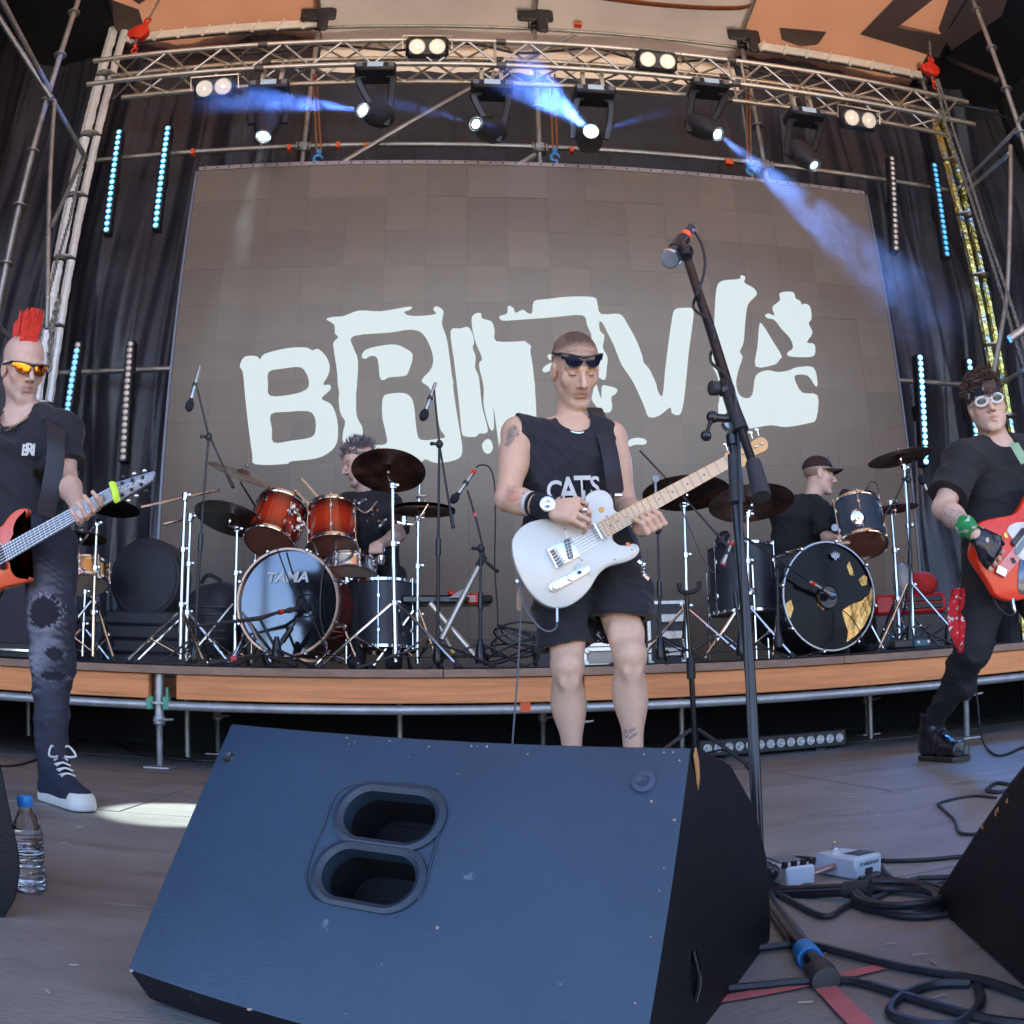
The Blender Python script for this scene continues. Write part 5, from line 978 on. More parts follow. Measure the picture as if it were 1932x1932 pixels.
n0, n1 = P5(45, 632, 2.765), P5(965, 118, 2.66); nd = nrm(n1 - n0); nu_ = nrm(np.cross(nd, V(0, 1, 0))); nu_ = nu_ if nu_[2] > 0 else -nu_; nf = np.cross(nu_, nd); nf = nf if nf[1] < 0 else -nf
rose = M('rosewood_board', (.13, .12, .13), .4, 0, .2, 10); neck(og, n0, nd, nu_, nf, np.linalg.norm(n1 - n0), .029, .022, rose, 22, M('fret_bright', (.85, .86, .88), .2, .9))
MB().box(P5(-5, 665, 2.76), (.035, .02, .085), frame(nd, V(0, 0, 1)), bev=.004).build('pickup', blk, og)
for i in range(6): o_ = (i - 2.5) / 2.5; MB().cyl(P5(-250, 800, 2.75) + nu_ * o_ * .026, n1 + nu_ * o_ * -.0 + nu_ * o_ * .017 + nf * .004, .0007, n=4).build('string', silverm, og)
hp_ = [(1075, 1655), (1130, 1640), (1300, 1590), (1480, 1535), (1500, 1548), (1490, 1580), (1475, 1622), (1400, 1675), (1270, 1750), (1190, 1800), (1145, 1832), (1110, 1800)]
h0 = P4(1280, 1680, 2.655); hg = M('grey_headstock', (.22, .25, .33), .3, coat=.4); hh = slab(MB(), [((P4(a, b, 2.655) - h0)[0], (P4(a, b, 2.655) - h0)[2]) for a, b in hp_], h0, V(1, 0, 0), V(0, 0, 1), V(0, .014, 0), .002).build('headstock', hg, og)
text_part('logo', 'REDLINE', P4(1270, 1668, 2.652), P4(1345, 1640, 2.652) - P4(1200, 1695, 2.652), V(.3, 0, 1), .028, M('logo_pale', (.6, .62, .66), .5), hh, bold=.02, depth=-.0)
for a, b in ((1180, 1655), (1280, 1625), (1380, 1598), (1185, 1768), (1272, 1715), (1365, 1665)): MB().lathe(P4(a, b, 2.652), (0, -1, 0), [(0, .006), (.003, .006), (.004, .004), (.01, .0035), (.011, .001)], 10).build('tuner_post', blkg, hh)
for a, b, m_ in ((1190, 1592, blkg), (1295, 1562, chrome), (1395, 1535, chrome), (1240, 1822, chrome), (1318, 1775, chrome), (1412, 1728, blkg)): MB().sph(P4(a, b, 2.66), (.009, .006, .007), 10).build('tuner_button', m_, hh)
MB().tube(spline([P4(1085, 1655, 2.64), P4(1108, 1720, 2.63), P4(1120, 1780, 2.63), P4(1135, 1825, 2.64)], 5), .013, 8, flat=(1, .7)).build('neon_band', M('neon_fabric', (.62, .95, .08), .6, emit=(.5, .9, .05), estr=.02), og)
MB().tube(spline([at(93, 770, 3.08), at(103, 795, 2.93), at(106, 830, 2.87), at(103, 880, 2.86), at(93, 935, 2.84), at(86, 975, 2.78)], 5), .034, 8, flat=(1, .08)).build('strap', leather_m, og)
# ---------------------------------------------------------------- the guitarist with the bandana
def PR(x, y, d): return at((2060 + x / 3.22) / 1.3251, (880 + y / 3.22) / 1.3251, d)
def PS(x, y, d): return at((2060 + x / 3.22) / 1.3251, (1480 + y / 3.22) / 1.3251, d)
rg = thing('person', (2.28, 3.2, 0), 'man with black bandana headband and white oval sunglasses playing the red guitar', 'person')
HC = at(1861, 763, 3.12); HF = frame(V(-.50, -1, -.16), V(-.10, .1, 1)); HS = .98; T = lambda *p: HC + HF @ (np.array(p) * HS)
nb = at(1882, 836, 3.16); shR, shL = at(1818, 868, 3.12), at(1952, 855, 3.22); elR, wrR = at(1779, 958, 3.06), at(1842, 1010, 2.86); elL, wrL = at(2010, 960, 3.1), at(1990, 1010, 2.9)
hpR, hpL = at(1866, 1080, 3.2), at(1935, 1078, 3.24); knR = at(1836, 1225, 3.14); bA = atz(1752, 1436, 0); bA[2] = 0; bT = atz(1808, 1440, 0); bA = bA + V(.02, .01, 0); bT = bT + V(.03, -.02, 0); anR = bA + nrm(bT - bA) * .045 + V(0, 0, .17); knL = at(1990, 1220, 3.15); anL = V(at(2030, 1400, 3.3)[0], 3.3, .1)
sd = SDF((1.75, 2.6, -.02), (2.85, 3.5, 1.75), .0042)
headf(sd, HC, HF, HS); sd.ell(T(0, .02, -.06), (.064, .05, .06), HF, .03); sd.cap(nb + V(0, .02, -.03), HC + HF @ V(0, -.03, -.06), .064, .062, .03); sd.cap(nb + V(0, 0, -.08), at(1890, 1030, 3.2), .11, .1, .05, sq=(fy, .7)); sd.cap(shR, shL, .05, k=.05)
armf(sd, shR, elR, wrR, s=1.1); armf(sd, shL, elL, wrL, s=1.05); handf(sd, wrL, V(-.1, -.5, .6), V(-.8, .3, .3), 1, curl=((35, 55, 35),) * 4)
pts = face_paints(HC, HF, HS, brow=(.16, .09, .07), lip=(.55, .25, .22)) + [(PR(1050, 1370, 2.94), (.05, .12, .055), (.20, .20, .22), .7, None, -.2)]
sdf_obj('body', sd, skinm, rg, tint=skin_tint((.70, .47, .37), pts), crisp=HC)
# fingerless glove hand (its own dark surface over the palm, bare fingers)
def hand_pair(par, w, d, n, side, **kw):
    m = SDF(w - .24, w + .24, .0042); handf(m, w, d, n, side, **kw); return m
hd_d = PR(1440, 1615, 2.83) - wrR
m = hand_pair(rg, wrR, hd_d, V(.25, 1, -.2), -1, curl=((40, 50, 30),) * 4, s=1.06); sdf_obj('hand', m, skinm, rg, tint=skin_tint((.70, .47, .37), []))
gl = SDF(wrR - .24, wrR + .24, .0042); handf(gl, wrR, hd_d, V(.25, 1, -.2), -1, curl=((40, 50, 30),) * 4, s=1.06); gl.d -= .0035
du = nrm(hd_d); gl.cut(wrR + du * .118, du + V(0, 0, -.2), .2); gl.cut(wrR - du * .012, -du, .2); gl.ell(wrR + du * .038 + V(-.0, -.035, .006), (.013, .03, .024), frame(du, V(0, 0, 1)), .004, 'sub')
sdf_obj('glove', gl, leather, rg, disp=folds(.003, 70, (1, 0, .4), 8, .0008))
for i in range(4): MB().sph(wrR + du * (.078 + .006 * i) + V(.0, -.040, .028 - .022 * i), .0045, 8).build('glove_stud', chrome, rg)
da = nrm(wrR - elR); gb_ = MB(); P = np.zeros((25, 9, 3)); u1 = nrm(np.cross(da, (0, 0, 1))); u2 = np.cross(da, u1)
for j in range(9):
    for i in range(25): a = i / 24 * 6.2832; r = .040 + .004 * math.sin(j * .9) + .0035 * math.sin(a * 5 + j) - .006 * (j / 8); P[i, j] = wrR - da * (.095 - j * .0125) + (u1 * math.cos(a) + u2 * math.sin(a)) * r
P[24] = P[0]; bgm = M('green_bandana', (.02, .30, .09), .8, 0, .1, 30, .3, 200, spots=((.62, .70, .62), 38, .57, .03)); gb_.grid(P).build('wrist_bandana', bgm, rg, ang=80)
# tee shirt
ct = SDF((1.7, 2.8, .7), (2.95, 3.6, 1.5), .0052)
ct.cap(at(1882, 905, 3.2), at(1890, 1050, 3.22), .200, .190, .03, sq=(fy, .74)); ct.cap(at(1890, 1050, 3.22), at(1886, 1085, 3.23), .19, .19, .03, sq=(fy, .74)); ct.cap(shR, shL, .078, k=.04); ct.cap(nb + V(-.02, 0, -.012), shR, .062, .074, .03); ct.cap(nb + V(.02, 0, -.012), shL, .062, .074, .03)
ct.cap(shR, elR + (shR - elR) * .15, .076, .092, .03); ct.cut(elR + (shR - elR) * .22, elR - shR + V(.0, 0, -.02), .15); ct.cap(shL, elL, .078, .098, .03); ct.cut(elL + (shL - elL) * .22, elL - shL, .15)
ct.ell(nb + V(-.02, -.05, .03), (.076, .09, .072), None, .008, 'sub'); ct.cap(nb + V(0, .03, -.02), HC, .066, .064, .006, mode='sub')
sdf_obj('shirt', ct, M('black_tee', (.015, .015, .019), .82, 0, .15, 20, .25, 500, sheen=.08), rg, disp=folds(.013, 24, (.3, 0, .9), 31, .003))
pn = SDF((1.7, 2.8, .08), (2.95, 3.6, 1.0), .0055)
pn.cap(hpR, hpL, .115, k=.04, sq=(fy, .9)); pn.cap(hpR, knR, .112, .078, .03); pn.cap(knR, anR + V(.0, 0, .02), .075, .050, .03); pn.ell(knR + (anR - knR) * .3 + V(.02, .02, 0), (.07, .07, .12), None, .03); pn.cap(hpL, knL, .11, .075, .03); pn.cap(knL, anL, .07, .05, .03)
sdf_obj('trousers', pn, black_jean, rg, disp=folds(.009, 34, (.5, 0, .9), 41))
# boot
def boot(par, a, toe):
    f = nrm(V(toe[0] - a[0], toe[1] - a[1], 0)); L_ = np.linalg.norm((toe - a)[:2]); u = V(0, 0, 1); r = np.cross(f, u); b = V(a[0], a[1], 0); m = SDF(b - .25, b + .35, .0045)
    m.cap(b + u * .22 + f * .030, b + u * .07 + f * .0, .056, .048, .02); m.cap(b - f * .03 + u * .06, b + f * (L_ - .05) + u * .052, .046, .046, .03, sq=(u, .9)); m.cap(b + u * .13, b + f * L_ * .5 + u * .06, .048, .040, .04); m.cut(b + u * .026, -u, .4); m.cut(b + u * .21, u, .12)
    bt = sdf_obj('boot', m, leather, par, disp=folds(.005, 60, (f[0], f[1], .6), 3, .001))
    k = SDF(b - .25, b + .35, .0045); k.cap(b - f * .028 + u * .02, b + f * (L_ - .045) + u * .02, .047, .050, .02); k.cut(b + u * .002, -u, .4); k.cut(b + u * .026, u, .4) ; sdf_obj('sole', k, M('boot_sole', (.045, .03, .025), .6), bt)
    lc = MB()
    for i in range(7):
        t = i / 6; c = b + f * (.045 + t * .085) + u * (.19 - t * .11); n_ = nrm(f * .8 + u); lc.tube(spline([c - r * .022, c + n_ * .012, c + r * .022 + f * .006], 4), .0024, 5)
        for q in (-1, 1): lc.sph(c + r * q * .024 + n_ * .004, .0035, 6)
    l_ = lc.build('laces', M('lace_gloss', (.06, .07, .11), .25), bt); l_['kind'] = 'stuff'
    MB().tube(spline([b - f * .06 + u * .16, b - f * .085 + u * .19, b - f * .07 + u * .215], 4), .006, 6).build('pull_loop', leather, bt)
    return bt
boot(rg, bA, bT)
# hair, bandana, white oval glasses
hr = M('brown_hair', (.085, .045, .035), .6, 0, .3, 60, .4, 300); m = MB()
for i in range(1500):
    a = RNG.random() * 6.283; e = RNG.random(); x, y = .074 * math.cos(a), .094 * math.sin(a) - .018; z0 = .055 + .07 * (1 - e ** 2.); rr = .25 + .75 * e; b0 = T(x * rr, y * rr, .045 + .085 * math.sqrt(max(0, 1 - rr * rr)))
    d = nrm(HF @ V(x * 6 * rr + .35 * RNG.normal(), y * 5 * rr + .3 * RNG.normal(), 1.1 - .9 * rr)); h = .026 + .022 * RNG.random(); m.tube([b0, b0 + d * h * .55, b0 + nrm(d + HF @ V(.5 * RNG.normal(), .4 * RNG.normal(), -.1)) * h], [.0036, .0030, .0006], 3, caps=False)
h_ = m.build('hair', hr, rg); h_['kind'] = 'stuff'; buzz(rg, HC, HF, HS, hr, z0=.055, tilt=.35, grow=.010, name='hair_base')
m = MB()
for i in range(8):
    x = -.045 + .007 * i; m.tube(spline([T(x, .085, .085), T(x + .004, .112, .062), T(x + .012 + .004 * math.sin(i), .108, .018 - .004 * (i % 3))], 4), [.006, .006, .006, .006, .005, .004, .003, .002, .001][:9], 4)
m.build('fringe', hr, rg)['kind'] = 'stuff'
P = np.zeros((33, 6, 3))
for i in range(33):
    a = i / 32 * 6.2832
    for j in range(6): t = j / 5; P[i, j] = T(.083 * math.cos(a), -.012 + .108 * math.sin(a) * (1 - .02 * t), .028 + .045 * t + .018 * math.sin(a) * 1 - .016 - .004 * math.sin(a * 7))
P[32] = P[0]; MB().grid(P).build('headband', M('black_bandana', (.018, .018, .028), .8, 0, .1, 30, .3, 200, spots=((.45, .45, .48), 34, .60, .03)), rg, ang=80)
wf = M('white_frame', (.72, .70, .66), .3, coat=.3); gg = MB(); gl_ = []
for q in (-1, 1):
    c = T(q * .036, .102, .004); ring = [c + HF @ (V(.026 * math.cos(t), -.006 * abs(math.cos(t)) * (1 if q * math.cos(t) > 0 else 0), .0185 * math.sin(t)) * HS) for t in np.linspace(0, 6.2832, 24, endpoint=False)]; gg.tube(ring, .0062, 8, closed=True); gg.tube([T(q * .062, .095, .008), T(q * .078, .05, .008), T(q * .083, -.0, .004)], .004, 6); gl_.append(c)
gg.tube([T(-.011, .106, .006), T(0, .110, .009), T(.011, .106, .006)], .005, 6); gf = gg.build('sunglasses', wf, rg)
for c in gl_: MB().lathe(c - HF @ V(0, .003, 0), HF @ V(0, 1, 0), [(0, .0001), (.0, .016), (.002, .022), (.003, .0001)], 20).build('lens', glens, gf)
# red bandana hanging from the pocket
P = np.zeros((9, 20, 3)); a0, a1 = PS(1095, -30, 3.2), PS(1100, 490, 3.1)
for j in range(20):
    t = j / 19; c = a0 + (a1 - a0) * t; w = .052 * math.sin(math.pi * min(1, .25 + t * .6)) * (1 - t ** 6 * .9)
    for i in range(9): P[i, j] = c + V((i / 8 - .5) * 2 * w, .018 * math.sin(i * 1.7 + t * 3), 0)
rb = MB().grid(P); rb.grid((P + V(0, .003, 0))[::-1]); rb.build('red_bandana', M('red_bandana_cloth', (.62, .02, .03), .8, 0, .12, 30, .2, 200, spots=((.75, .72, .72), 36, .58, .03)), rg, ang=80)
# the red guitar
rgt = thing('electric_guitar', PR(1500, 1500, 2.95), 'bright red offset electric guitar with white pickguard at the right edge', 'guitar')
rq = [(1620, 1180), (1560, 1280), (1500, 1310), (1400, 1328), (1320, 1345), (1262, 1370), (1232, 1425), (1208, 1520), (1190, 1600), (1205, 1670), (1245, 1735), (1290, 1800), (1340, 1880), (1380, 1950), (1430, 1985), (1510, 2002), (1600, 1995), (1750, 1940), (1900, 1800), (1990, 1650), (2060, 1500), (2060, 1380), (1990, 1340), (1900, 1400), (1830, 1330), (1820, 1180), (1790, 1040), (1720, 1040), (1660, 1110)]
R0 = PR(1500, 1500, 2.95); RV = V(0, .04, 0); tlt = .0
rp = spline([((PR(a, b, 2.95) - R0)[0], (PR(a, b, 2.95) - R0)[2]) for a, b in rq], 3, True); redl = M('red_lacquer', (.82, .042, .010), .28, 0, .06, 4, coat=.3)
slab(MB(), rp, R0, V(1, 0, 0), V(0, 0, 1), V(0, .042, 0), .012).build('guitar_body', redl, rgt)
def r7(pts, y, th, name, mat, bev=.001): return slab(MB(), [((PR(a, b, 2.95) - R0)[0], (PR(a, b, 2.95) - R0)[2]) for a, b in pts], R0 + V(0, y, 0), V(1, 0, 0), V(0, 0, 1), V(0, th, 0), bev).build(name, mat, rgt)
r7([(1620, 1368), (1540, 1375), (1490, 1400), (1470, 1440), (1510, 1500), (1540, 1550), (1552, 1640), (1590, 1675), (1700, 1680), (1860, 1500), (1800, 1380)], -.004, .004, 'pickguard', M('white_pickguard2', (.78, .78, .75), .3, coat=.3))
r7([(1575, 1670), (1560, 1780), (1558, 1900), (1580, 1950), (1640, 1950), (1800, 1800), (1860, 1600), (1700, 1675)], -.0035, .0035, 'control_plate', M('dark_plate', (.12, .14, .18), .2, .8, .6, 40))
for a, b, an in ((1565, 1490, .7), (1590, 1560, .7)): MB().box(PR(a, b, 2.942), (.09, .014, .024), np.array([[math.cos(-an), 0, math.sin(-an)], [0, 1, 0], [-math.sin(-an), 0, math.cos(-an)]]), bev=.003).build('pickup', M('pickup_dark', (.03, .035, .06), .3), rgt)
MB().box(PR(1425, 1765, 2.94), (.05, .014, .035), np.array([[.9, 0, .42], [0, 1, 0], [-.42, 0, .9]]), bev=.003).build('bridge', chrome, rgt)
for i in range(6): MB().cyl(PR(1400 + i * 12, 1745 + i * 10, 2.935), PR(1700 + i * 12, 1370 + i * 12, 2.925), .0008, n=4).build('string', silverm, rgt)
q0, q1 = PR(1400, 1745, 2.93), PR(1700, 1370, 2.93); nd = nrm(q1 - q0); nu_ = nrm(np.cross(nd, V(0, 1, 0))); nu_ = nu_ if nu_[2] > 0 else -nu_; neck(rgt, q1 + nd * .02, nd, nu_, V(0, -1, 0), .46, .028, .022, maple, 20, frm); slab(MB(), spline([(0, -.022), (.03, -.034), (.12, -.03), (.17, -.01), (.16, .03), (.1, .04), (.03, .035), (0, .022)], 3, True), q1 + nd * .48, nd, nu_, V(0, .015, 0), .003).build('headstock', maple, rgt)
for a, b in ((1520, 1670), (1530, 1690)): MB().box(PR(a, b, 2.93), (.012, .012, .012)).build('switch', blkg, rgt)
MB().lathe(PR(1462, 1475, 2.948), (0, -1, 0), [(0, .012), (.004, .012), (.006, .001)], 16).build('brass_badge', M('brass', (.7, .45, .12), .3, .8), rgt)
MB().tube([PS(1520, 60, 2.96), PS(1520, 95, 2.955), PS(1530, 130, 2.95), PS(1540, 170, 2.95)], [.012, .011, .009, .006], 8).build('jack_plug', chrome, rgt)
MB().tube(spline([PS(1540, 165, 2.95), PS(1500, 192, 2.95), PS(1430, 150, 2.96), PS(1370, 60, 2.98), PS(1340, -20, 3.0), PR(1290, 1740, 3.0)], 6), .0035, 6).build('lead', cab, rgt)
MB().tube(spline([PR(1530, 735, 3.02), PR(1560, 790, 2.99), PR(1620, 890, 2.97)], 5), .022, 8, flat=(1, .12)).build('strap', M('pale_green_strap', (.30, .48, .30), .6), rgt)
# ---------------------------------------------------------------- the two drummers
def drummer(name_label, hc, hf, hs, nbp, sl_, sr_, arms, tors, hips, cut_top, hairf, tint, tee, seed, knee=V(0, -.38, 0)):
    p = thing('person', (nbp[0], nbp[1], DECK), name_label, 'person'); lo = np.min([hc, nbp, sl_, sr_, hips] + [q for a in arms for q in a], 0) - .26; hi = np.max([hc, nbp, sl_, sr_, hips] + [q for a in arms for q in a], 0) + .26; lo[2] = DECK
    sd = SDF(lo, hi, .006); headf(sd, hc, hf, hs); sd.cap(nbp + V(0, 0, -.03), hc + hf @ V(0, -.02, -.06), .06, .056, .03); sd.cap(nbp - V(0, 0, .12), (tors[0] + tors[1]) / 2, .08, .08, .05); sd.cap(sl_, sr_, .05, k=.04)
    for (s_, e_, w_) in arms:
        armf(sd, s_, e_, w_); sd.cap(w_, w_ + nrm(w_ - e_) * .05, .026, .034, .02, sq=(V(0, 0, 1), .7)); d_ = nrm(w_ - e_); s2 = nrm(np.cross(d_, V(0, 0, 1)))
        for i in range(4): b = w_ + d_ * .07 + s2 * (i - 1.5) * .02; sd.cap(w_ + d_ * .03 + s2 * (i - 1.5) * .014, b, .011); sd.cap(b, b + d_ * .012 - V(0, 0, .032), .0095); sd.cap(b + d_ * .012 - V(0, 0, .032), b - d_ * .016 - V(0, 0, .042), .0088)
        sd.cap(w_ + d_ * .03 + s2 * .025, w_ + d_ * .075 + s2 * .03 - V(0, 0, .02), .011)
    sdf_obj('body', sd, skinm, p, tint=skin_tint(tint, face_paints(hc, hf, hs, brow=(.3, .2, .15))))
    ct = SDF(lo, hi, .0065); ct.cap(tors[0], tors[1], .175, .17, .03, sq=(fy, .75)); ct.cap(sl_, sr_, .074, k=.05); ct.cap(nbp + V(0, 0, -.02), sl_, .06, .07, .04); ct.cap(nbp + V(0, 0, -.02), sr_, .06, .07, .04)
    for (s_, e_, w_) in arms: ct.cap(s_, e_ + (s_ - e_) * .2, .074, .078, .03); ct.cut(e_ + (s_ - e_) * .2, e_ - s_, .13)
    ct.cap(nbp + V(0, 0, .01), hc, .062, .06, .006, mode='sub'); ct.ell(nbp + hf @ V(0, .03, .035), (.056, .056, .036), None, .01, 'sub')
    sdf_obj('shirt', ct, tee, p, disp=folds(.012, 24, (.4, 0, .9), seed))
    lg_ = SDF(hips - V(.4, .75, .6), hips + V(.4, .3, .2), .008)
    for q in (-1, 1): k_ = hips + knee + V(q * .10, 0, .0); lg_.cap(hips + V(q * .09, 0, 0), k_, .09, .07); lg_.cap(k_, V(k_[0], k_[1] - .08, DECK + .08), .07, .05); lg_.cap(V(k_[0], k_[1] - .06, DECK + .04), V(k_[0], k_[1] - .26, DECK + .045), .045, .04)
    lg_.cut(V(hips[0], hips[1], DECK + .004), V(0, 0, -1), 1.5); sdf_obj('trousers', lg_, black_jean, p)
    return p
hc = at(677, 876, 5.3); hf = frame(V(-1, -.55, -.35), V(-.25, 0, 1)); nbp = at(692, 935, 5.33)
dl = drummer('drummer with spiky grey hair seated behind the sunburst kit', hc, hf, 1.0, nbp, at(655, 955, 5.3), at(735, 955, 5.35), [(at(655, 957, 5.28), at(648, 1005, 5.15), at(625, 968, 5.0)), (at(735, 957, 5.33), at(752, 1010, 5.2), at(720, 1025, 4.98))], (at(695, 985, 5.35), at(700, 1060, 5.4)), at(702, 1085, 5.42), None, None, (.70, .46, .36), M('black_studded_tee', (.016, .016, .024), .8, 0, .2, 20), 51, knee=V(.04, -.24, -.04))
hgm = M('grey_dyed_hair', (.16, .14, .17), .7, 0, .5, 40, .4, 200, spots=((.42, .36, .38), 22, .55, .1)); m = MB()
for i in range(520):
    a = RNG.random() * 6.283; rr = RNG.random() ** .6; x, y = .07 * math.cos(a) * rr, .09 * math.sin(a) * rr - .02; b0 = hc + hf @ V(x, y, .04 + .085 * math.sqrt(max(0, 1 - rr * rr))); d = nrm(hf @ V(x * 5 + .3 * RNG.normal(), y * 4 - .2 + .3 * RNG.normal(), 1.3 - rr)); h = .04 + .03 * RNG.random(); m.tube([b0, b0 + d * h * .5, b0 + d * h], [.006, .0045, .0006], 4, caps=False)
m.build('hair', hgm, dl)['kind'] = 'stuff'; buzz(dl, hc, hf, 1.0, hgm, z0=.052, tilt=.55, grow=.004, name='hair_base')
for (x, y) in ((1385, 630), (1430, 632), (1345, 718), (1390, 665), (1440, 715), (1310, 650)): MB().sph(at((500 + x / 3.22) / 1.3251, (1080 + y / 3.22) / 1.3251, 5.17), .008, 8).build('stud', M('brass_stud', (.7, .45, .3), .3, .8), dl)
MB().tube(spline([nbp + V(-.07, -.03, .0), nbp + V(-.06, -.1, -.08), nbp + V(-.0, -.13, -.13), nbp + V(.06, -.1, -.07), nbp + V(.075, -.02, .01)], 8), .006, 6).build('neck_chain', silverm, dl)
stk = M('drumstick_hickory', (.66, .45, .28), .5)
tag(MB().tube([at(568, 902, 5.02), at(573, 908, 5.02), at(622, 963, 4.98)], [.005, .0085, .0085], 8).build('drumstick', stk), 'wooden drumstick raised above the sunburst toms', 'drumstick')
tag(MB().tube([at(557, 925, 5.1), at(575, 945, 5.05), at(590, 965, 5.02)], [.0085, .0085, .0085], 8).build('drumstick', stk), 'wooden drumstick resting behind the left sunburst tom', 'drumstick')
hc = at(1546, 897, 5.35); hf = frame(V(1, -.25, -.12), V(0, 0, 1)); nbp = at(1531, 938, 5.37)
dr = drummer('drummer in a dark baseball cap turned away behind the black kit', hc, hf, .95, nbp, at(1478, 966, 5.45), at(1545, 962, 5.3), [(at(1548, 966, 5.28), at(1562, 1020, 5.2), at(1582, 1016, 5.02)), (at(1475, 966, 5.42), at(1480, 1030, 5.5), at(1500, 1060, 5.25))], (at(1508, 985, 5.42), at(1498, 1060, 5.45)), at(1500, 1075, 5.45), None, None, (.72, .48, .38), M('plain_black_tee', (.013, .013, .016), .9, 0, .2, 20), 61, knee=V(.22, -.12, -.02))
capm = M('maroon_black_cap', (.032, .013, .017), .8, 0, .15, 30, .2, 300); cp_ = SDF(hc - .22, hc + .22, .005); cp_.ell(hc + hf @ V(0, -.014, .045), (.082, .103, .085), hf); cp_.cut(hc + hf @ V(0, 0, .045), hf @ V(0, .12, -1), .3); co_ = sdf_obj('baseball_cap', cp_, capm, dr)
P = np.zeros((13, 7, 3))
for i in range(13):
    a = -1.25 + 2.5 * i / 12
    for j in range(7): t = j / 6; P[i, j] = hc + hf @ V((.078 + .004 * t) * math.sin(a), .085 * math.cos(a) + t * .075 * math.cos(a) ** .7 + .0, .052 - .022 * (math.sin(a) ** 2) * (1 + t) + .0 * t)
m = MB().grid(P); m.grid((P - hf @ V(0, 0, .004))[::-1]); m.build('cap_peak', capm, co_, ang=80)
MB().sph(hc + hf @ V(.03, .055, .118), (.02, .003, .012), 8, hf).build('cap_emblem', M('emblem_grey', (.4, .4, .45), .6), co_)
buzz(dr, hc, hf, .95, M('fair_cropped_hair', (.30, .2, .14), .8, 0, .2, 90), z0=-.0, tilt=2.2, grow=.003)
# ================================================================ BACKLINE ON THE RISER
def PA(x, y, d): return at((500 + x / 3.22) / 1.3251, (1080 + y / 3.22) / 1.3251, d)
def PB(x, y, d): return at((900 + x / 3.22) / 1.3251, (1080 + y / 3.22) / 1.3251, d)
def PC(x, y, d): return at((1760 + x / 3.22) / 1.3251, (1080 + y / 3.22) / 1.3251, d)
def PD(x, y, d): return at((1600 + x / 3.865) / 1.3251, (1000 + y / 3.865) / 1.3251, d)
tintm = M('sunburst_lacquer', (.6, .1, .02), .16, 0, .06, 6, tint=True, coat=.8)
satin = M('satin_black_shell', (.05, .055, .07), .42, .35, .08, 8); hoopc = M('copper_hoop', (.50, .32, .24), .25, .6, .15, 14); smoked = M('smoked_drum_head', (.24, .10, .07), .2, 0, .2, 4, coat=.5, spots=((.1, .04, .03), 5, .6, .1)); white_h = M('coated_drum_head', (.6, .58, .55), .5)
mirror = M('mirror_drum_head', (.105, .12, .145), .07, .92, .06, 1.6, rvar=.04, spots=((.13, .12, .115), 1.3, .60, .2)); blkhead = M('black_drum_head', (.006, .006, .009), .10, 0, .1, 2, rvar=.03, spec=.12)
def uvw(ax):
    ax = nrm(ax); u = np.cross(ax, (0, 0, 1)); u = nrm(u) if np.linalg.norm(u) > .05 else V(1, 0, 0); return u, np.cross(ax, u), ax
def shell(par, c, ax, r, L_, mat, burst=None, n=40):
    """open cylinder from C along AX, with vertex colours for a sunburst"""
    k = 9; mb = MB().lathe(c, ax, [(L_ * i / (k - 1), r) for i in range(k)], n); o = mb.build('shell', mat, par)
    if burst:
        t = np.repeat(np.linspace(0, 1, k), n); w = np.clip(np.sin(np.pi * np.clip(t * 1.15 - .05, 0, 1)), 0, 1) ** .8; col = np.ones((len(t), 4), np.float32); col[:, :3] = np.array(burst[0]) * (1 - w[:, None]) + np.array(burst[1]) * w[:, None]
        a_ = o.data.color_attributes.new('tint', 'FLOAT_COLOR', 'POINT'); a_.data.foreach_set('color', col.ravel())
    return o
def hoop(par, c, ax, r, h=.022, t=.006, mat=None, name='hoop'):
    return MB().lathe(c, ax, [(0, r), (0, r + t), (h * .2, r + t + .003), (h * .35, r + t), (h, r + t), (h, r)], 44, closed=True).build(name, mat or chrome, par)
def lugs(par, c, ax, r, L_, n, ph=0., two=True, s=1.):
    u, w, ax = uvw(ax)
    for i in range(n):
        a = ph + i * 6.2832 / n; d = u * math.cos(a) + w * math.sin(a)
        m = MB()
        for q in ((.24, .76) if two else (.5,)): m.sph(c + ax * L_ * q + d * (r + .006), (.012 * s, .010 * s, .017 * s), 8, np.stack([np.cross(d, ax), d, ax], 1))
        m.cyl(c + ax * (-.012) + d * (r + .012), c + ax * (L_ + .012) + d * (r + .012), .0028, n=6); m.cyl(c + ax * (-.02) + d * (r + .012), c + ax * (-.004) + d * (r + .012), .005, n=6).cyl(c + ax * (L_ + .004) + d * (r + .012), c + ax * (L_ + .022) + d * (r + .012), .005, n=6).build('lug', chrome, par)
def tom(c0, c1, r, mat, label, burst=None, bottom=smoked, n=6, name='tom_drum', group=None):
    ax = nrm(c1 - c0); L_ = np.linalg.norm(c1 - c0); t = thing(name, c0, label, 'drum', group)
    shell(t, c0, ax, r, L_, mat, burst); MB().lathe(c0 - ax * .004, ax, [(0, .0001), (0, r + .001), (.004, r + .001)], 40).build('bottom_head', bottom, t); MB().lathe(c1, ax, [(0, r + .001), (.004, r + .001), (.004, .0001)], 40).build('top_head', white_h, t)
    hoop(t, c0 - ax * .014, ax, r); hoop(t, c1 - ax * .006, ax, r); lugs(t, c0, ax, r, L_, n, .4); return t
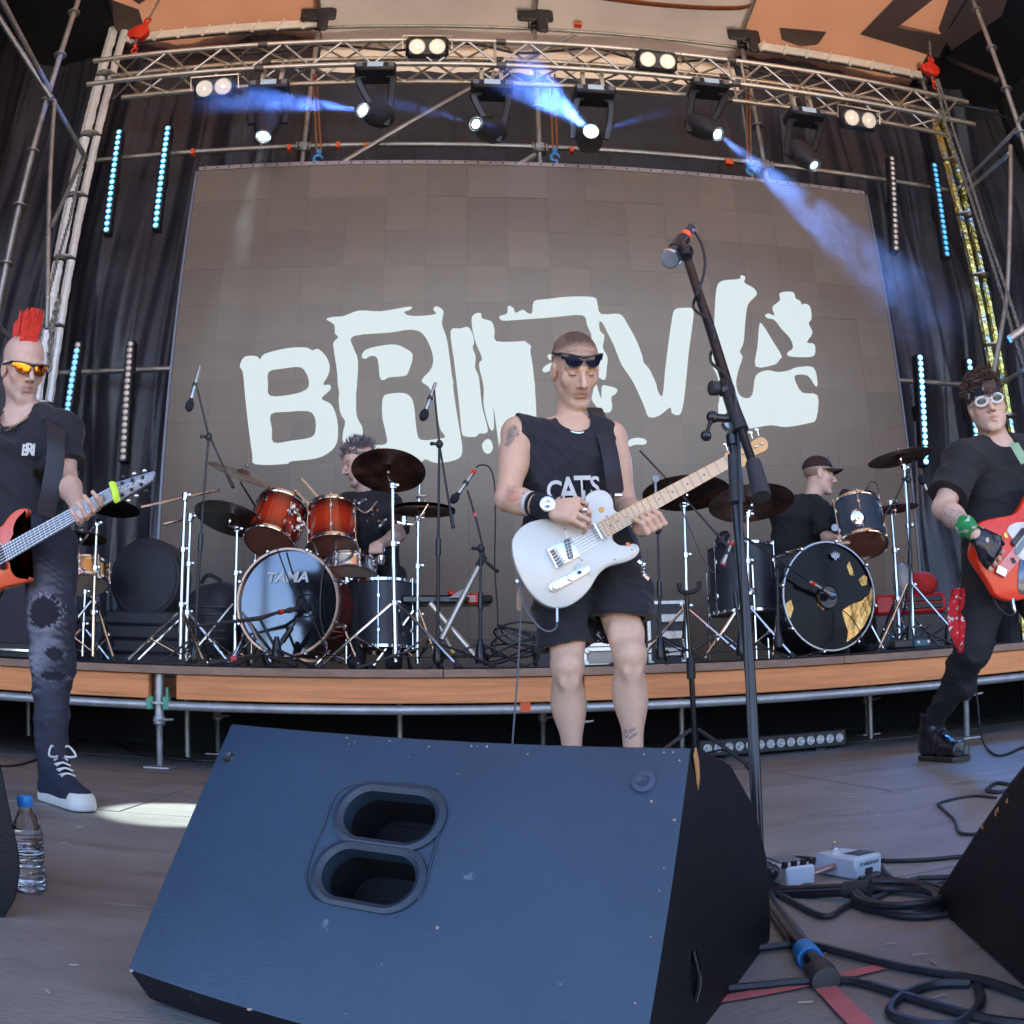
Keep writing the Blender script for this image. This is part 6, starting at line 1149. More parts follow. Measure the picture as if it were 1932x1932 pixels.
def tripod(par, x, y, z, top, spread, ph=0., mat=chrome, r=.009, zfoot=DECK, foot=True, ztop=None):
    """folding double legs with stays and rubber feet"""
    for i in range(3):
        a = ph + i * 2.0944; d = V(math.cos(a), math.sin(a), 0); p0 = V(x, y, top); p1 = V(x, y, zfoot + .012) + d * spread
        l = MB().tube([p0 + d * .02, p0 + (p1 - p0) * .5 + V(0, 0, .01), p1], r, 7).cyl(V(x, y, zfoot + .07), p0 + (p1 - p0) * .52, r * .6, n=6).sph(p0 + (p1 - p0) * .52, r * 1.5, 8).build('leg', mat, par)
        if foot: MB().cyl(p1 - nrm(p1 - p0) * .035, p1 + nrm(p1 - p0) * .004, r * 1.7, r * 1.9, 8).build('rubber_foot', rub, l)
def cymbal(par, c, nrm_, r, mat=None):
    ax = nrm(nrm_); m = MB().lathe(c, ax, [(-.012, r), (-.004, r * .72), (.004, r * .28), (.007, r * .2), (.022, r * .13), (.027, r * .05), (.027, .004), (.0255, .004), (.0255, r * .05), (.0205, r * .13), (.0055, r * .2), (.0025, r * .28), (-.0055, r * .72), (-.0135, r)], 48, closed=True)
    return m.build('cymbal', mat or bronze, par)
def bronze_mat():
    m = bpy.data.materials.new('cymbal_bronze'); m.use_nodes = True; nt = m.node_tree; N = nt.nodes; L = nt.links; b = N['Principled BSDF']; tc = N.new('ShaderNodeTexCoord'); nz = N.new('ShaderNodeTexNoise'); nz.inputs['Scale'].default_value = 9; L.new(tc.outputs['Object'], nz.inputs[0])
    r = N.new('ShaderNodeValToRGB'); r.color_ramp.elements[0].position = .35; r.color_ramp.elements[0].color = (.075, .045, .045, 1); r.color_ramp.elements[1].position = .7; r.color_ramp.elements[1].color = (.30, .16, .11, 1); L.new(nz.outputs[0], r.inputs[0]); L.new(r.outputs[0], b.inputs['Base Color'])
    b.inputs['Metallic'].default_value = .85; b.inputs['Roughness'].default_value = .38; b.inputs['Anisotropic'].default_value = .6
    return m
bronze = bronze_mat()
def cstand(base, top, r=.0125, label='', cat='cymbal stand', legs=(.36, .32, .3), cym=None, arm=None, group='cymbal stands on the riser', mat=chrome, name='cymbal_stand', sections=3):
    """tube stand; cym = list of (centre, normal, radius); arm = (from z, tip)"""
    x, y = base[0], base[1]; t = thing(name, (x, y, DECK), label, cat, group); zt = top[2]
    z0 = DECK + .05
    for i in range(sections):
        a, b = z0 + (zt - z0) * i / sections, z0 + (zt - z0) * (i + 1) / sections; q = lambda z: V(x + (top[0] - x) * (z - DECK) / (zt - DECK), y + (top[1] - y) * (z - DECK) / (zt - DECK), z)
        s_ = MB().cyl(q(a), q(b), r * (1 - .13 * i), n=12).build('tube', mat, t); MB().lathe(q(b), (0, 0, 1), [(-.02, r * 1.1), (-.018, r * 1.6), (.008, r * 1.6), (.012, r)], 14).sph(q(b) + V(.026, -.012, 0), (.014, .006, .010), 8).cyl(q(b), q(b) + V(.022, -.01, 0), .005, n=6).build('clamp', mat, s_)
    tripod(t, x, y, zt, DECK + legs[0], legs[1], legs[2], mat)
    if cym:
        for (c, n_, rr) in cym:
            n_ = nrm(n_); m = MB().cyl(c - n_ * .05, c + n_ * .05, .005, n=8).lathe(c - n_ * .03, n_, [(0, .010), (.02, .016), (.03, .012)], 12).sph(c + n_ * .045, (.012, .012, .010), 8)
            if np.linalg.norm(c - top) > .07: m.cyl(top, c - n_ * .05, .0075, n=8).lathe(top, nrm(c - top), [(-.02, .012), (-.015, .02), (.02, .02), (.025, .012)], 12)
            m.build('tilter', chrome, t); cymbal(t, c, n_, rr)
    return t
def claw_ring(par, c, ax, r, n, ph, mat):
    u, w, ax = uvw(ax)
    for i in range(n):
        a = ph + i * 6.2832 / n; d = u * math.cos(a) + w * math.sin(a); rot = np.stack([np.cross(d, ax), d, ax], 1)
        MB().box(c + d * (r + .004), (.026, .026, .05), rot, bev=.008).cyl(c + d * (r + .010) + ax * .02, c + d * (r + .010) + ax * .14, .004, n=6).sph(c + d * (r + .012) + ax * .15, (.012, .012, .022), 8, rot).build('claw', mat, par)
# ---- the sunburst kit
BD = PA(706, 1372, 4.86); BA = nrm(V(.20, 1, -.02)); BR = .280
bd = thing('bass_drum', V(BD[0], 4.9, DECK), 'bass drum with mirror front head and copper hoop below the sunburst toms', 'drum')
shell(bd, BD + BA * .02, BA, BR, .42, tintm, ((.05, .004, .004), (.22, .02, .008)), 56); MB().lathe(BD, BA, [(0, .0001), (0, BR + .002), (.012, BR + .002)], 64).build('front_head', mirror, bd)
for q in (-.022, .425): hoop(bd, BD + BA * q, BA, BR, .045, .012, hoopc)
claw_ring(bd, BD + BA * -.004, BA, BR + .012, 8, .39, chrome); claw_ring(bd, BD + BA * .45, BA, BR + .012, 8, .39, chrome)
pc = PA(862, 1400, 4.845); MB().lathe(pc, BA, [(-.006, .064), (-.010, .060), (-.004, .052), (.02, .045), (.035, .02), (.036, .001)], 28).build('port_hole', blkg, bd)
text_part('logo', 'TAMA', BD + V(0, 0, .135) - BA * .004 + V(-.0, 0, 0), np.cross(BA, V(0, 0, 1)), V(0, 0, 1), .078, M('logo_silver', (.62, .66, .70), .35), bd, bold=.03, shear=.25, depth=.0, xs=1.15)
for s in (-1, 1):
    p0 = BD + BA * .14 + V(s * .24, 0, -.1); p1 = V(p0[0] + s * .12, p0[1] - .12, DECK + .01); lgp = MB().cyl(p0 + V(0, 0, .03), p1, .010, .008, 8).sph(p0, .02, 8).build('spur', chrome, bd); MB().cyl(p1 + V(0, 0, .03), p1, .013, n=8).build('rubber_tip', rub, lgp)
burst = ((.04, .002, .003), (.52, .036, .010))
t0, t1 = PA(562, 885, 4.93), PA(660, 612, 5.05); tom(t0, t1, .142, tintm, 'left sunburst tom tilted over the mirror headed bass drum', burst, group='sunburst toms')
t0, t1 = PA(1066, 925, 4.93), PA(1062, 640, 5.02); tom(t0, t1, .138, tintm, 'right sunburst tom showing its brown underside beside the drummer', burst, group='sunburst toms')
hd_ = thing('tom_holder', PA(750, 900, 4.93), 'chrome double tom holder between the two sunburst toms', 'tom holder')
MB().cyl(PA(752, 920, 4.95), PA(752, 700, 4.95), .015, n=12).build('post', chrome, hd_)
for k_, (x, y) in enumerate(((715, 640), (775, 640), (700, 705), (800, 700), (735, 770), (790, 770), (830, 740), (690, 760), (755, 600))): MB().box(PA(x, y, 4.9), (.03, .03, .035), frame(V(.3, 1, .2), V(.2, 0, 1)), bev=.008).cyl(PA(x, y, 4.9), PA(x + 20, y + 28, 4.88), .006, n=8).sph(PA(x + 22, y + 30, 4.88), .010, 8).build('clamp', chrome, hd_)
sn = tom(PA(1180, 1160, 5.1), PA(1180, 1075, 5.12), .165, chrome, 'chrome snare drum behind the bass drum of the sunburst kit', name='snare_drum', bottom=white_h, n=8)
cstand((PA(1180, 1160, 5.1)[0], 5.1), PA(1180, 1185, 5.1), .011, 'snare stand under the chrome snare drum', 'drum stand', (.2, .2, 1.), name='snare_stand', sections=1)
ft = tom(V(-.27, 5.2, .66), V(-.27, 5.22, 1.02), .19, satin, 'dark floor tom half hidden behind the crash cymbal stand', name='floor_tom')
# stands with cymbals
def low(px, py, y): p = at(px, py, y); return (p[0], p[1])
top = PA(300, 780, 4.95); cstand((PA(285, 1650, 4.95)[0], 4.95), top, .0125, 'stand with a dark crash cymbal low at the left of the sunburst toms', legs=(.36, .30, 3.6), cym=[(PA(250, 688, 4.98), V(.18, .30, 1), .215)])
top = PA(545, 500, 5.1); cstand((PA(400, 1500, 5.2)[0], 5.25), PA(470, 640, 5.2), .011, 'stand holding the tilted bronze crash cymbal over the left sunburst tom', legs=(.3, .3, 1.), cym=[(PA(352, 335, 5.0), V(.42, -.30, 1.), .215)])
top = PB(262, 430, 4.86); cstand((PB(288, 1700, 4.86)[0], 4.86), top, .0145, 'tall chrome stand with a big bronze crash cymbal in front of the spiky haired drummer', legs=(.36, .42, 3.5), cym=[(PB(230, 300, 4.9), V(.05, .40, 1), .205)])
top = PB(468, 690, 5.05); hh_ = cstand((PB(460, 1500, 5.05)[0], 5.05), top, .012, 'hi-hat stand with two thin cymbals beside the keyboard stand', 'hi-hat stand', (.34, .26, 5.2), cym=[(PB(510, 625, 5.05), V(.03, -.02, 1), .18)], name='hi_hat_stand'); cymbal(hh_, PB(510, 608, 5.05), V(.03, .04, 1), .18)
MB().cyl(PB(478, 360, 5.05), PB(472, 700, 5.05), .0055, n=8).sph(PB(475, 520, 5.05), (.02, .016, .014), 8).cyl(PB(475, 520, 5.05), PB(535, 515, 5.05), .008, n=8).build('pull_rod', chrome, hh_)
MB().tube([PB(545, 580, 4.9), PB(490, 670, 4.9), PB(430, 745, 4.88), PB(350, 740, 4.86), PB(300, 725, 4.86)], [.006, .006, .008, .012, .012], 8).box(PB(355, 715, 4.86), (.03, .03, .06), bev=.008).build('side_arm', chrome, hh_)
MB().lathe(PA(1460, 1040, 4.95), (0, 0, 1), [(-.02, .012), (0, .02), (.03, .02), (.04, .008), (.05, .02), (.08, .02), (.095, .01)], 12).build('spare_lug', chrome, hd_)
# T-bar stands at the left
for (xt, yt, xb, yb, bx0, by0, bx1, by1, lb, y) in ((1600, 130, 1560, 1440, 1215, 235, 1900, 85, 'tall chrome stand with a long slanting cross bar left of the sunburst kit', 4.9), (1645, 310, 1610, 1400, 1410, 385, 1770, 288, 'shorter chrome stand with a short cross bar left of the sunburst kit', 5.0)):
    t = cstand((P5(xb, yb, y)[0], y), P5(xt, yt, y), .0135, lb, 'cymbal stand', (.30, .32, 3.3 + (y - 4.9) * 5)); MB().cyl(P5(bx0, by0, y - .05), P5(bx1, by1, y + .05), .008, n=8).box(P5(xt, yt + 15, y), (.03, .03, .06), bev=.008).build('cross_bar', chrome, t)
t = cstand((P5(805, 1440, 4.95)[0], 4.95), P5(838, 370, 4.9), .013, 'chrome stand with two black cymbals behind the mohawk guitarist hand', 'cymbal stand', (.36, .3, 3.4), cym=[(P5(700, 482, 4.95), V(0, .12, 1), .155)])
cymbal(t, P5(960, 222, 4.95), V(.05, .14, 1), .175, M('black_cymbal', (.015, .014, .016), .35, .4, .2, 20))
t = tom(P5(735, 895, 5.0), P5(735, 765, 5.03), .14, M('brass_snare_shell', (.62, .38, .18), .2, .9, .1, 10), 'brass snare drum on a low stand behind the chrome stand at far left', name='snare_drum', bottom=white_h, n=8)
for k_ in range(10): a = k_ * .63; MB().sph(P5(735, 830, 5.0) + V(.155 * math.cos(a), .155 * math.sin(a), .02 * (-1) ** k_), .012, 8).build('lug_cap', chrome, t)
cstand((P5(712, 1480, 5.0)[0], 5.0), P5(735, 960, 5.0), .010, 'low stand carrying the brass snare drum', 'drum stand', (.2, .2, 2.), name='snare_stand', sections=2)
# round drum bag and stacked black cases
bagm = M('black_nylon', (.02, .022, .034), .6, 0, .25, 10, .3, 120)
c = P5(1275, 865, 5.35); m = MB().lathe(c + V(.01, -.1, 0), (.15, 1, 0), [(-.008, .001), (-.008, .21), (0, .235), (.02, .245), (.16, .245), (.18, .23)], 40); o = m.build('drum_bag', bagm); tag(o, 'round black drum bag standing on the black cases left of the screen', 'drum bag')
o2 = MB().tube(circ(c + V(.01, -.108, 0), (.15, 1, 0), .215, 40), .005, 5, closed=True).build('piping', rub, o)
for i in range(4): tag(MB().box((P5(1320, 1200, 5.3)[0], 5.35, DECK + .045 + i * .082), (.52, .4, .078), bev=.012).build('black_case', bagm), ['lowest', 'second', 'third', 'topmost'][i] + ' flat black case of the stack under the round drum bag', 'case', 'stack of flat black cases')
bp_ = MB(); c = at(402, 1165, 5.25)
for (dx, dz, rx, rz) in ((0, 0, .2, .22), (.06, .1, .13, .13), (-.08, -.06, .12, .15)): bp_.sph(c + V(dx, 0, dz - .02), (rx, .14, rz), 16)
bpo = bp_.build('backpack', bagm); tag(bpo, 'dark backpack slumped behind the bass drum of the sunburst kit', 'backpack'); MB().tube(spline([c + V(-.05, -.1, .19), c + V(0, -.14, .23), c + V(.07, -.1, .2)], 5), .012, 6).build('handle', bagm, bpo)
for i in range(5): MB().box(c + V(.01, -.138, -.13 + i * .045), (.2, .01, .012), bev=.002).build('strap', blk, bpo)
# guitar amplifier behind the mohawk guitarist
am = thing('guitar_amplifier', P5(90, 1400, 4.9), 'dark guitar amplifier cabinet with a chrome strip behind the mohawk guitarist', 'amplifier')
MB().box((P5(60, 1300, 4.9)[0], 5.05, DECK + .36), (.62, .3, .70), bev=.015).build('cabinet', blk, am); MB().box((P5(60, 1300, 4.9)[0], 4.896, DECK + .38), (.56, .008, .56), bev=.003).build('grille_cloth', M('amp_grille', (.04, .04, .055), .8, 0, .2, 60), am)
MB().box((P5(100, 1465, 4.88)[0], 4.87, P5(100, 1465, 4.88)[2]), (.5, .01, .012)).build('chrome_strip', chrome, am)
for q in (-1, 1): MB().sph((P5(60, 1300, 4.9)[0] + q * .3, 4.9, DECK + .02), .025, 8).build('corner', chrome, am)
tag(MB().cyl(P5(570, 1205, 5.5), P5(1090, 1215, 5.5), .022, n=12).build('scaffold_tube', galv), 'short scaffold tube with red tape lying behind the brass snare stand', 'tube')
# keyboard on an X stand
kb = thing('keyboard_stand', PB(720, 1800, 5.0), 'white X shaped keyboard stand crossing beside the hi-hat', 'keyboard stand'); wtube = M('champagne_tube', (.66, .62, .52), .3, .7, .1, 12)
MB().cyl(PB(955, 1080, 4.98), PB(655, 1670, 4.9), .016, n=12).build('cross_leg', wtube, kb); MB().cyl(PB(565, 1380, 5.0), PB(925, 1800, 4.95), .017, n=12).build('cross_leg', wtube, kb); MB().cyl(PB(1000, 1000, 4.99), PB(950, 1085, 4.98), .019, n=12).build('upper_joint', rub, kb)
MB().cyl(PB(640, 1560, 5.0), PB(755, 1790, 4.95), .010, n=10).build('stay', wtube, kb); MB().cyl(PB(738, 1760, 4.955), PB(760, 1800, 4.95), .013, n=10).build('yellow_tip', M('yellow_tip', (.75, .55, .1), .5), kb)
ky = thing('keyboard', PB(720, 1360, 5.15), 'small red and black keyboard with a sheet of paper lying on the X stand', 'keyboard'); MB().box(PB(700, 1362, 5.15), (.5, .22, .045), bev=.01).build('body', blkg, ky); MB().box(PB(915, 1345, 5.05), (.07, .05, .06), bev=.01).build('end_cheek', redp, ky); MB().box(PB(735, 1310, 5.2), (.04, .2, .03), bev=.01).build('end_cheek', redp, ky)
for i in range(3): MB().box(PB(905, 1325 + i * 18, 5.02), (.035, .01, .006)).build('slot', whitep, ky)
tag(MB().grid(np.array([[PB(720, 1335, 5.0), PB(760, 1300, 5.15)], [PB(890, 1330, 5.0), PB(860, 1250, 5.15)]])).build('paper_sheet', M('paper', (.7, .68, .72), .7)), 'white sheet of paper curling on the red and black keyboard', 'paper')
# ---- microphones and their stands
micb = M('mic_silver', (.55, .56, .55), .3, .8, .1, 30); foam = M('mic_foam', (.015, .016, .03), .9, 0, .2, 60)
def micro(par, a, b, r=.011, ball=.022, tape=None, bodym=None):
    """microphone from its plug end A to its head B"""
    d = nrm(b - a); L_ = np.linalg.norm(b - a); m = MB().lathe(a, d, [(0, r * .7), (.01, r * .9), (L_ * .5, r), (L_ * .78, r * 1.25), (L_ * .8, r * 1.25)], 14).build('microphone', bodym or micb, par)
    MB().sph(b - d * ball * .4, (ball, ball, ball * 1.45), 14, frame(np.cross(d, (0, 1, .1)), d)).build('mic_head', foam, m)
    if tape: MB().lathe(a + d * .012, d, [(0, r), (0, r * 1.15), (.022, r * 1.15), (.022, r)], 12).build('tape', tape, m)
    MB().box((a * .5 + b * .5) - d * .01, (.026, .03, .03), frame(d, (0, 0, 1)), bev=.006).build('clip', blk, par)
def micstand(px_top, px_bot, y, boom, label, z0=DECK, r=.0095, legs=(.16, .26, .5), mats=(blk, blk), name='mic_stand', grp='black microphone stands'):
    a = at(*px_top, y); b = at(*px_bot, y); t = thing(name, (b[0], y, z0), label, 'microphone stand', grp); zt = a[2]; x = b[0]; b = V(b[0], y, z0 + .10)
    MB().cyl(b, b + (a - b) * .5, r, n=12).build('lower_tube', mats[0], t); MB().cyl(b + (a - b) * .5, a, r * .75, n=12).build('upper_tube', mats[1], t); MB().lathe(b + (a - b) * .5, nrm(a - b), [(-.05, r), (-.048, r * 1.6), (.04, r * 1.5), (.042, r * .8)], 14).build('clutch', blkg, t)
    MB().lathe(b, (0, 0, 1), [(-.06, .026), (-.03, .03), (.02, .024), (.07, .012)], 14).sph(b + V(.035, -.01, -.02), .012, 8).build('hub', blkg, t); tripod(t, x, y, zt, z0 + legs[0], legs[1], legs[2], blk, .0065, z0)
    if boom:
        P = [at(*p[:2], p[2]) for p in boom]; m = MB().tube(P, r * .62, 10); m.cyl(P[-1] - nrm(P[-1] - P[-2]) * .09, P[-1], r * 1.05, n=10); m.build('boom', blk, t); j = min(range(len(P)), key=lambda i: 0); MB().sph(a, (.02, .02, .026), 10).cyl(a + V(-.035, -.01, 0), a + V(.02, 0, 0), .009, n=8).sph(a + V(-.04, -.01, 0), .012, 8).build('boom_clamp', blk, t)
    return t
t = micstand((394, 824), (368, 1235), 4.85, [(372, 732, 4.9), (392, 815, 4.86), (440, 920, 4.8)], 'overhead microphone stand over the tilted crash cymbal at the left of the kit', legs=(.16, .22, .9)); micro(t, P4(1932, 520, 4.9), P4(1828, 920, 4.88), .012, .026)
t = micstand((829, 838), (826, 1220), 4.8, [(819, 736, 4.85), (829, 838, 4.8), (855, 996, 4.72)], 'tall overhead microphone stand in the middle of the riser beside the crash cymbal stand', legs=(.14, .42, 3.3)); micro(t, at(822, 722, 4.86), at(799, 786, 4.84), .011, .026)
t = micstand((907, 1035), (906, 1225), 4.85, [(882, 925, 4.9), (900, 985, 4.87), (917, 1060, 4.84), (940, 1080, 4.8)][:3] + [(939, 1078, 4.78)], 'short microphone stand with pink tape beside the singer guitar strap', legs=(.14, .3, 3.4)); micro(t, PB(930, 300, 4.95), PB(755, 545, 4.9), .012, .024, redp); MB().lathe(at(895, 968, 4.875), (.2, 0, -1), [(0, .007), (0, .011), (.022, .011), (.022, .007)], 10).build('tape', pink, t)
MB().tube(spline([PB(935, 285, 4.95), PB(975, 265, 4.95), PB(1040, 285, 4.95), PB(1080, 400, 4.95), PB(1090, 700, 4.95), PB(1085, 1100, 4.95), PB(1110, 1500, 4.95), PB(1080, 1800, 4.9)], 6), .0045, 6).build('cable', cab, t)
t = micstand((600 - 37, 1165), (522, 1235), 4.7, None, 'low microphone stand in front of the mirror bass drum head', legs=(.10, .25, 2.9)); MB().tube([PA(-60, 1565, 4.65), PA(200, 1535, 4.66), PA(480, 1500, 4.68), PA(620, 1455, 4.72)], [.008, .008, .013, .008], 8).build('boom', blk, t); micro(t, PA(620, 1455, 4.72), PA(850, 1410, 4.83), .012, .028, redp, blk)
MB().cyl(PA(480, 1500, 4.68), V(at(522, 1235, 4.7)[0], 4.7, DECK + .1), .008, n=8).build('riser_tube', blk, t)
for i, (a, b) in enumerate((((75, 1865, 4.62), (430, 1795, 4.68)), ((780, 1880, 4.62), (520, 1800, 4.68)))): p, q = PA(*a), PA(*b); p[2] = max(p[2], DECK + .012); MB().cyl(p, q, .008, n=8).cyl(p, p + nrm(q - p) * .05, .013, n=8).build('leg', blk, t)
MB().cyl(PA(250, 1830, 4.65), PA(295, 1820, 4.655), .014, n=8).build('tape', pink, t)
micro(hd_, PA(1340, 540, 5.0), PA(1255, 590, 5.0), .008, .012, pink); micro(hd_, PA(1500, 700, 4.95), PA(1430, 780, 4.95), .008, .012, greenw)
def cable(pts, label, r=.0045, y=None, par=None, nm='cable', mat=None, k=7):
    o = MB().tube(spline(pts, k), r, 6).build(nm, mat or cab, par)
    if par is None: tag(o, label, 'cable')
    return o
cable([PA(620, 930, 4.8), PA(680, 1100, 4.8), PA(780, 1330, 4.78), PA(900, 1500, 4.76), PA(990, 1700, 4.7), PA(1040, 1780, 4.66), PA(1110, 1820, 4.62)], 'black cable hanging across the mirror bass drum head')
cable([PA(1070, 980, 4.78), PA(1000, 1080, 4.8), PA(970, 1300, 4.8), PA(970, 1500, 4.78), PA(1000, 1640, 4.72)], 'thin black cable drooping down the right side of the mirror head')
# ---- the black kit
BD = PC(1005, 1322, 4.92); BA = nrm(V(-.12, 1, 0)); BR = .312
bd = thing('bass_drum', V(BD[0], 5.1, DECK), 'black bass drum with gloss head and gold foil patches before the capped drummer', 'drum')
shell(bd, BD + BA * .02, BA, BR, .42, satin, None, 56); MB().lathe(BD, BA, [(0, .0001), (0, BR + .002), (.012, BR + .002)], 64).build('front_head', blkhead, bd)
for q in (-.018, .425): hoop(bd, BD + BA * q, BA, BR, .038, .009, M('dark_chrome_hoop', (.25, .26, .3), .2, .9))
claw_ring(bd, BD + BA * -.004, BA, BR + .010, 8, .2, chrome); claw_ring(bd, BD + BA * .44, BA, BR + .01, 8, .2, chrome)
MB().lathe(PC(1000, 1330, 4.905), BA, [(-.004, .070), (-.007, .066), (-.002, .060), (.012, .052), (.03, .02), (.031, .001)], 28).build('port_hole', blkg, bd)
gold = M('gold_foil', (.62, .38, .13), .3, .9, .5, 8, .9, 16)
for pts in ([(1110, 1440), (1180, 1390), (1270, 1360), (1335, 1300), (1352, 1220), (1362, 1330), (1340, 1450), (1290, 1560), (1220, 1640), (1150, 1690), (1160, 1600), (1130, 1520)], [(1240, 1185), (1290, 1150), (1315, 1170), (1310, 1230), (1270, 1240)], [(1150, 1080), (1170, 1040), (1190, 1090), (1210, 1160), (1175, 1150)], [(655, 1385), (700, 1350), (722, 1420), (695, 1500), (668, 1460)], [(905, 1300), (935, 1330), (990, 1420), (960, 1430), (915, 1390)]):
    n0_ = BA; P = []
    for (x, y) in pts: d = PC(x, y, 1.) - CAM; t_ = ((BD - BA * .003 - CAM) @ BA) / (d @ BA); P.append(CAM + d * t_)
    m = MB(); m.add(np.array(P), [tuple(range(len(P)))]); m.add(np.array(P) + BA * .0015, [tuple(range(len(P)))[::-1]]); m.build('gold_foil', gold, bd, smooth=False)
em = MB(); c = PC(1058, 1000, 4.905); em.prism([(-.034, .022), (-.022, .008), (-.014, .028), (-.006, .012), (0, .034), (.006, .012), (.014, .028), (.022, .008), (.034, .022), (.026, -.008), (.012, -.012), (0, -.026), (-.012, -.012), (-.026, -.008)], c, V(1, .12, 0), V(0, 0, 1), V(0, -.002, 0)); em.build('crown_emblem', M('emblem_pale', (.42, .46, .52), .4), bd)
for s in (-1, 1):
    p0 = BD + BA * .12 + V(s * .27, 0, -.06); p1 = V(p0[0] + s * .10, p0[1] - .14, DECK + .01); q = MB().cyl(p0 + V(0, 0, .03), p1, .010, .007, 8).sph(p0, .02, 8).build('spur', chrome, bd); MB().cyl(p1 + V(0, 0, .03), p1, .012, n=8).build('rubber_tip', rub, q)
t = tom(PC(1282, 905, 4.95), PC(1225, 610, 5.06), .155, M('steel_blue_shell', (.055, .08, .12), .4, .3, .08, 8), 'black rack tom tilted above the black bass drum', bottom=smoked)
MB().sph(PC(1240, 690, 4.83), (.05, .012, .055), 14).lathe(PC(1240, 690, 4.83), (0, -1, 0), [(0, .03), (.02, .028), (.022, .014), (.035, .013), (.036, .001)], 18).box(PC(1225, 650, 4.84), (.05, .02, .03), bev=.008).box(PC(1250, 740, 4.84), (.04, .02, .02), bev=.006).build('mount_bracket', chrome, t)
MB().sph(PC(1248, 803, 4.81), .007, 8).build('vent', chrome, t); MB().lathe(PC(1055, 770, 4.90), (-.5, -1, 0), [(0, .022), (.003, .022), (.003, .017), (.001, .016)], 18).build('badge', M('badge_grey', (.3, .3, .34), .4, .5), t)
fx, fy_ = PC(362, 1400, 5.05)[0], 5.15; z1_ = PC(362, 915, 5.05)[2]; z0_ = PC(362, 1440, 5.05)[2]
t = tom(V(fx, fy_, z0_), V(fx, fy_, z1_), .195, satin, 'tall satin black floor tom behind the front microphone stand', name='floor_tom', bottom=white_h)
for i in range(3): a = .5 + i * 2.09; MB().cyl(V(fx + .215 * math.cos(a), fy_ + .215 * math.sin(a), DECK), V(fx + .215 * math.cos(a), fy_ + .215 * math.sin(a), z0_ + .25), .007, n=8).box(V(fx + .21 * math.cos(a), fy_ + .21 * math.sin(a), z0_ + .1), (.03, .03, .05), bev=.008).build('leg', chrome, t)
cstand((PC(372, 1500, 4.85)[0], 4.95), PC(352, 660, 4.92), .0125, 'chrome stand with the wide ride cymbal behind the front microphone stand', legs=(.34, .3, 3.4), cym=[(PC(380, 560, 4.92), V(.02, .26, 1), .252)])
cstand((PD(435, 1900, 5.0)[0], 5.0), PD(425, 1010, 5.05), .0135, 'pale chrome stand whose dark crash cymbal shows behind the guitar neck', legs=(.32, .36, 3.5), cym=[(PD(450, 885, 5.1), V(.04, .20, 1), .262)])
x4 = lambda x, y, d: PR(x, y, d)
cstand((PS(705, 240, 4.95)[0], 4.95), PR(645, 930, 5.0), .0145, 'tall chrome stand with the high crash cymbal at the right end of the black kit', legs=(.42, .34, 3.5), cym=[(PR(610, 838, 5.0), V(-.10, .06, 1), .215)])
cstand((PS(592, 120, 5.1)[0], 5.1), PR(535, 1210, 5.15), .0135, 'chrome hi-hat stand with thin dark cymbals beside the black rack tom', 'hi-hat stand', (.34, .28, 3.9), cym=[(PR(568, 1248, 5.15), V(-.04, .04, 1), .16), (PR(568, 1236, 5.15), V(-.02, -.05, 1), .16)], name='hi_hat_stand')
t = micstand((1713, 905), (1717, 1200), 4.9, [(1724, 868, 4.9), (1690, 940, 4.88), (1655, 995, 4.85)], 'boom microphone stand crossing under the high crash cymbal at the right', legs=(.16, .3, 3.6))
t = micstand((1838, 965), (1790, 1210), 5.1, None, 'microphone stand with a silver pencil microphone left of the bandana guitarist', legs=(.16, .3, .3)); micro(t, PR(870, 1205, 5.1), PR(785, 1020, 5.1), .011, .026)
t = micstand((1241, 1000), (1246, 1215), 4.88, [(1207, 850, 5.0), (1290, 938, 4.95), (1372, 1030, 4.85)], 'slanting boom microphone stand crossing behind the guitar neck', legs=(.16, .3, 3.3)); MB().lathe(PD(148, 765, 4.88), (0, -1, 0), [(-.01, .02), (.012, .02), (.014, .008), (.02, .008)], 16).cyl(PD(148, 765, 4.88), PD(165, 1240, 4.88), .008, n=8).build('pivot', M('pivot_grey', (.3, .32, .36), .4, .4), t)
micro(t, PD(895, 1360, 4.9), PD(775, 1640, 4.88), .013, .02, redp); MB().lathe(PD(800, 1590, 4.885), nrm(PD(895, 1360, 4.9) - PD(775, 1640, 4.88)), [(-.02, .012), (-.02, .016), (.02, .016), (.02, .012)], 12).build('tape', pink, t)
MB().box(PD(800, 1340, 4.9), (.06, .05, .1), frame(V(.5, .3, -.6), V(0, 0, 1)), bev=.012).build('clip_body', blk, t)
t = micstand((1378, 1045), (1398, 1215), 4.75, None, 'low microphone stand reaching its boom to the black bass drum head', legs=(.12, .3, 3.2)); MB().tube([PC(330, 850, 4.8), PC(560, 1000, 4.8), PC(720, 1110, 4.8), PC(860, 1215, 4.82)], .0075, 8).build('boom', blk, t); micro(t, PC(850, 1205, 4.80), PC(1060, 1330, 4.86), .013, .0, redp); MB().sph(PC(1035, 1315, 4.85), (.032, .028, .026), 14).build('mic_bulb', M('mic_blue_grey', (.16, .2, .28), .25, .6), t)
tag(MB().tube([PC(590, 1100, 4.8), PC(592, 1300, 4.8), PC(600, 1700, 4.8)], .0085, 10).lathe(PC(600, 1690, 4.8), (0, 0, 1), [(-.03, .026), (.0, .03), (.05, .018), (.1, .009)], 14).build('stand_pole', blk), 'bare black stand pole with cone base before the black bass drum', 'microphone stand')
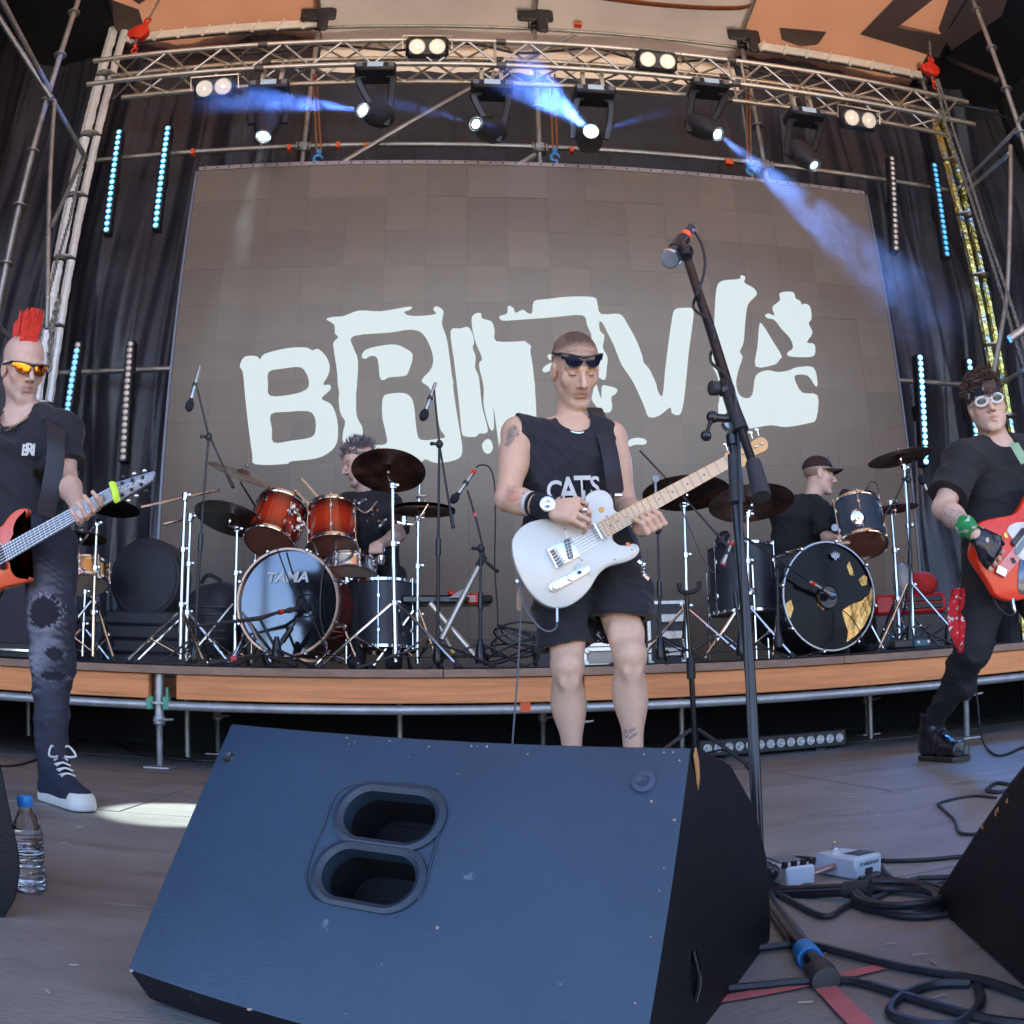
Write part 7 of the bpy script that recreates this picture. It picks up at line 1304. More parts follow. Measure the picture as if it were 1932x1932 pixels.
for (bx, by, y, rr) in ((1140, 520, 5.1, .05),): tag(MB().sph(PC(bx, by, y), (.045, .04, .05), 12).cyl(PC(bx, by, y), PC(bx - 20, by + 90, y), .02, n=10).build('rim_microphone', foam), 'black clip microphone standing on the rim of the black rack tom', 'microphone')
t_ = thing('rim_microphone', PC(1300, 500, 5.0), 'grey clip microphone with a looped cable on the black rack tom rim', 'microphone'); micro(t_, PC(1320, 440, 5.0), PC(1270, 560, 5.0), .012, .0, None, M('mic_dark', (.1, .1, .12), .4, .4)); cable([PC(1320, 440, 5.0), PC(1340, 400, 5.0), PC(1390, 420, 5.0), PC(1405, 500, 5.0), PC(1360, 570, 5.0)], '', .003, par=t_); MB().tube([PC(1330, 480, 4.98), PC(1350, 540, 4.95), PC(1335, 620, 4.93)], .009, 8).build('clip', blk, t_)
# black stand with an empty cradle, standing on the stage floor in front of the riser
q0, q1 = at(1304, 1395, 4.35), at(1295, 1110, 4.2); t = thing('cradle_stand', (q0[0], 4.3, 0), 'black stand with an empty U shaped cradle standing between the middle guitarist and the front microphone stand', 'instrument stand')
t['label'] = 'black stand with an empty cradle in front of the riser by the bare knees'
fl_ = V(q0[0] + .005, 4.3, .10); tp = at(1295, 1120, 4.25); MB().cyl(fl_, fl_ + (tp - fl_) * .55, .014, n=12).build('lower_tube', blkg, t); MB().cyl(fl_ + (tp - fl_) * .55, tp, .010, n=12).build('upper_tube', blkg, t); MB().lathe(fl_ + (tp - fl_) * .55, (0, 0, 1), [(-.07, .015), (-.068, .022), (.03, .022), (.034, .011)], 14).build('clutch', rub, t)
MB().tube(spline([PD(380, 1770, 4.2), PD(385, 1830, 4.2), PD(430, 1860, 4.2), PD(520, 1850, 4.2), PD(570, 1810, 4.2), PD(572, 1755, 4.2)], 4), .012, 8, flat=(1, 1.4)).build('cradle', rub, t); tripod(t, fl_[0], 4.3, 1, .2, .32, 3.3, blk, .010, 0.)
# flight cases, boxes and bags along the back of the riser
case_m = M('case_laminate', (.36, .33, .29), .4, .2, .12, 10, spots=((.2, .2, .2), 20, .66)); edge = M('case_edge', (.6, .6, .58), .3, .7, .1, 20)
def fcase(name, x0, x1, z0, z1, y, d, label, mat, ed=True, cat='flight case'):
    t = thing(name, ((x0 + x1) / 2, y, z0), label, cat); c = V((x0 + x1) / 2, y + d / 2, (z0 + z1) / 2); MB().box(c, (x1 - x0 - .01, d - .01, z1 - z0 - .01), bev=.004).build('panel', mat, t)
    if ed:
        for zz in (z0 + .012, z1 - .012): MB().box((c[0], y + .002, zz), (x1 - x0, .022, .024), bev=.003).build('edge_strip', edge, t)
        for xx in (x0 + .012, x1 - .012): MB().box((xx, y + .001, c[2]), (.024, .02, z1 - z0 - .05), bev=.003).build('edge_strip', edge, t)
        for xx in (x0 + .02, x1 - .02):
            for zz in (z0 + .02, z1 - .02): MB().sph((xx, y, zz), (.026, .014, .026), 8).build('ball_corner', edge, t)
    return t
pz = P7(1060, 1330, 5.0)
t = fcase('flight_case', P7(880, 1300, 5.0)[0], P7(1230, 1300, 5.0)[0], DECK + .01, P7(1060, 1440, 5.0)[2], 5.0, .4, 'lower silver edged flight case seen between the bare legs', case_m); MB().box((pz[0] + .05, 4.985, DECK + .02), (.42, .012, .012)).build('green_edge', M('green_paint', (.12, .6, .08), .5), t)
t = fcase('flight_case', P7(900, 1300, 5.0)[0], P7(1200, 1300, 5.0)[0], P7(1060, 1438, 5.0)[2], P7(1060, 1090, 5.0)[2], 5.0, .4, 'upper flight case with a green sticker seen between the bare legs', case_m); MB().box(P7(965, 1290, 4.985), (.045, .004, .045), np.array([[.98, 0, .17], [0, 1, 0], [-.17, 0, .98]])).build('green_sticker', M('green_sticker', (.35, .75, .05), .5), t)
t = fcase('flight_case', P7(1440, 1300, 5.3)[0], P7(1780, 1300, 5.3)[0], DECK + .01, P7(1600, 1040, 5.3)[2], 5.3, .4, 'black flight case with bright corner strips behind the cradle stand', blk)
for i in range(3): MB().box((P7(1660, 1300, 5.3)[0], 5.29, DECK + .1 + i * .1), (.18, .01, .05), bev=.004).build('latch', edge, t)
fcase('speaker_box', P7(480, 1500, 5.0)[0], P7(625, 1500, 5.0)[0], DECK + .01, P7(550, 1370, 5.0)[2], 5.0, .2, 'small dark box on the riser left of the bare legs', M('dark_box', (.05, .045, .06), .6), False, 'box')
m = MB()
for i in range(7): m.tube([P7(330, 1500, 5.0) + V(.16 * math.cos(a) + .02 * i - .05, .1 * math.sin(a) * .7, .07 * math.sin(a + i) + .02 * i - .01) for a in np.linspace(0, 6.2832, 22, endpoint=False)], .006, 5, closed=True)
o = m.build('cable_pile', cab); tag(o, 'tangled pile of black cables on the riser beside the short microphone stand', 'cable pile', kind='stuff')
rb_ = thing('red_case', PS(700, 180, 5.5), 'red plastic case with black slots behind the stands at the right', 'case'); a, b = PS(420, 190, 5.5), PS(985, 0, 5.5); a[2] = max(a[2], DECK + .1)
MB().box(((a[0] + b[0]) / 2, 5.65, (a[2] + b[2]) / 2), (b[0] - a[0], .3, b[2] - a[2]), bev=.02).build('shell', M('red_plastic', (.55, .015, .02), .4), rb_)
for q in (0, 1): MB().box(((a[0] + b[0]) / 2 + .05, 5.49, a[2] + (b[2] - a[2]) * (.35 + .35 * q)), (.4, .02, .035), bev=.006).build('slot', blk, rb_)
tag(MB().box(((a[0] + b[0]) / 2, 5.65, (DECK + a[2]) / 2), (b[0] - a[0] + .04, .34, a[2] - DECK), bev=.01).build('road_case', blk), 'black road case under the red plastic case', 'case')
tag(MB().sph(PR(790, 1870, 5.55), (.12, .1, .09), 14).build('red_bag', M('red_fabric', (.5, .02, .02), .8, 0, .2, 20)), 'small red bag lying on top of the red plastic case', 'bag')
tag(MB().sph(PR(625, 1840, 5.45), (.07, .06, .12), 12).build('plastic_bag', M('clear_plastic', (.5, .52, .56), .3, trans=.4)), 'crumpled clear plastic bag beside the chrome stands at the right', 'bag')
pd = thing('effects_pedal', PS(772, 430, 4.75), 'teal effects pedal with two knobs at the riser edge', 'pedal'); c = PS(772, 412, 4.75); MB().box(c, (.12, .07, .045), bev=.008).build('housing', M('teal_paint', (.02, .12, .17), .35), pd)
for q in (-1, 1): MB().lathe(c + V(q * .035, -.036, .005), (0, -1, 0), [(0, .010), (.012, .009), (.013, .001)], 12).build('knob', whitep, pd)
tag(MB().box(PS(650, 420, 4.78) + V(0, 0, .0), (.2, .1, .05), bev=.01).build('black_box', blk), 'low black box on the riser edge beside the teal pedal', 'box')
for i, (x, y, L_) in enumerate(((300, 1740, .2), (1300, 1720, .3))): pass
# cables along the riser edge
cable([V(-2.0, 4.62, DECK + .01), V(-1.6, 4.56, DECK + .012), V(-1.2, 4.60, DECK + .012), V(-.95, 4.7, DECK + .012), V(-.7, 4.62, DECK + .012)], 'black cable along the left edge of the riser', .006)
cable([V(.1, 4.65, DECK + .01), V(.5, 4.72, DECK + .012), V(1.4, 4.66, DECK + .012), V(1.9, 4.75, DECK + .012), V(2.6, 4.64, DECK + .012), V(3.4, 4.7, DECK + .012)], 'black cable along the right edge of the riser', .006)
cable([PC(1090, 1430, 4.9), PC(1150, 1460, 4.85), PC(1230, 1560, 4.8), PC(1265, 1640, 4.75), PC(1200, 1720, 4.7)], 'thin cable hanging from the black bass drum microphone', .003)
cable([PD(380, 1000, 4.95), PD(420, 1100, 4.95), PD(520, 1330, 4.93), PD(600, 1520, 4.92), PD(700, 1660, 4.9), PD(770, 1665, 4.9), PD(800, 1610, 4.9)], 'grey cable looping from the pale chrome stand to the pink taped microphone', .0035, mat=M('lead_grey2', (.06, .065, .08), .5))
# ================================================================ STAGE FLOOR FRONT
# the big floor wedge, its base towards the camera
chipm = M('sky_tinted_texture_paint', (.026, .056, .100), .33, 0, .25, 2.2, .20, 620, spots=((.10, .14, .22), 40, .72, .02), rvar=.1)  # the face's colour carries the blue of the reflected sky
blkpaint = M('black_texture_paint', (.008, .008, .011), .55, 0, .25, 5, .2, 220, spots=((.12, .07, .05), 22, .74, .02), spec=.25)
bare = M('chipped_plywood', (.36, .29, .25), .7)
def wedge(A, B, prof, endprof, label, name='stage_monitor', fm=None, cut=None):
    """enclosure: cross-section PROF (forward, up) swept from A to B"""
    A = np.array(A, float); B = np.array(B, float); x = nrm(B - A); z = V(0, 0, 1); f = nrm(np.cross(z, x)); L_ = np.linalg.norm(B - A); t = thing(name, A, label, 'stage monitor'); return t, x, f, z, L_
TLp, TRp, BLp = V(-.267, 1.2, .344), V(.262, .925, .334), V(-.374, 1.018, .051)
X = nrm((TRp - TLp) + V(0, 0, -.012)); Wd = np.linalg.norm(TRp - TLp); G = BLp - TLp; G = G - X * (G @ X) ; Gl = np.linalg.norm(G); G = nrm(G); Yf = nrm(V(-X[1], X[0], 0))      # Yf points to the performer
wm = thing('stage_monitor', V(-.3, 1.1, 0), 'huge blue black floor wedge with twin handle pockets nearest the camera', 'stage monitor')
TLc = TLp; Hh = Gl
prof = [(0, 0)]                                    # in metres along Yf (from the face's lower edge) and up
yb = -(G @ Yf) * Hh; zb = TLc[2] + G[2] * Hh      # the face's run and its lower edge height
P_ = [(0, zb), (yb, TLc[2]), (yb + .05, TLc[2] - .006), (yb + .15, TLc[2] - .030), (yb + .26, TLc[2] - .095), (yb + .36, .16), (yb + .41, .06), (yb + .41, .012), (yb + .39, .0), (.10, .0), (.03, .006)]
O3 = TLc - Yf * yb - V(0, 0, TLc[2]) - X * .004 * 0
def W3(x, y, z): return O3 + X * x + Yf * y + V(0, 0, z)
# the face is skewed very slightly as seen, so the ends are cut square to X
face_n = nrm(np.cross(X, G)); face_n = face_n if face_n @ Yf < 0 else -face_n
import bmesh
bm = bmesh.new(); k_ = len(P_); va = [bm.verts.new(W3(0, y, z)) for y, z in P_]; vb = [bm.verts.new(W3(Wd + .035 * max(0, min(1, (y - yb) / .3)), y, z)) for y, z in P_]
bm.faces.new(va[::-1]); bm.faces.new(vb)
fs = [bm.faces.new((va[i], va[(i + 1) % k_], vb[(i + 1) % k_], vb[i])) for i in range(k_)]
bmesh.ops.recalc_face_normals(bm, faces=bm.faces); bmesh.ops.bevel(bm, geom=[e for e in bm.edges], offset=.004, segments=2, profile=.6, affect='EDGES')
me = bpy.data.meshes.new('cabinet'); bm.to_mesh(me); bm.free()
def inface(p): v_ = np.array(p) - TLc; return abs(v_ @ face_n) < .004
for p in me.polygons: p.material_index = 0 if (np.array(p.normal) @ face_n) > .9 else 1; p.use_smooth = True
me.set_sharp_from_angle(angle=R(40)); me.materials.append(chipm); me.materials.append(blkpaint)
co = np.empty(len(me.vertices) * 3); me.vertices.foreach_get('co', co); me.vertices.foreach_set('co', (co.reshape(-1, 3) - LOC[wm]).ravel()); cbo = link('cabinet', me, wm)
def onface(px, py, off=0.):
    d = ray(px, py); t_ = ((TLc - CAM) @ face_n) / (d @ face_n); return CAM + d * t_ + face_n * off
def F2(px, py): q = onface(px, py) - TLc; return (q @ X, q @ G)
def PM(x, y): return (700 + x / 1.756) / 1.3251, (1750 + y / 1.756) / 1.3251
def onf(x, y, off=0.): return onface(*PM(x, y), off)
# handle pockets: real recesses cut with a boolean-free ring and a deep dark cup
def stadium(c, ex, ey, rx, ry, n=44, p=2.9):
    out = []; sq_ = rx - ry
    for i in range(n):
        a = i * 6.2832 / n + .0713; ca, sa = math.cos(a), math.sin(a); out.append(c + ex * (sq_ * (1 if ca > 0 else -1) + ry * ca) + ey * ry * sa)
    return np.array(out)
    for i in range(n):
        a = i * 6.2832 / n; ca, sa = math.cos(a), math.sin(a); out.append(c + ex * rx * math.copysign(abs(ca) ** (2 / p), ca) + ey * ry * math.copysign(abs(sa) ** (2 / p), sa))
    return np.array(out)
c1, c2 = onf(478, 512), onf(385, 775); ex1 = nrm(onf(690, 540) - onf(270, 490)); hw = np.linalg.norm(onf(690, 540) - onf(270, 490)) / 2; hh2 = .034
ey1 = nrm(np.cross(face_n, ex1)); cutters = []
for c in (c1, c2):
    cb = MB(); R0_ = stadium(c, ex1, ey1, hw, hh2); n = len(R0_); cb.add(np.concatenate([R0_ + face_n * .02, c + (R0_ - c) * .93 - face_n * .075]), [tuple(range(n - 1, -1, -1)), tuple(range(n, 2 * n))] + [(i, (i + 1) % n, n + (i + 1) % n, n + i) for i in range(n)])
    co_ = cb.build('pocket_cutter', blkpaint, None, smooth=False); b_ = bmesh.new(); b_.from_mesh(co_.data); bmesh.ops.recalc_face_normals(b_, faces=b_.faces); b_.to_mesh(co_.data); b_.free(); cutters.append(co_)
for co_ in cutters:
    md = cbo.modifiers.new('pocket', 'BOOLEAN'); md.operation = 'DIFFERENCE'; md.object = co_; md.solver = 'EXACT'; md.use_self = False
dg = bpy.context.evaluated_depsgraph_get(); me2 = bpy.data.meshes.new_from_object(cbo.evaluated_get(dg)); cbo.modifiers.clear(); me2.name = 'cabinet'; cbo.data = me2
for co_ in cutters: bpy.data.objects.remove(co_)
hp_m = M('handle_plastic', (.018, .036, .062), .45, 0, .15, 20); 
for c in (c1, c2):
    m = MB(); a = stadium(c, ex1, ey1, hw + .009, hh2 + .007); b = stadium(c, ex1, ey1, hw + .002, hh2 + .002); e = stadium(c, ex1, ey1, hw - .004, hh2 - .004); n = len(a)
    V_ = np.concatenate([a + face_n * .0008, a + face_n * .0035, b + face_n * .0055, e + face_n * .001, e - face_n * .02]); m.add(V_, [(r * n + i, r * n + (i + 1) % n, (r + 1) * n + (i + 1) % n, (r + 1) * n + i) for r in range(4) for i in range(n)]); m.build('pocket_rim', hp_m, wm)
    m = MB(); a = stadium(c, ex1, ey1, hw - .001, hh2 - .001); n = len(a); m.add(np.concatenate([a - face_n * .001, c + (a - c) * .9 - face_n * .07]), [tuple(range(n, 2 * n))[::-1]] + [(i, n + i, n + (i + 1) % n, (i + 1) % n) for i in range(n)]); m.build('pocket_cup', blkpaint, wm)
ring = [onf(x, y, .0008) for x, y in ((240, 430), (300, 378), (400, 365), (640, 382), (700, 415), (724, 480), (705, 560), (630, 830), (590, 880), (520, 925), (440, 935), (200, 890), (140, 850), (118, 770), (140, 680), (190, 560))]
MB().tube(spline(ring, 6, True), .0015, 5, closed=True).build('plate_outline', hp_m, wm)
for (x, y, s) in ((1597, 362, 1.), ): c = onf(x, y); MB().lathe(c, face_n, [(.0, .013), (.003, .0125), (.004, .007), (.001, .005), (-.002, .001)], 20).build('rubber_plug', M('plug_grey', (.05, .07, .12), .5), wm)
c = onface(431, 1429); MB().lathe(c, face_n, [(.0, .008), (.002, .007), (-.0, .003), (-.001, .001)], 16).build('screw', blkg, wm)
chips = [(295, 165, 5), (303, 195, 3), (328, 187, 3), (491, 157, 4), (654, 206, 5), (851, 170, 5), (877, 170, 3), (915, 188, 6), (1088, 238, 5), (1598, 240, 4), (1692, 193, 4), (1755, 266, 4), (1632, 445, 6), (1732, 527, 6), (691, 1000, 6), (1735, 180, 4), (1666, 838, 3), (1686, 740, 3), (1630, 1040, 3), (568, 252, 2), (780, 325, 3), (1560, 1332, 4)]
cm_ = MB()
for (x, y, s) in chips:
    c = onf(x, y, .0006)
    if (c - TLc) @ G < .006: c = c + G * (.006 - (c - TLc) @ G)
    r0_ = s * .00024 + .0002; k2 = 7; pts = [c + (X * math.cos(a) + G * math.sin(a) * 1.1) * r0_ * (.7 + .6 * RNG.random()) for a in np.linspace(0, 6.2832, k2, endpoint=False)]; cm_.add(np.array(pts), [tuple(range(k2))])
for q in (.03, .33, .67): c = TLc + G * Hh + X * Wd * q + face_n * .0008; pts = [c + (X * math.cos(a) * 2.2 + G * math.sin(a)) * .0016 * (.6 + .8 * RNG.random()) for a in np.linspace(0, 6.2832, 7, endpoint=False)]; cm_.add(np.array(pts), [tuple(range(7))])
co2 = cm_.build('paint_chips', bare, wm, smooth=False); co2['kind'] = 'stuff'
# its steel grille with foam on the performer's side and the socket plate on the end panel
er = W3(Wd + .001, yb + .05, .13); gm = MB().box(W3(Wd + .003, yb + .02, .10), (.07, .004, .05), np.stack([Yf, X, V(0, 0, 1)], 1), bev=.002); gm.build('socket_plate', blkg, wm); MB().tube(spline([W3(Wd + .006, yb - .01, .07), W3(Wd + .012, yb - .02, .10), W3(Wd + .006, yb - .02, .13)], 5), .006, 8, flat=(.5, 1)).build('chrome_latch', chrome, wm)
MB().prism([(-.008, -.004), (.002, .004), (.016, -.012), (.020, -.040), (.010, -.046), (.004, -.028)], W3(Wd + .0035, yb + .004, TLc[2] - .004), Yf, V(0, 0, 1), X * .0012).build('chipped_corner', M('raw_ply_chip', (.48, .24, .09), .7), wm, smooth=False)
MB().box(W3(Wd + .002, yb + .075, TLc[2] - .075), (.014, .004, .055), np.stack([nrm(Yf * .8 - V(0, 0, .6)), X, nrm(Yf * .6 + V(0, 0, .8))], 1), bev=.002).build('grey_label', M('scuffed_metal', (.35, .33, .33), .4, .5), wm)
# right-hand wedge and left-hand speaker: only their near ends reach into the picture
def poly_wedge(pts, y0, depthv, label, mat=blkpaint, z=None):
    """a cabinet whose near end is the given outline (in photo points at distance y0) and whose body runs off along DEPTHV"""
    if y0 is None:      # the end panel stands upright on the floor between these two corners
        A_, B_ = atz(1775, 1722, .0), atz(1935, 1868, .0); n_ = nrm(np.cross(B_ - A_, V(0, 0, 1))); P = [CAM + ray(a, b) * (((A_ - CAM) @ n_) / (ray(a, b) @ n_)) for a, b in pts]
    else: P = [at(a, b, y0) for a, b in pts]
    c = np.mean(P, 0); bm = bmesh.new(); va = [bm.verts.new(p) for p in P]; vb = [bm.verts.new(p + np.array(depthv)) for p in P]; n = len(P)
    bm.faces.new(va); bm.faces.new(vb[::-1]); [bm.faces.new((va[i], vb[i], vb[(i + 1) % n], va[(i + 1) % n])) for i in range(n)]
    bmesh.ops.recalc_face_normals(bm, faces=bm.faces); bmesh.ops.bevel(bm, geom=list(bm.edges), offset=.008, segments=3, profile=.6, affect='EDGES'); t = thing('stage_monitor', V(c[0], c[1], 0), label, 'stage monitor')
    me = bpy.data.meshes.new('cabinet'); bm.to_mesh(me); bm.free(); co = np.empty(len(me.vertices) * 3); me.vertices.foreach_get('co', co); me.vertices.foreach_set('co', (co.reshape(-1, 3) - LOC[t]).ravel())
    for p in me.polygons: p.use_smooth = True
    me.set_sharp_from_angle(angle=R(35)); me.materials.append(mat); link('cabinet', me, t); return t
def fz(px, py): return atz(px, py, 0.)
t = poly_wedge([(1770, 1680), (1764, 1706), (1775, 1722), (1935, 1868), (2110, 1990), (2110, 1500), (2010, 1400), (1960, 1405), (1905, 1475), (1840, 1570)], None, (.30, .22, 0), 'black floor wedge with a scuffed tip at the lower right corner')
A_w, B_w = atz(1775, 1722, .0), atz(1935, 1868, .0); n_w = nrm(np.cross(B_w - A_w, V(0, 0, 1))); n_w = n_w if n_w[1] < 0 else -n_w
MB().lathe(CAM + ray(1827, 1727) * (((A_w - CAM) @ n_w) / (ray(1827, 1727) @ n_w)), n_w, [(0, .0085), (.0015, .0085), (.002, .006), (.0, .003), (.003, .001)], 18).build('screw_cup', rub, t)
m = MB()
for (x, y) in ((1768, 1690), (1770, 1700), (1767, 1706), (1781, 1726), (1800, 1745), (1846, 1786), (1880, 1535), (1884, 1528), (1855, 1560), (1902, 1510)):
    c = at(x, y, 1.246) if 0 else CAM + ray(x, y) * (((A_w - CAM) @ n_w) / (ray(x, y) @ n_w)) - n_w * .001 * np.sign(n_w @ ray(x, y)); m.add(np.array([c + V(math.cos(a), 0, math.sin(a) * 1.2) * .003 * (.6 + .7 * RNG.random()) for a in np.linspace(0, 6.2832, 7, endpoint=False)]), [tuple(range(7))])
m.build('paint_chips', M('chip_rust', (.5, .2, .08), .7), t, smooth=False)['kind'] = 'stuff'
t = poly_wedge([(-80, 1380), (-8, 1400), (6, 1455), (24, 1545), (38, 1610), (40, 1650), (30, 1700), (-8, 1765), (-80, 1800)], 1.35, (-.3, .3, 0), 'black speaker cabinet at the lower left edge beside the bottle')
# ---- front microphone stand
fs_ = thing('mic_stand', atz(1436, 1680, 0), 'tall black microphone stand in front with its boom raised to a silver microphone', 'microphone stand')
def pt(px, py, y): return at(px, py, y)
pb, ptop = pt(1432, 1640, 1.62), pt(1383, 905, 1.70); steel = M('black_steel', (.03, .03, .036), .22, .4, .15, 14)
MB().cyl(pb, pt(1389, 955, 1.695), .0105, n=20).build('lower_tube', steel, fs_); MB().tube([pt(1391, 948, 1.694), pt(1388, 900, 1.697), pt(1385, 858, 1.70)], [.0155, .0145, .0135], 18).build('height_grip', rub, fs_)
MB().cyl(pt(1385, 858, 1.70), pt(1382, 838, 1.702), .0085, n=16).build('inner_tube', steel, fs_); MB().lathe(pt(1384, 841, 1.702), (0, 0, 1), [(0, .012), (.002, .0145), (.022, .0145), (.026, .011), (.04, .006)], 20).build('swivel_collar', blkg, fs_)
jb = pt(1379, 800, 1.70)
MB().box(jb + V(-.004, .0, .0), (.012, .02, .05), bev=.004).lathe(jb + V(-.002, -.012, .002), (0, 1, 0), [(0, .017), (.02, .017)], 18).build('boom_joint', M('joint_steel', (.35, .36, .4), .3, .8), fs_)
MB().tube([pt(1378, 790, 1.69), pt(1350, 788, 1.68)], .0085, 12).sph(pt(1344, 787, 1.68), (.013, .012, .013), 12).tube([pt(1344, 787, 1.68), pt(1337, 805, 1.675), pt(1333, 820, 1.67)], [.006, .004, .004], 8).sph(pt(1332, 822, 1.67), .0115, 12).build('lever_handle', blkg, fs_)
P = [pt(1437, 935, 1.60), pt(1418, 868, 1.64), pt(1386, 780, 1.69), pt(1372, 725, 1.74), pt(1340, 620, 1.84), pt(1318, 555, 1.91), pt(1296, 486, 2.0)]
MB().tube(P[2:], [.0125, .0122, .0118, .0115, .0115], 18).build('boom_tube', steel, fs_); MB().tube([pt(1422, 880, 1.63), pt(1395, 800, 1.68)], .0092, 16).build('boom_rear', steel, fs_); MB().tube([pt(1437, 938, 1.595), pt(1432, 915, 1.61), pt(1421, 873, 1.635)], [.0185, .0175, .0155], 18).build('counter_grip', rub, fs_)
MB().tube([pt(1398, 812, 1.675), pt(1384, 772, 1.69), pt(1368, 722, 1.74)], [.0165, .0145, .0145], 16).lathe(pt(1370, 738, 1.72), (-.3, .1, 1), [(-.004, .0145), (-.004, .017), (.006, .017), (.006, .0145)], 16).build('boom_sleeve', M('sleeve_black', (.025, .025, .03), .35), fs_)
MB().lathe(pt(1353, 733, 1.72), (-1, -.2, 0), [(-.024, .004), (0, .005), (.0, .015), (.014, .016), (.017, .012), (.018, .001)], 14).build('thumb_screw', rub, fs_)
MB().sph(pt(1292, 476, 2.0), (.018, .018, .02), 14).lathe(pt(1292, 474, 2.0), nrm(P[-1] - P[-2]), [(-.03, .014), (-.01, .021), (.0, .022), (.012, .014), (.014, .010)], 18).build('clip_swivel', blkg, fs_)
ma, mb_ = pt(1298, 438, 2.06), pt(1272, 477, 2.04); d = nrm(mb_ - ma)
MB().cyl(pt(1292, 470, 2.0), pt(1289, 455, 2.04), .007, n=10).lathe(ma + d * .03, d, [(0, .0165), (.0, .0185), (.05, .021), (.05, .0165)], 18).build('mic_clip', blkg, fs_)
mic_t = thing('microphone', ma, 'silver grille vocal microphone with a red band clipped to the tall front stand', 'microphone')
MB().lathe(ma, d, [(0, .010), (.012, .013), (.05, .015), (.085, .0185), (.10, .0215)], 22).build('handle', M('mic_handle', (.06, .065, .08), .35, .3), mic_t); MB().lathe(ma + d * .008, d, [(0, .0125), (0, .0155), (.016, .016), (.016, .0125)], 20).build('red_band', M('red_band', (.85, .12, .05), .5), mic_t)
hc_ = ma + d * .118; mo = MB().sph(hc_, (.0265, .0265, .0275), 22, frame(np.cross(d, V(0, 1, .1)), d)); g_ = mo.build('grille', M('mic_grille', (.5, .53, .58), .35, .8, .3, 400, .8, 900), mic_t); MB().lathe(hc_ - d * .003, d, [(-.003, .026), (-.003, .0282), (.004, .0282), (.004, .026)], 24).build('grille_band', chrome, mic_t)
MB().lathe(ma - d * .03, d, [(0, .007), (.004, .0105), (.03, .0115)], 16).build('plug', rub, mic_t); MB().tube([pt(1301, 433, 2.07), pt(1306, 434, 2.06), pt(1311, 438, 2.05)], .0062, 8).build('purple_boot', M('purple_tape', (.33, .2, .42), .5), mic_t)
cp_ = spline([pt(1298, 437, 2.07), pt(1303, 433, 2.07), pt(1311, 438, 2.05), pt(1324, 462, 2.02), pt(1330, 495, 1.98), pt(1326, 525, 1.93), pt(1316, 552, 1.88), pt(1309, 570, 1.92), pt(1309, 582, 1.87), pt(1320, 592, 1.84), pt(1336, 602, 1.81), pt(1346, 622, 1.80), pt(1348, 642, 1.80), pt(1344, 660, 1.83), pt(1340, 672, 1.84), pt(1343, 685, 1.79), pt(1358, 698, 1.74), pt(1372, 712, 1.71), pt(1384, 735, 1.69), pt(1388, 775, 1.675), pt(1393, 820, 1.68), pt(1396, 900, 1.67), pt(1402, 1100, 1.66), pt(1412, 1350, 1.645), pt(1422, 1560, 1.63), pt(1428, 1640, 1.61)], 6)
MB().tube(cp_, .0036, 8).build('microphone_cable', cab, mic_t)
# base: a hub with three legs
hub = pb; MB().tube([pt(1431, 1632, 1.62), pt(1436, 1672, 1.60)], [.015, .026], 14).box(pt(1443, 1655, 1.58), (.035, .04, .06), bev=.01).sph(pt(1457, 1645, 1.57), (.014, .014, .016), 10).build('hub', blkg, fs_)
f0, f1 = pt(1445, 1690, 1.50), atz(1553, 1842, .012); l = MB().tube([f0, f1], [.0125, .0135], 16).build('leg', steel, fs_); f1_ = f1; dd_ = nrm(f1 - f0); MB().lathe(f1 - dd_ * .035, dd_, [(0, .012), (.004, .017), (.03, .019), (.055, .018), (.058, .010)], 18).build('rubber_foot', M('worn_rubber', (.06, .055, .055), .7, 0, .3, 30), l); MB().lathe(f0 + (f1 - f0) * .73, dd_, [(0, .0135), (0, .0162), (.045, .0172), (.045, .0140)], 18).build('blue_tape', M('blue_tape', (.04, .28, .72), .45), l)
g0, g1 = pt(1445, 1684, 1.56), atz(1612, 1678, .02); l = MB().tube([g0, g1], [.0125, .0125], 14).build('leg', steel, fs_); MB().tube([g1 - nrm(g1 - g0) * .02, g1 + nrm(g1 - g0) * .03], [.015, .016], 14).build('rubber_foot', rub, l)
h1 = atz(1330, 1690, .02); l = MB().tube([pt(1430, 1684, 1.62), h1 + V(-.1, .3, 0)], .0125, 12).build('leg', steel, fs_)
tag(MB().lathe(atz(1524, 1688, .0), (0, 0, 1), [(0, .014), (.018, .015), (.02, .012)], 12).build('plug_cap', rub), 'small black plug lying under the stand leg', 'plug')
# ---- pedals
def onfloor(px, py, z=0.): return atz(px, py, z)
def pedal(c0, c1, dep, h, label, mat, skew=.0):
    """c0, c1: front lower corners on the floor"""
    t = thing('effects_pedal', (c0 + c1) / 2, label, 'pedal'); x = nrm(c1 - c0); f = V(-x[1], x[0], 0); L_ = np.linalg.norm(c1 - c0); rot = np.stack([x, f, V(0, 0, 1)], 1); c = (c0 + c1) / 2 + f * dep / 2 + V(0, 0, h / 2 + .003); MB().box(c, (L_, dep, h), rot, bev=.004).build('housing', mat, t); return t, x, f, c, rot, L_
wp = M('pale_blue_paint', (.55, .63, .72), .4, 0, .08, 20)
a, b = onfloor(1616, 1662), onfloor(1663, 1650); q0 = onfloor(1567, 1643)
t, x, f, c, rot, L_ = pedal(onfloor(1613, 1664), onfloor(1664, 1651), .12, .042, 'white effects pedal with a footswitch among the cables', wp)
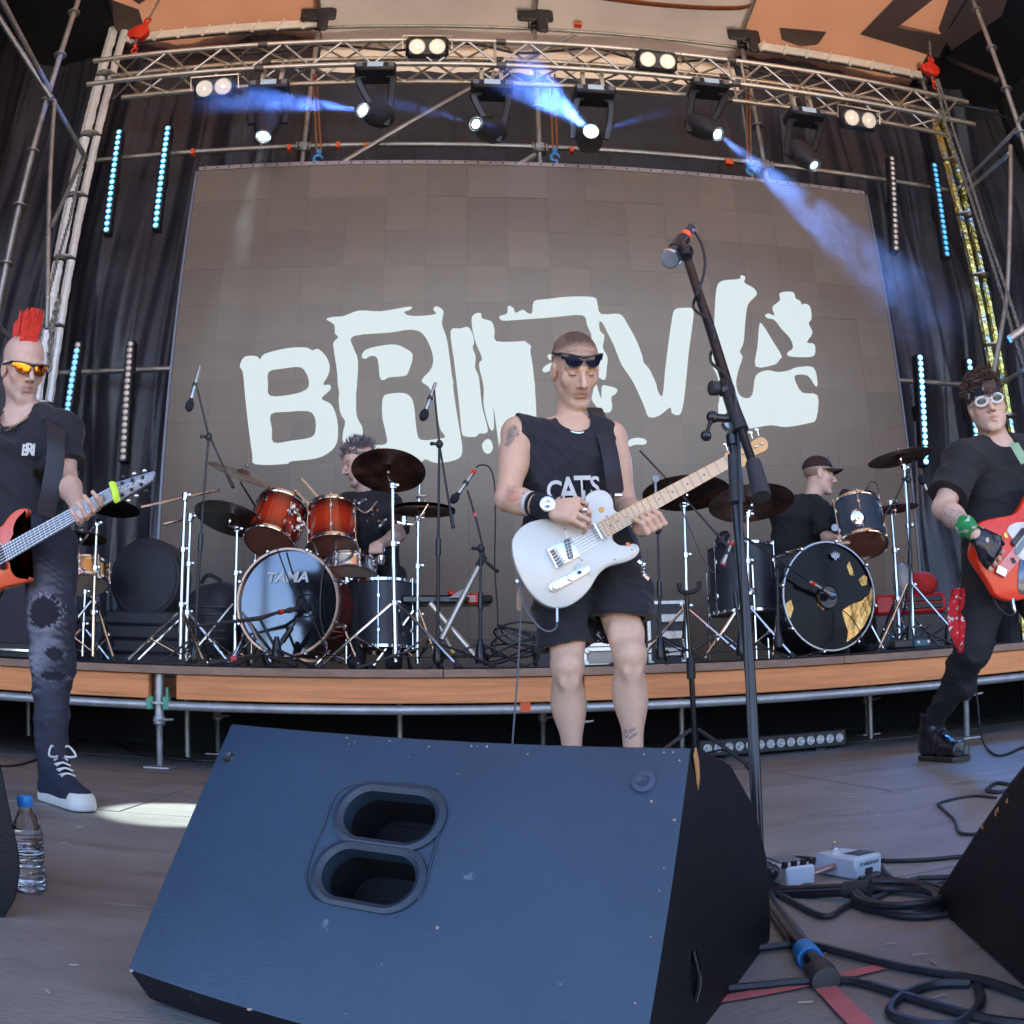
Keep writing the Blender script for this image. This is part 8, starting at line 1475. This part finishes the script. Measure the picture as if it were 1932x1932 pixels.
MB().box(c + V(0, 0, .0215) + f * -.02 + x * .012, (L_ * .62, .045, .001), rot).build('dark_panel', blk, t); MB().lathe(c + V(0, 0, .021) + f * .04, (0, 0, 1), [(0, .009), (.006, .009), (.006, .006), (.018, .006), (.02, .004), (.021, .001)], 12).build('footswitch', chrome, t)
text_part('logo', 'tc electronic', c - f * .061 + V(0, 0, .009), x, V(0, 0, 1), .013, M('logo_dark', (.03, .04, .07), .5), t, bold=.02, depth=.001, xs=.75); MB().box(c - f * .0605 + V(0, 0, -.008), (.02, .001, .012), rot).build('socket', blk, t)
pj = c - x * (L_ / 2) + V(0, 0, .0); MB().tube([pj, pj - x * .02 - V(0, 0, .002), pj - x * .055 - V(0, 0, .006)], [.007, .007, .005], 10).build('jack_plug', M('plug_rose', (.45, .3, .28), .3, .8), t)
t, x, f, c, rot, L_ = pedal(onfloor(1484, 1680), onfloor(1538, 1672), .115, .04, 'pale blue effects pedal with four knobs by the stand base', wp)
MB().box(c + V(0, 0, .022) + f * .02, (L_ * .8, .06, .006), rot, bev=.002).build('treadle', M('treadle_grey', (.16, .18, .2), .5), t)
for i in range(4): MB().lathe(c - f * .045 + x * (i - 1.5) * .019 + V(0, 0, .018), (0, 0, 1), [(0, .0065), (.012, .006), (.013, .001)], 10).build('knob', blkg, t)
# ---- floor cables
def fc(pts, label, r=.0055, z=.007): return cable([atz(a, b, z) for a, b in pts], label, r, k=8)
fc([(1428, 1622), (1500, 1618), (1570, 1624), (1640, 1622), (1680, 1624), (1745, 1622), (1810, 1616), (1870, 1612)], 'black cable running behind the pedals towards the right wedge', .005)
fc([(1655, 1624), (1680, 1655), (1725, 1672), (1790, 1664), (1850, 1640)], 'black cable curling from the white pedal to the right')
fc([(1438, 1688), (1470, 1688), (1530, 1720), (1565, 1728), (1600, 1708), (1660, 1690), (1720, 1660), (1760, 1656), (1800, 1655)], 'black cable dipping in front of the stand base')
cl = thing('cable_coil', atz(1690, 1700, 0), 'coil of thick black cable on the floor beside the right wedge', 'cable coil')
cc = atz(1695, 1708, 0.); rx_ = (atz(1790, 1708, 0.)[0] - atz(1592, 1708, 0)[0]) / 2; ry_ = abs(atz(1690, 1680, 0.)[1] - atz(1690, 1742, 0)[1]) / 2
for i in range(6): s_ = 1 - .05 * (i % 4); MB().tube([cc + V(math.cos(a) * rx_ * s_ + .008 * math.sin(i * 2), math.sin(a) * ry_ * s_ + .006 * math.cos(i * 3), .008 + .007 * (i // 2) + .003 * math.sin(a * 2 + i)) for a in np.linspace(0, 6.2832, 48, endpoint=False)], .0058, 8, closed=True).build('cable_loop', cab, cl)
fc([(1622, 1658), (1660, 1650), (1640, 1652), (1637, 1690), (1670, 1722), (1740, 1730), (1800, 1722)], 'black cable looping across the coil')
fc([(1220, 1815), (1340, 1798), (1440, 1788), (1520, 1782), (1600, 1800), (1690, 1822), (1780, 1838), (1860, 1852), (1940, 1880), (1990, 1900)], 'long black cable lying across the front floor over the stand leg', .006, .008)
fc([(1220, 1880), (1340, 1868), (1435, 1860), (1500, 1853), (1600, 1850), (1680, 1870), (1760, 1895), (1860, 1922), (1960, 1935)], 'black cable crossing the pink tape at the front', .006)
fc([(1830, 1855), (1760, 1858), (1700, 1880), (1680, 1910), (1720, 1928), (1790, 1935), (1830, 1915), (1850, 1890), (1845, 1860)], 'dark grey cable loop at the bottom right corner', .0065)
fc([(1880, 1505), (1830, 1502), (1773, 1515), (1780, 1527), (1802, 1548), (1810, 1570), (1835, 1574), (1870, 1573)], 'thin black cable looped on the floor left of the right wedge', .0045)
fc([(1905, 1480), (1880, 1478), (1862, 1490), (1880, 1495), (1900, 1492)], 'small knot of cable behind the right wedge', .008)
fc([(-10, 1445), (40, 1442), (100, 1420), (160, 1395), (200, 1400), (300, 1420), (360, 1432)], 'black cable on the floor behind the white laced shoe', .006)
fc([(165, 1345), (200, 1385), (240, 1415), (300, 1430), (380, 1437)], 'thin black cable trailing past the left screw jack', .005)
cable([at(1838, 1270, 4.4), at(1845, 1330, 4.3), at(1852, 1390, 4.2), V(*atz(1880, 1425, .01)), V(*atz(1930, 1410, .01)), V(*atz(1970, 1400, .01))], 'black cable hanging off the riser behind the bandana guitarist', .006)
# tape crosses on the floor
ptape = M('faded_red_tape', (.55, .16, .17), .6, 0, .15, 20)
def tape_strip(a, b, w, label, z=.0035):
    A, B = atz(*a, z), atz(*b, z); d = nrm(B - A); s = V(-d[1], d[0], 0) * w / 2; n_ = 12; P = np.array([[A + (B - A) * i / n_ + s, A + (B - A) * i / n_ - s] for i in range(n_ + 1)]); P[..., 2] = z; m = MB().grid(P); m.add(P.reshape(-1, 3) - V(0, 0, .002), []); tag(m.build('floor_tape', ptape, smooth=False), label, 'tape')
tape_strip((1340, 1888), (1668, 1822), .026, 'strip of faded red tape under the blue taped stand foot'); tape_strip((1558, 1862), (1668, 1975), .028, 'strip of faded red tape running to the bottom edge', .005)
tape_strip((1748, 1698), (1762, 1700), .012, 'scrap of white tape by the right wedge')
# ---- floor LED bar under the riser
fb = thing('led_batten', atz(1466, 1425, 0), 'low black floor light bar with white lenses in front of the riser', 'led light bar'); a, b = atz(1308, 1432, 0), atz(1624, 1412, 0); y_ = (a[1] + b[1]) / 2; a, b = V(a[0], y_, 0), V(b[0], y_ + .05, 0); x = nrm(b - a); f = V(-x[1], x[0], 0); rot = np.stack([x, f, V(0, 0, 1)], 1); L_ = np.linalg.norm(b - a)
MB().box((a + b) / 2 + f * .05 + V(0, 0, .062), (L_, .08, .10), rot, bev=.008).build('housing', hbody, fb)
for i in range(14): c = a + x * (.05 + (L_ - .1) * i / 13) + V(0, 0, .062) + f * .008; MB().lathe(c, -f, [(0, .026), (.004, .026), (.004, .022), (-.002, .015), (.006, .006), (.006, .001)], 16).build('lens', M('clear_lens', (.75, .76, .78), .15, .5, .1, 40), fb)
for q in (.2, .8): MB().box(a + x * L_ * q + f * .05 + V(0, 0, .006), (.06, .12, .012), rot).build('foot', blk, fb)
# ---- water bottle
bt = thing('water_bottle', atz(60, 1681, 0), 'clear plastic water bottle with a blue cap standing by the left speaker', 'bottle'); c = atz(60, 1681, 0); h = at(43, 1497, c[1])[2]; pet = M('pet_plastic', (.92, .96, 1), .04, trans=1., var=0, ior=1.42, rvar=.02); lean = nrm(V(-.02, 0, 1))
pr = [(0, .020), (.004, .028)]
for i in range(26): z = .012 + i * (h - .085) / 25; pr.append((z, .0305 + .0018 * math.sin(i * 1.9) - (.004 if 9 < i < 13 else 0)))
pr += [(h - .055, .027), (h - .035, .016), (h - .028, .0125), (h - .02, .0125)]
MB().lathe(c, lean, pr, 28).build('bottle_body', pet, bt); MB().lathe(c + V(0, 0, .004), lean, [(p[0] * .8, p[1] - .002) for p in pr[:24]], 24).build('water', M('water', (.9, .95, 1), .0, trans=1., var=0, ior=1.33, rvar=0), bt)
MB().lathe(c + lean * (h - .024), lean, [(0, .0145), (.002, .0155), (.018, .0155), (.021, .014), (.022, .001)], 24).build('cap', M('blue_cap', (.04, .30, .80), .35), bt)
# litter specks on the floor
m = MB()
for (x, y) in ((1530, 1440 + 60), (1606, 1503), (1640, 1530), (1655, 1538), (1556, 1800), (1735, 1800), (1760, 1815), (1680, 1780), (1770, 1880), (560, 1800), (120, 1590), (150, 1560), (1520, 1890), (140, 1820), (90, 1870), (1590, 1560)):
    c = atz(x, y, .003); a = RNG.random() * 3; m.box(c, (.012 + .01 * RNG.random(), .003, .002), np.array([[math.cos(a), -math.sin(a), 0], [math.sin(a), math.cos(a), 0], [0, 0, 1]]))
tag(m.build('wood_chips', M('pale_chip', (.42, .38, .33), .8)), 'scattered pale wood chips and crumbs on the stage floor', 'litter', kind='stuff')
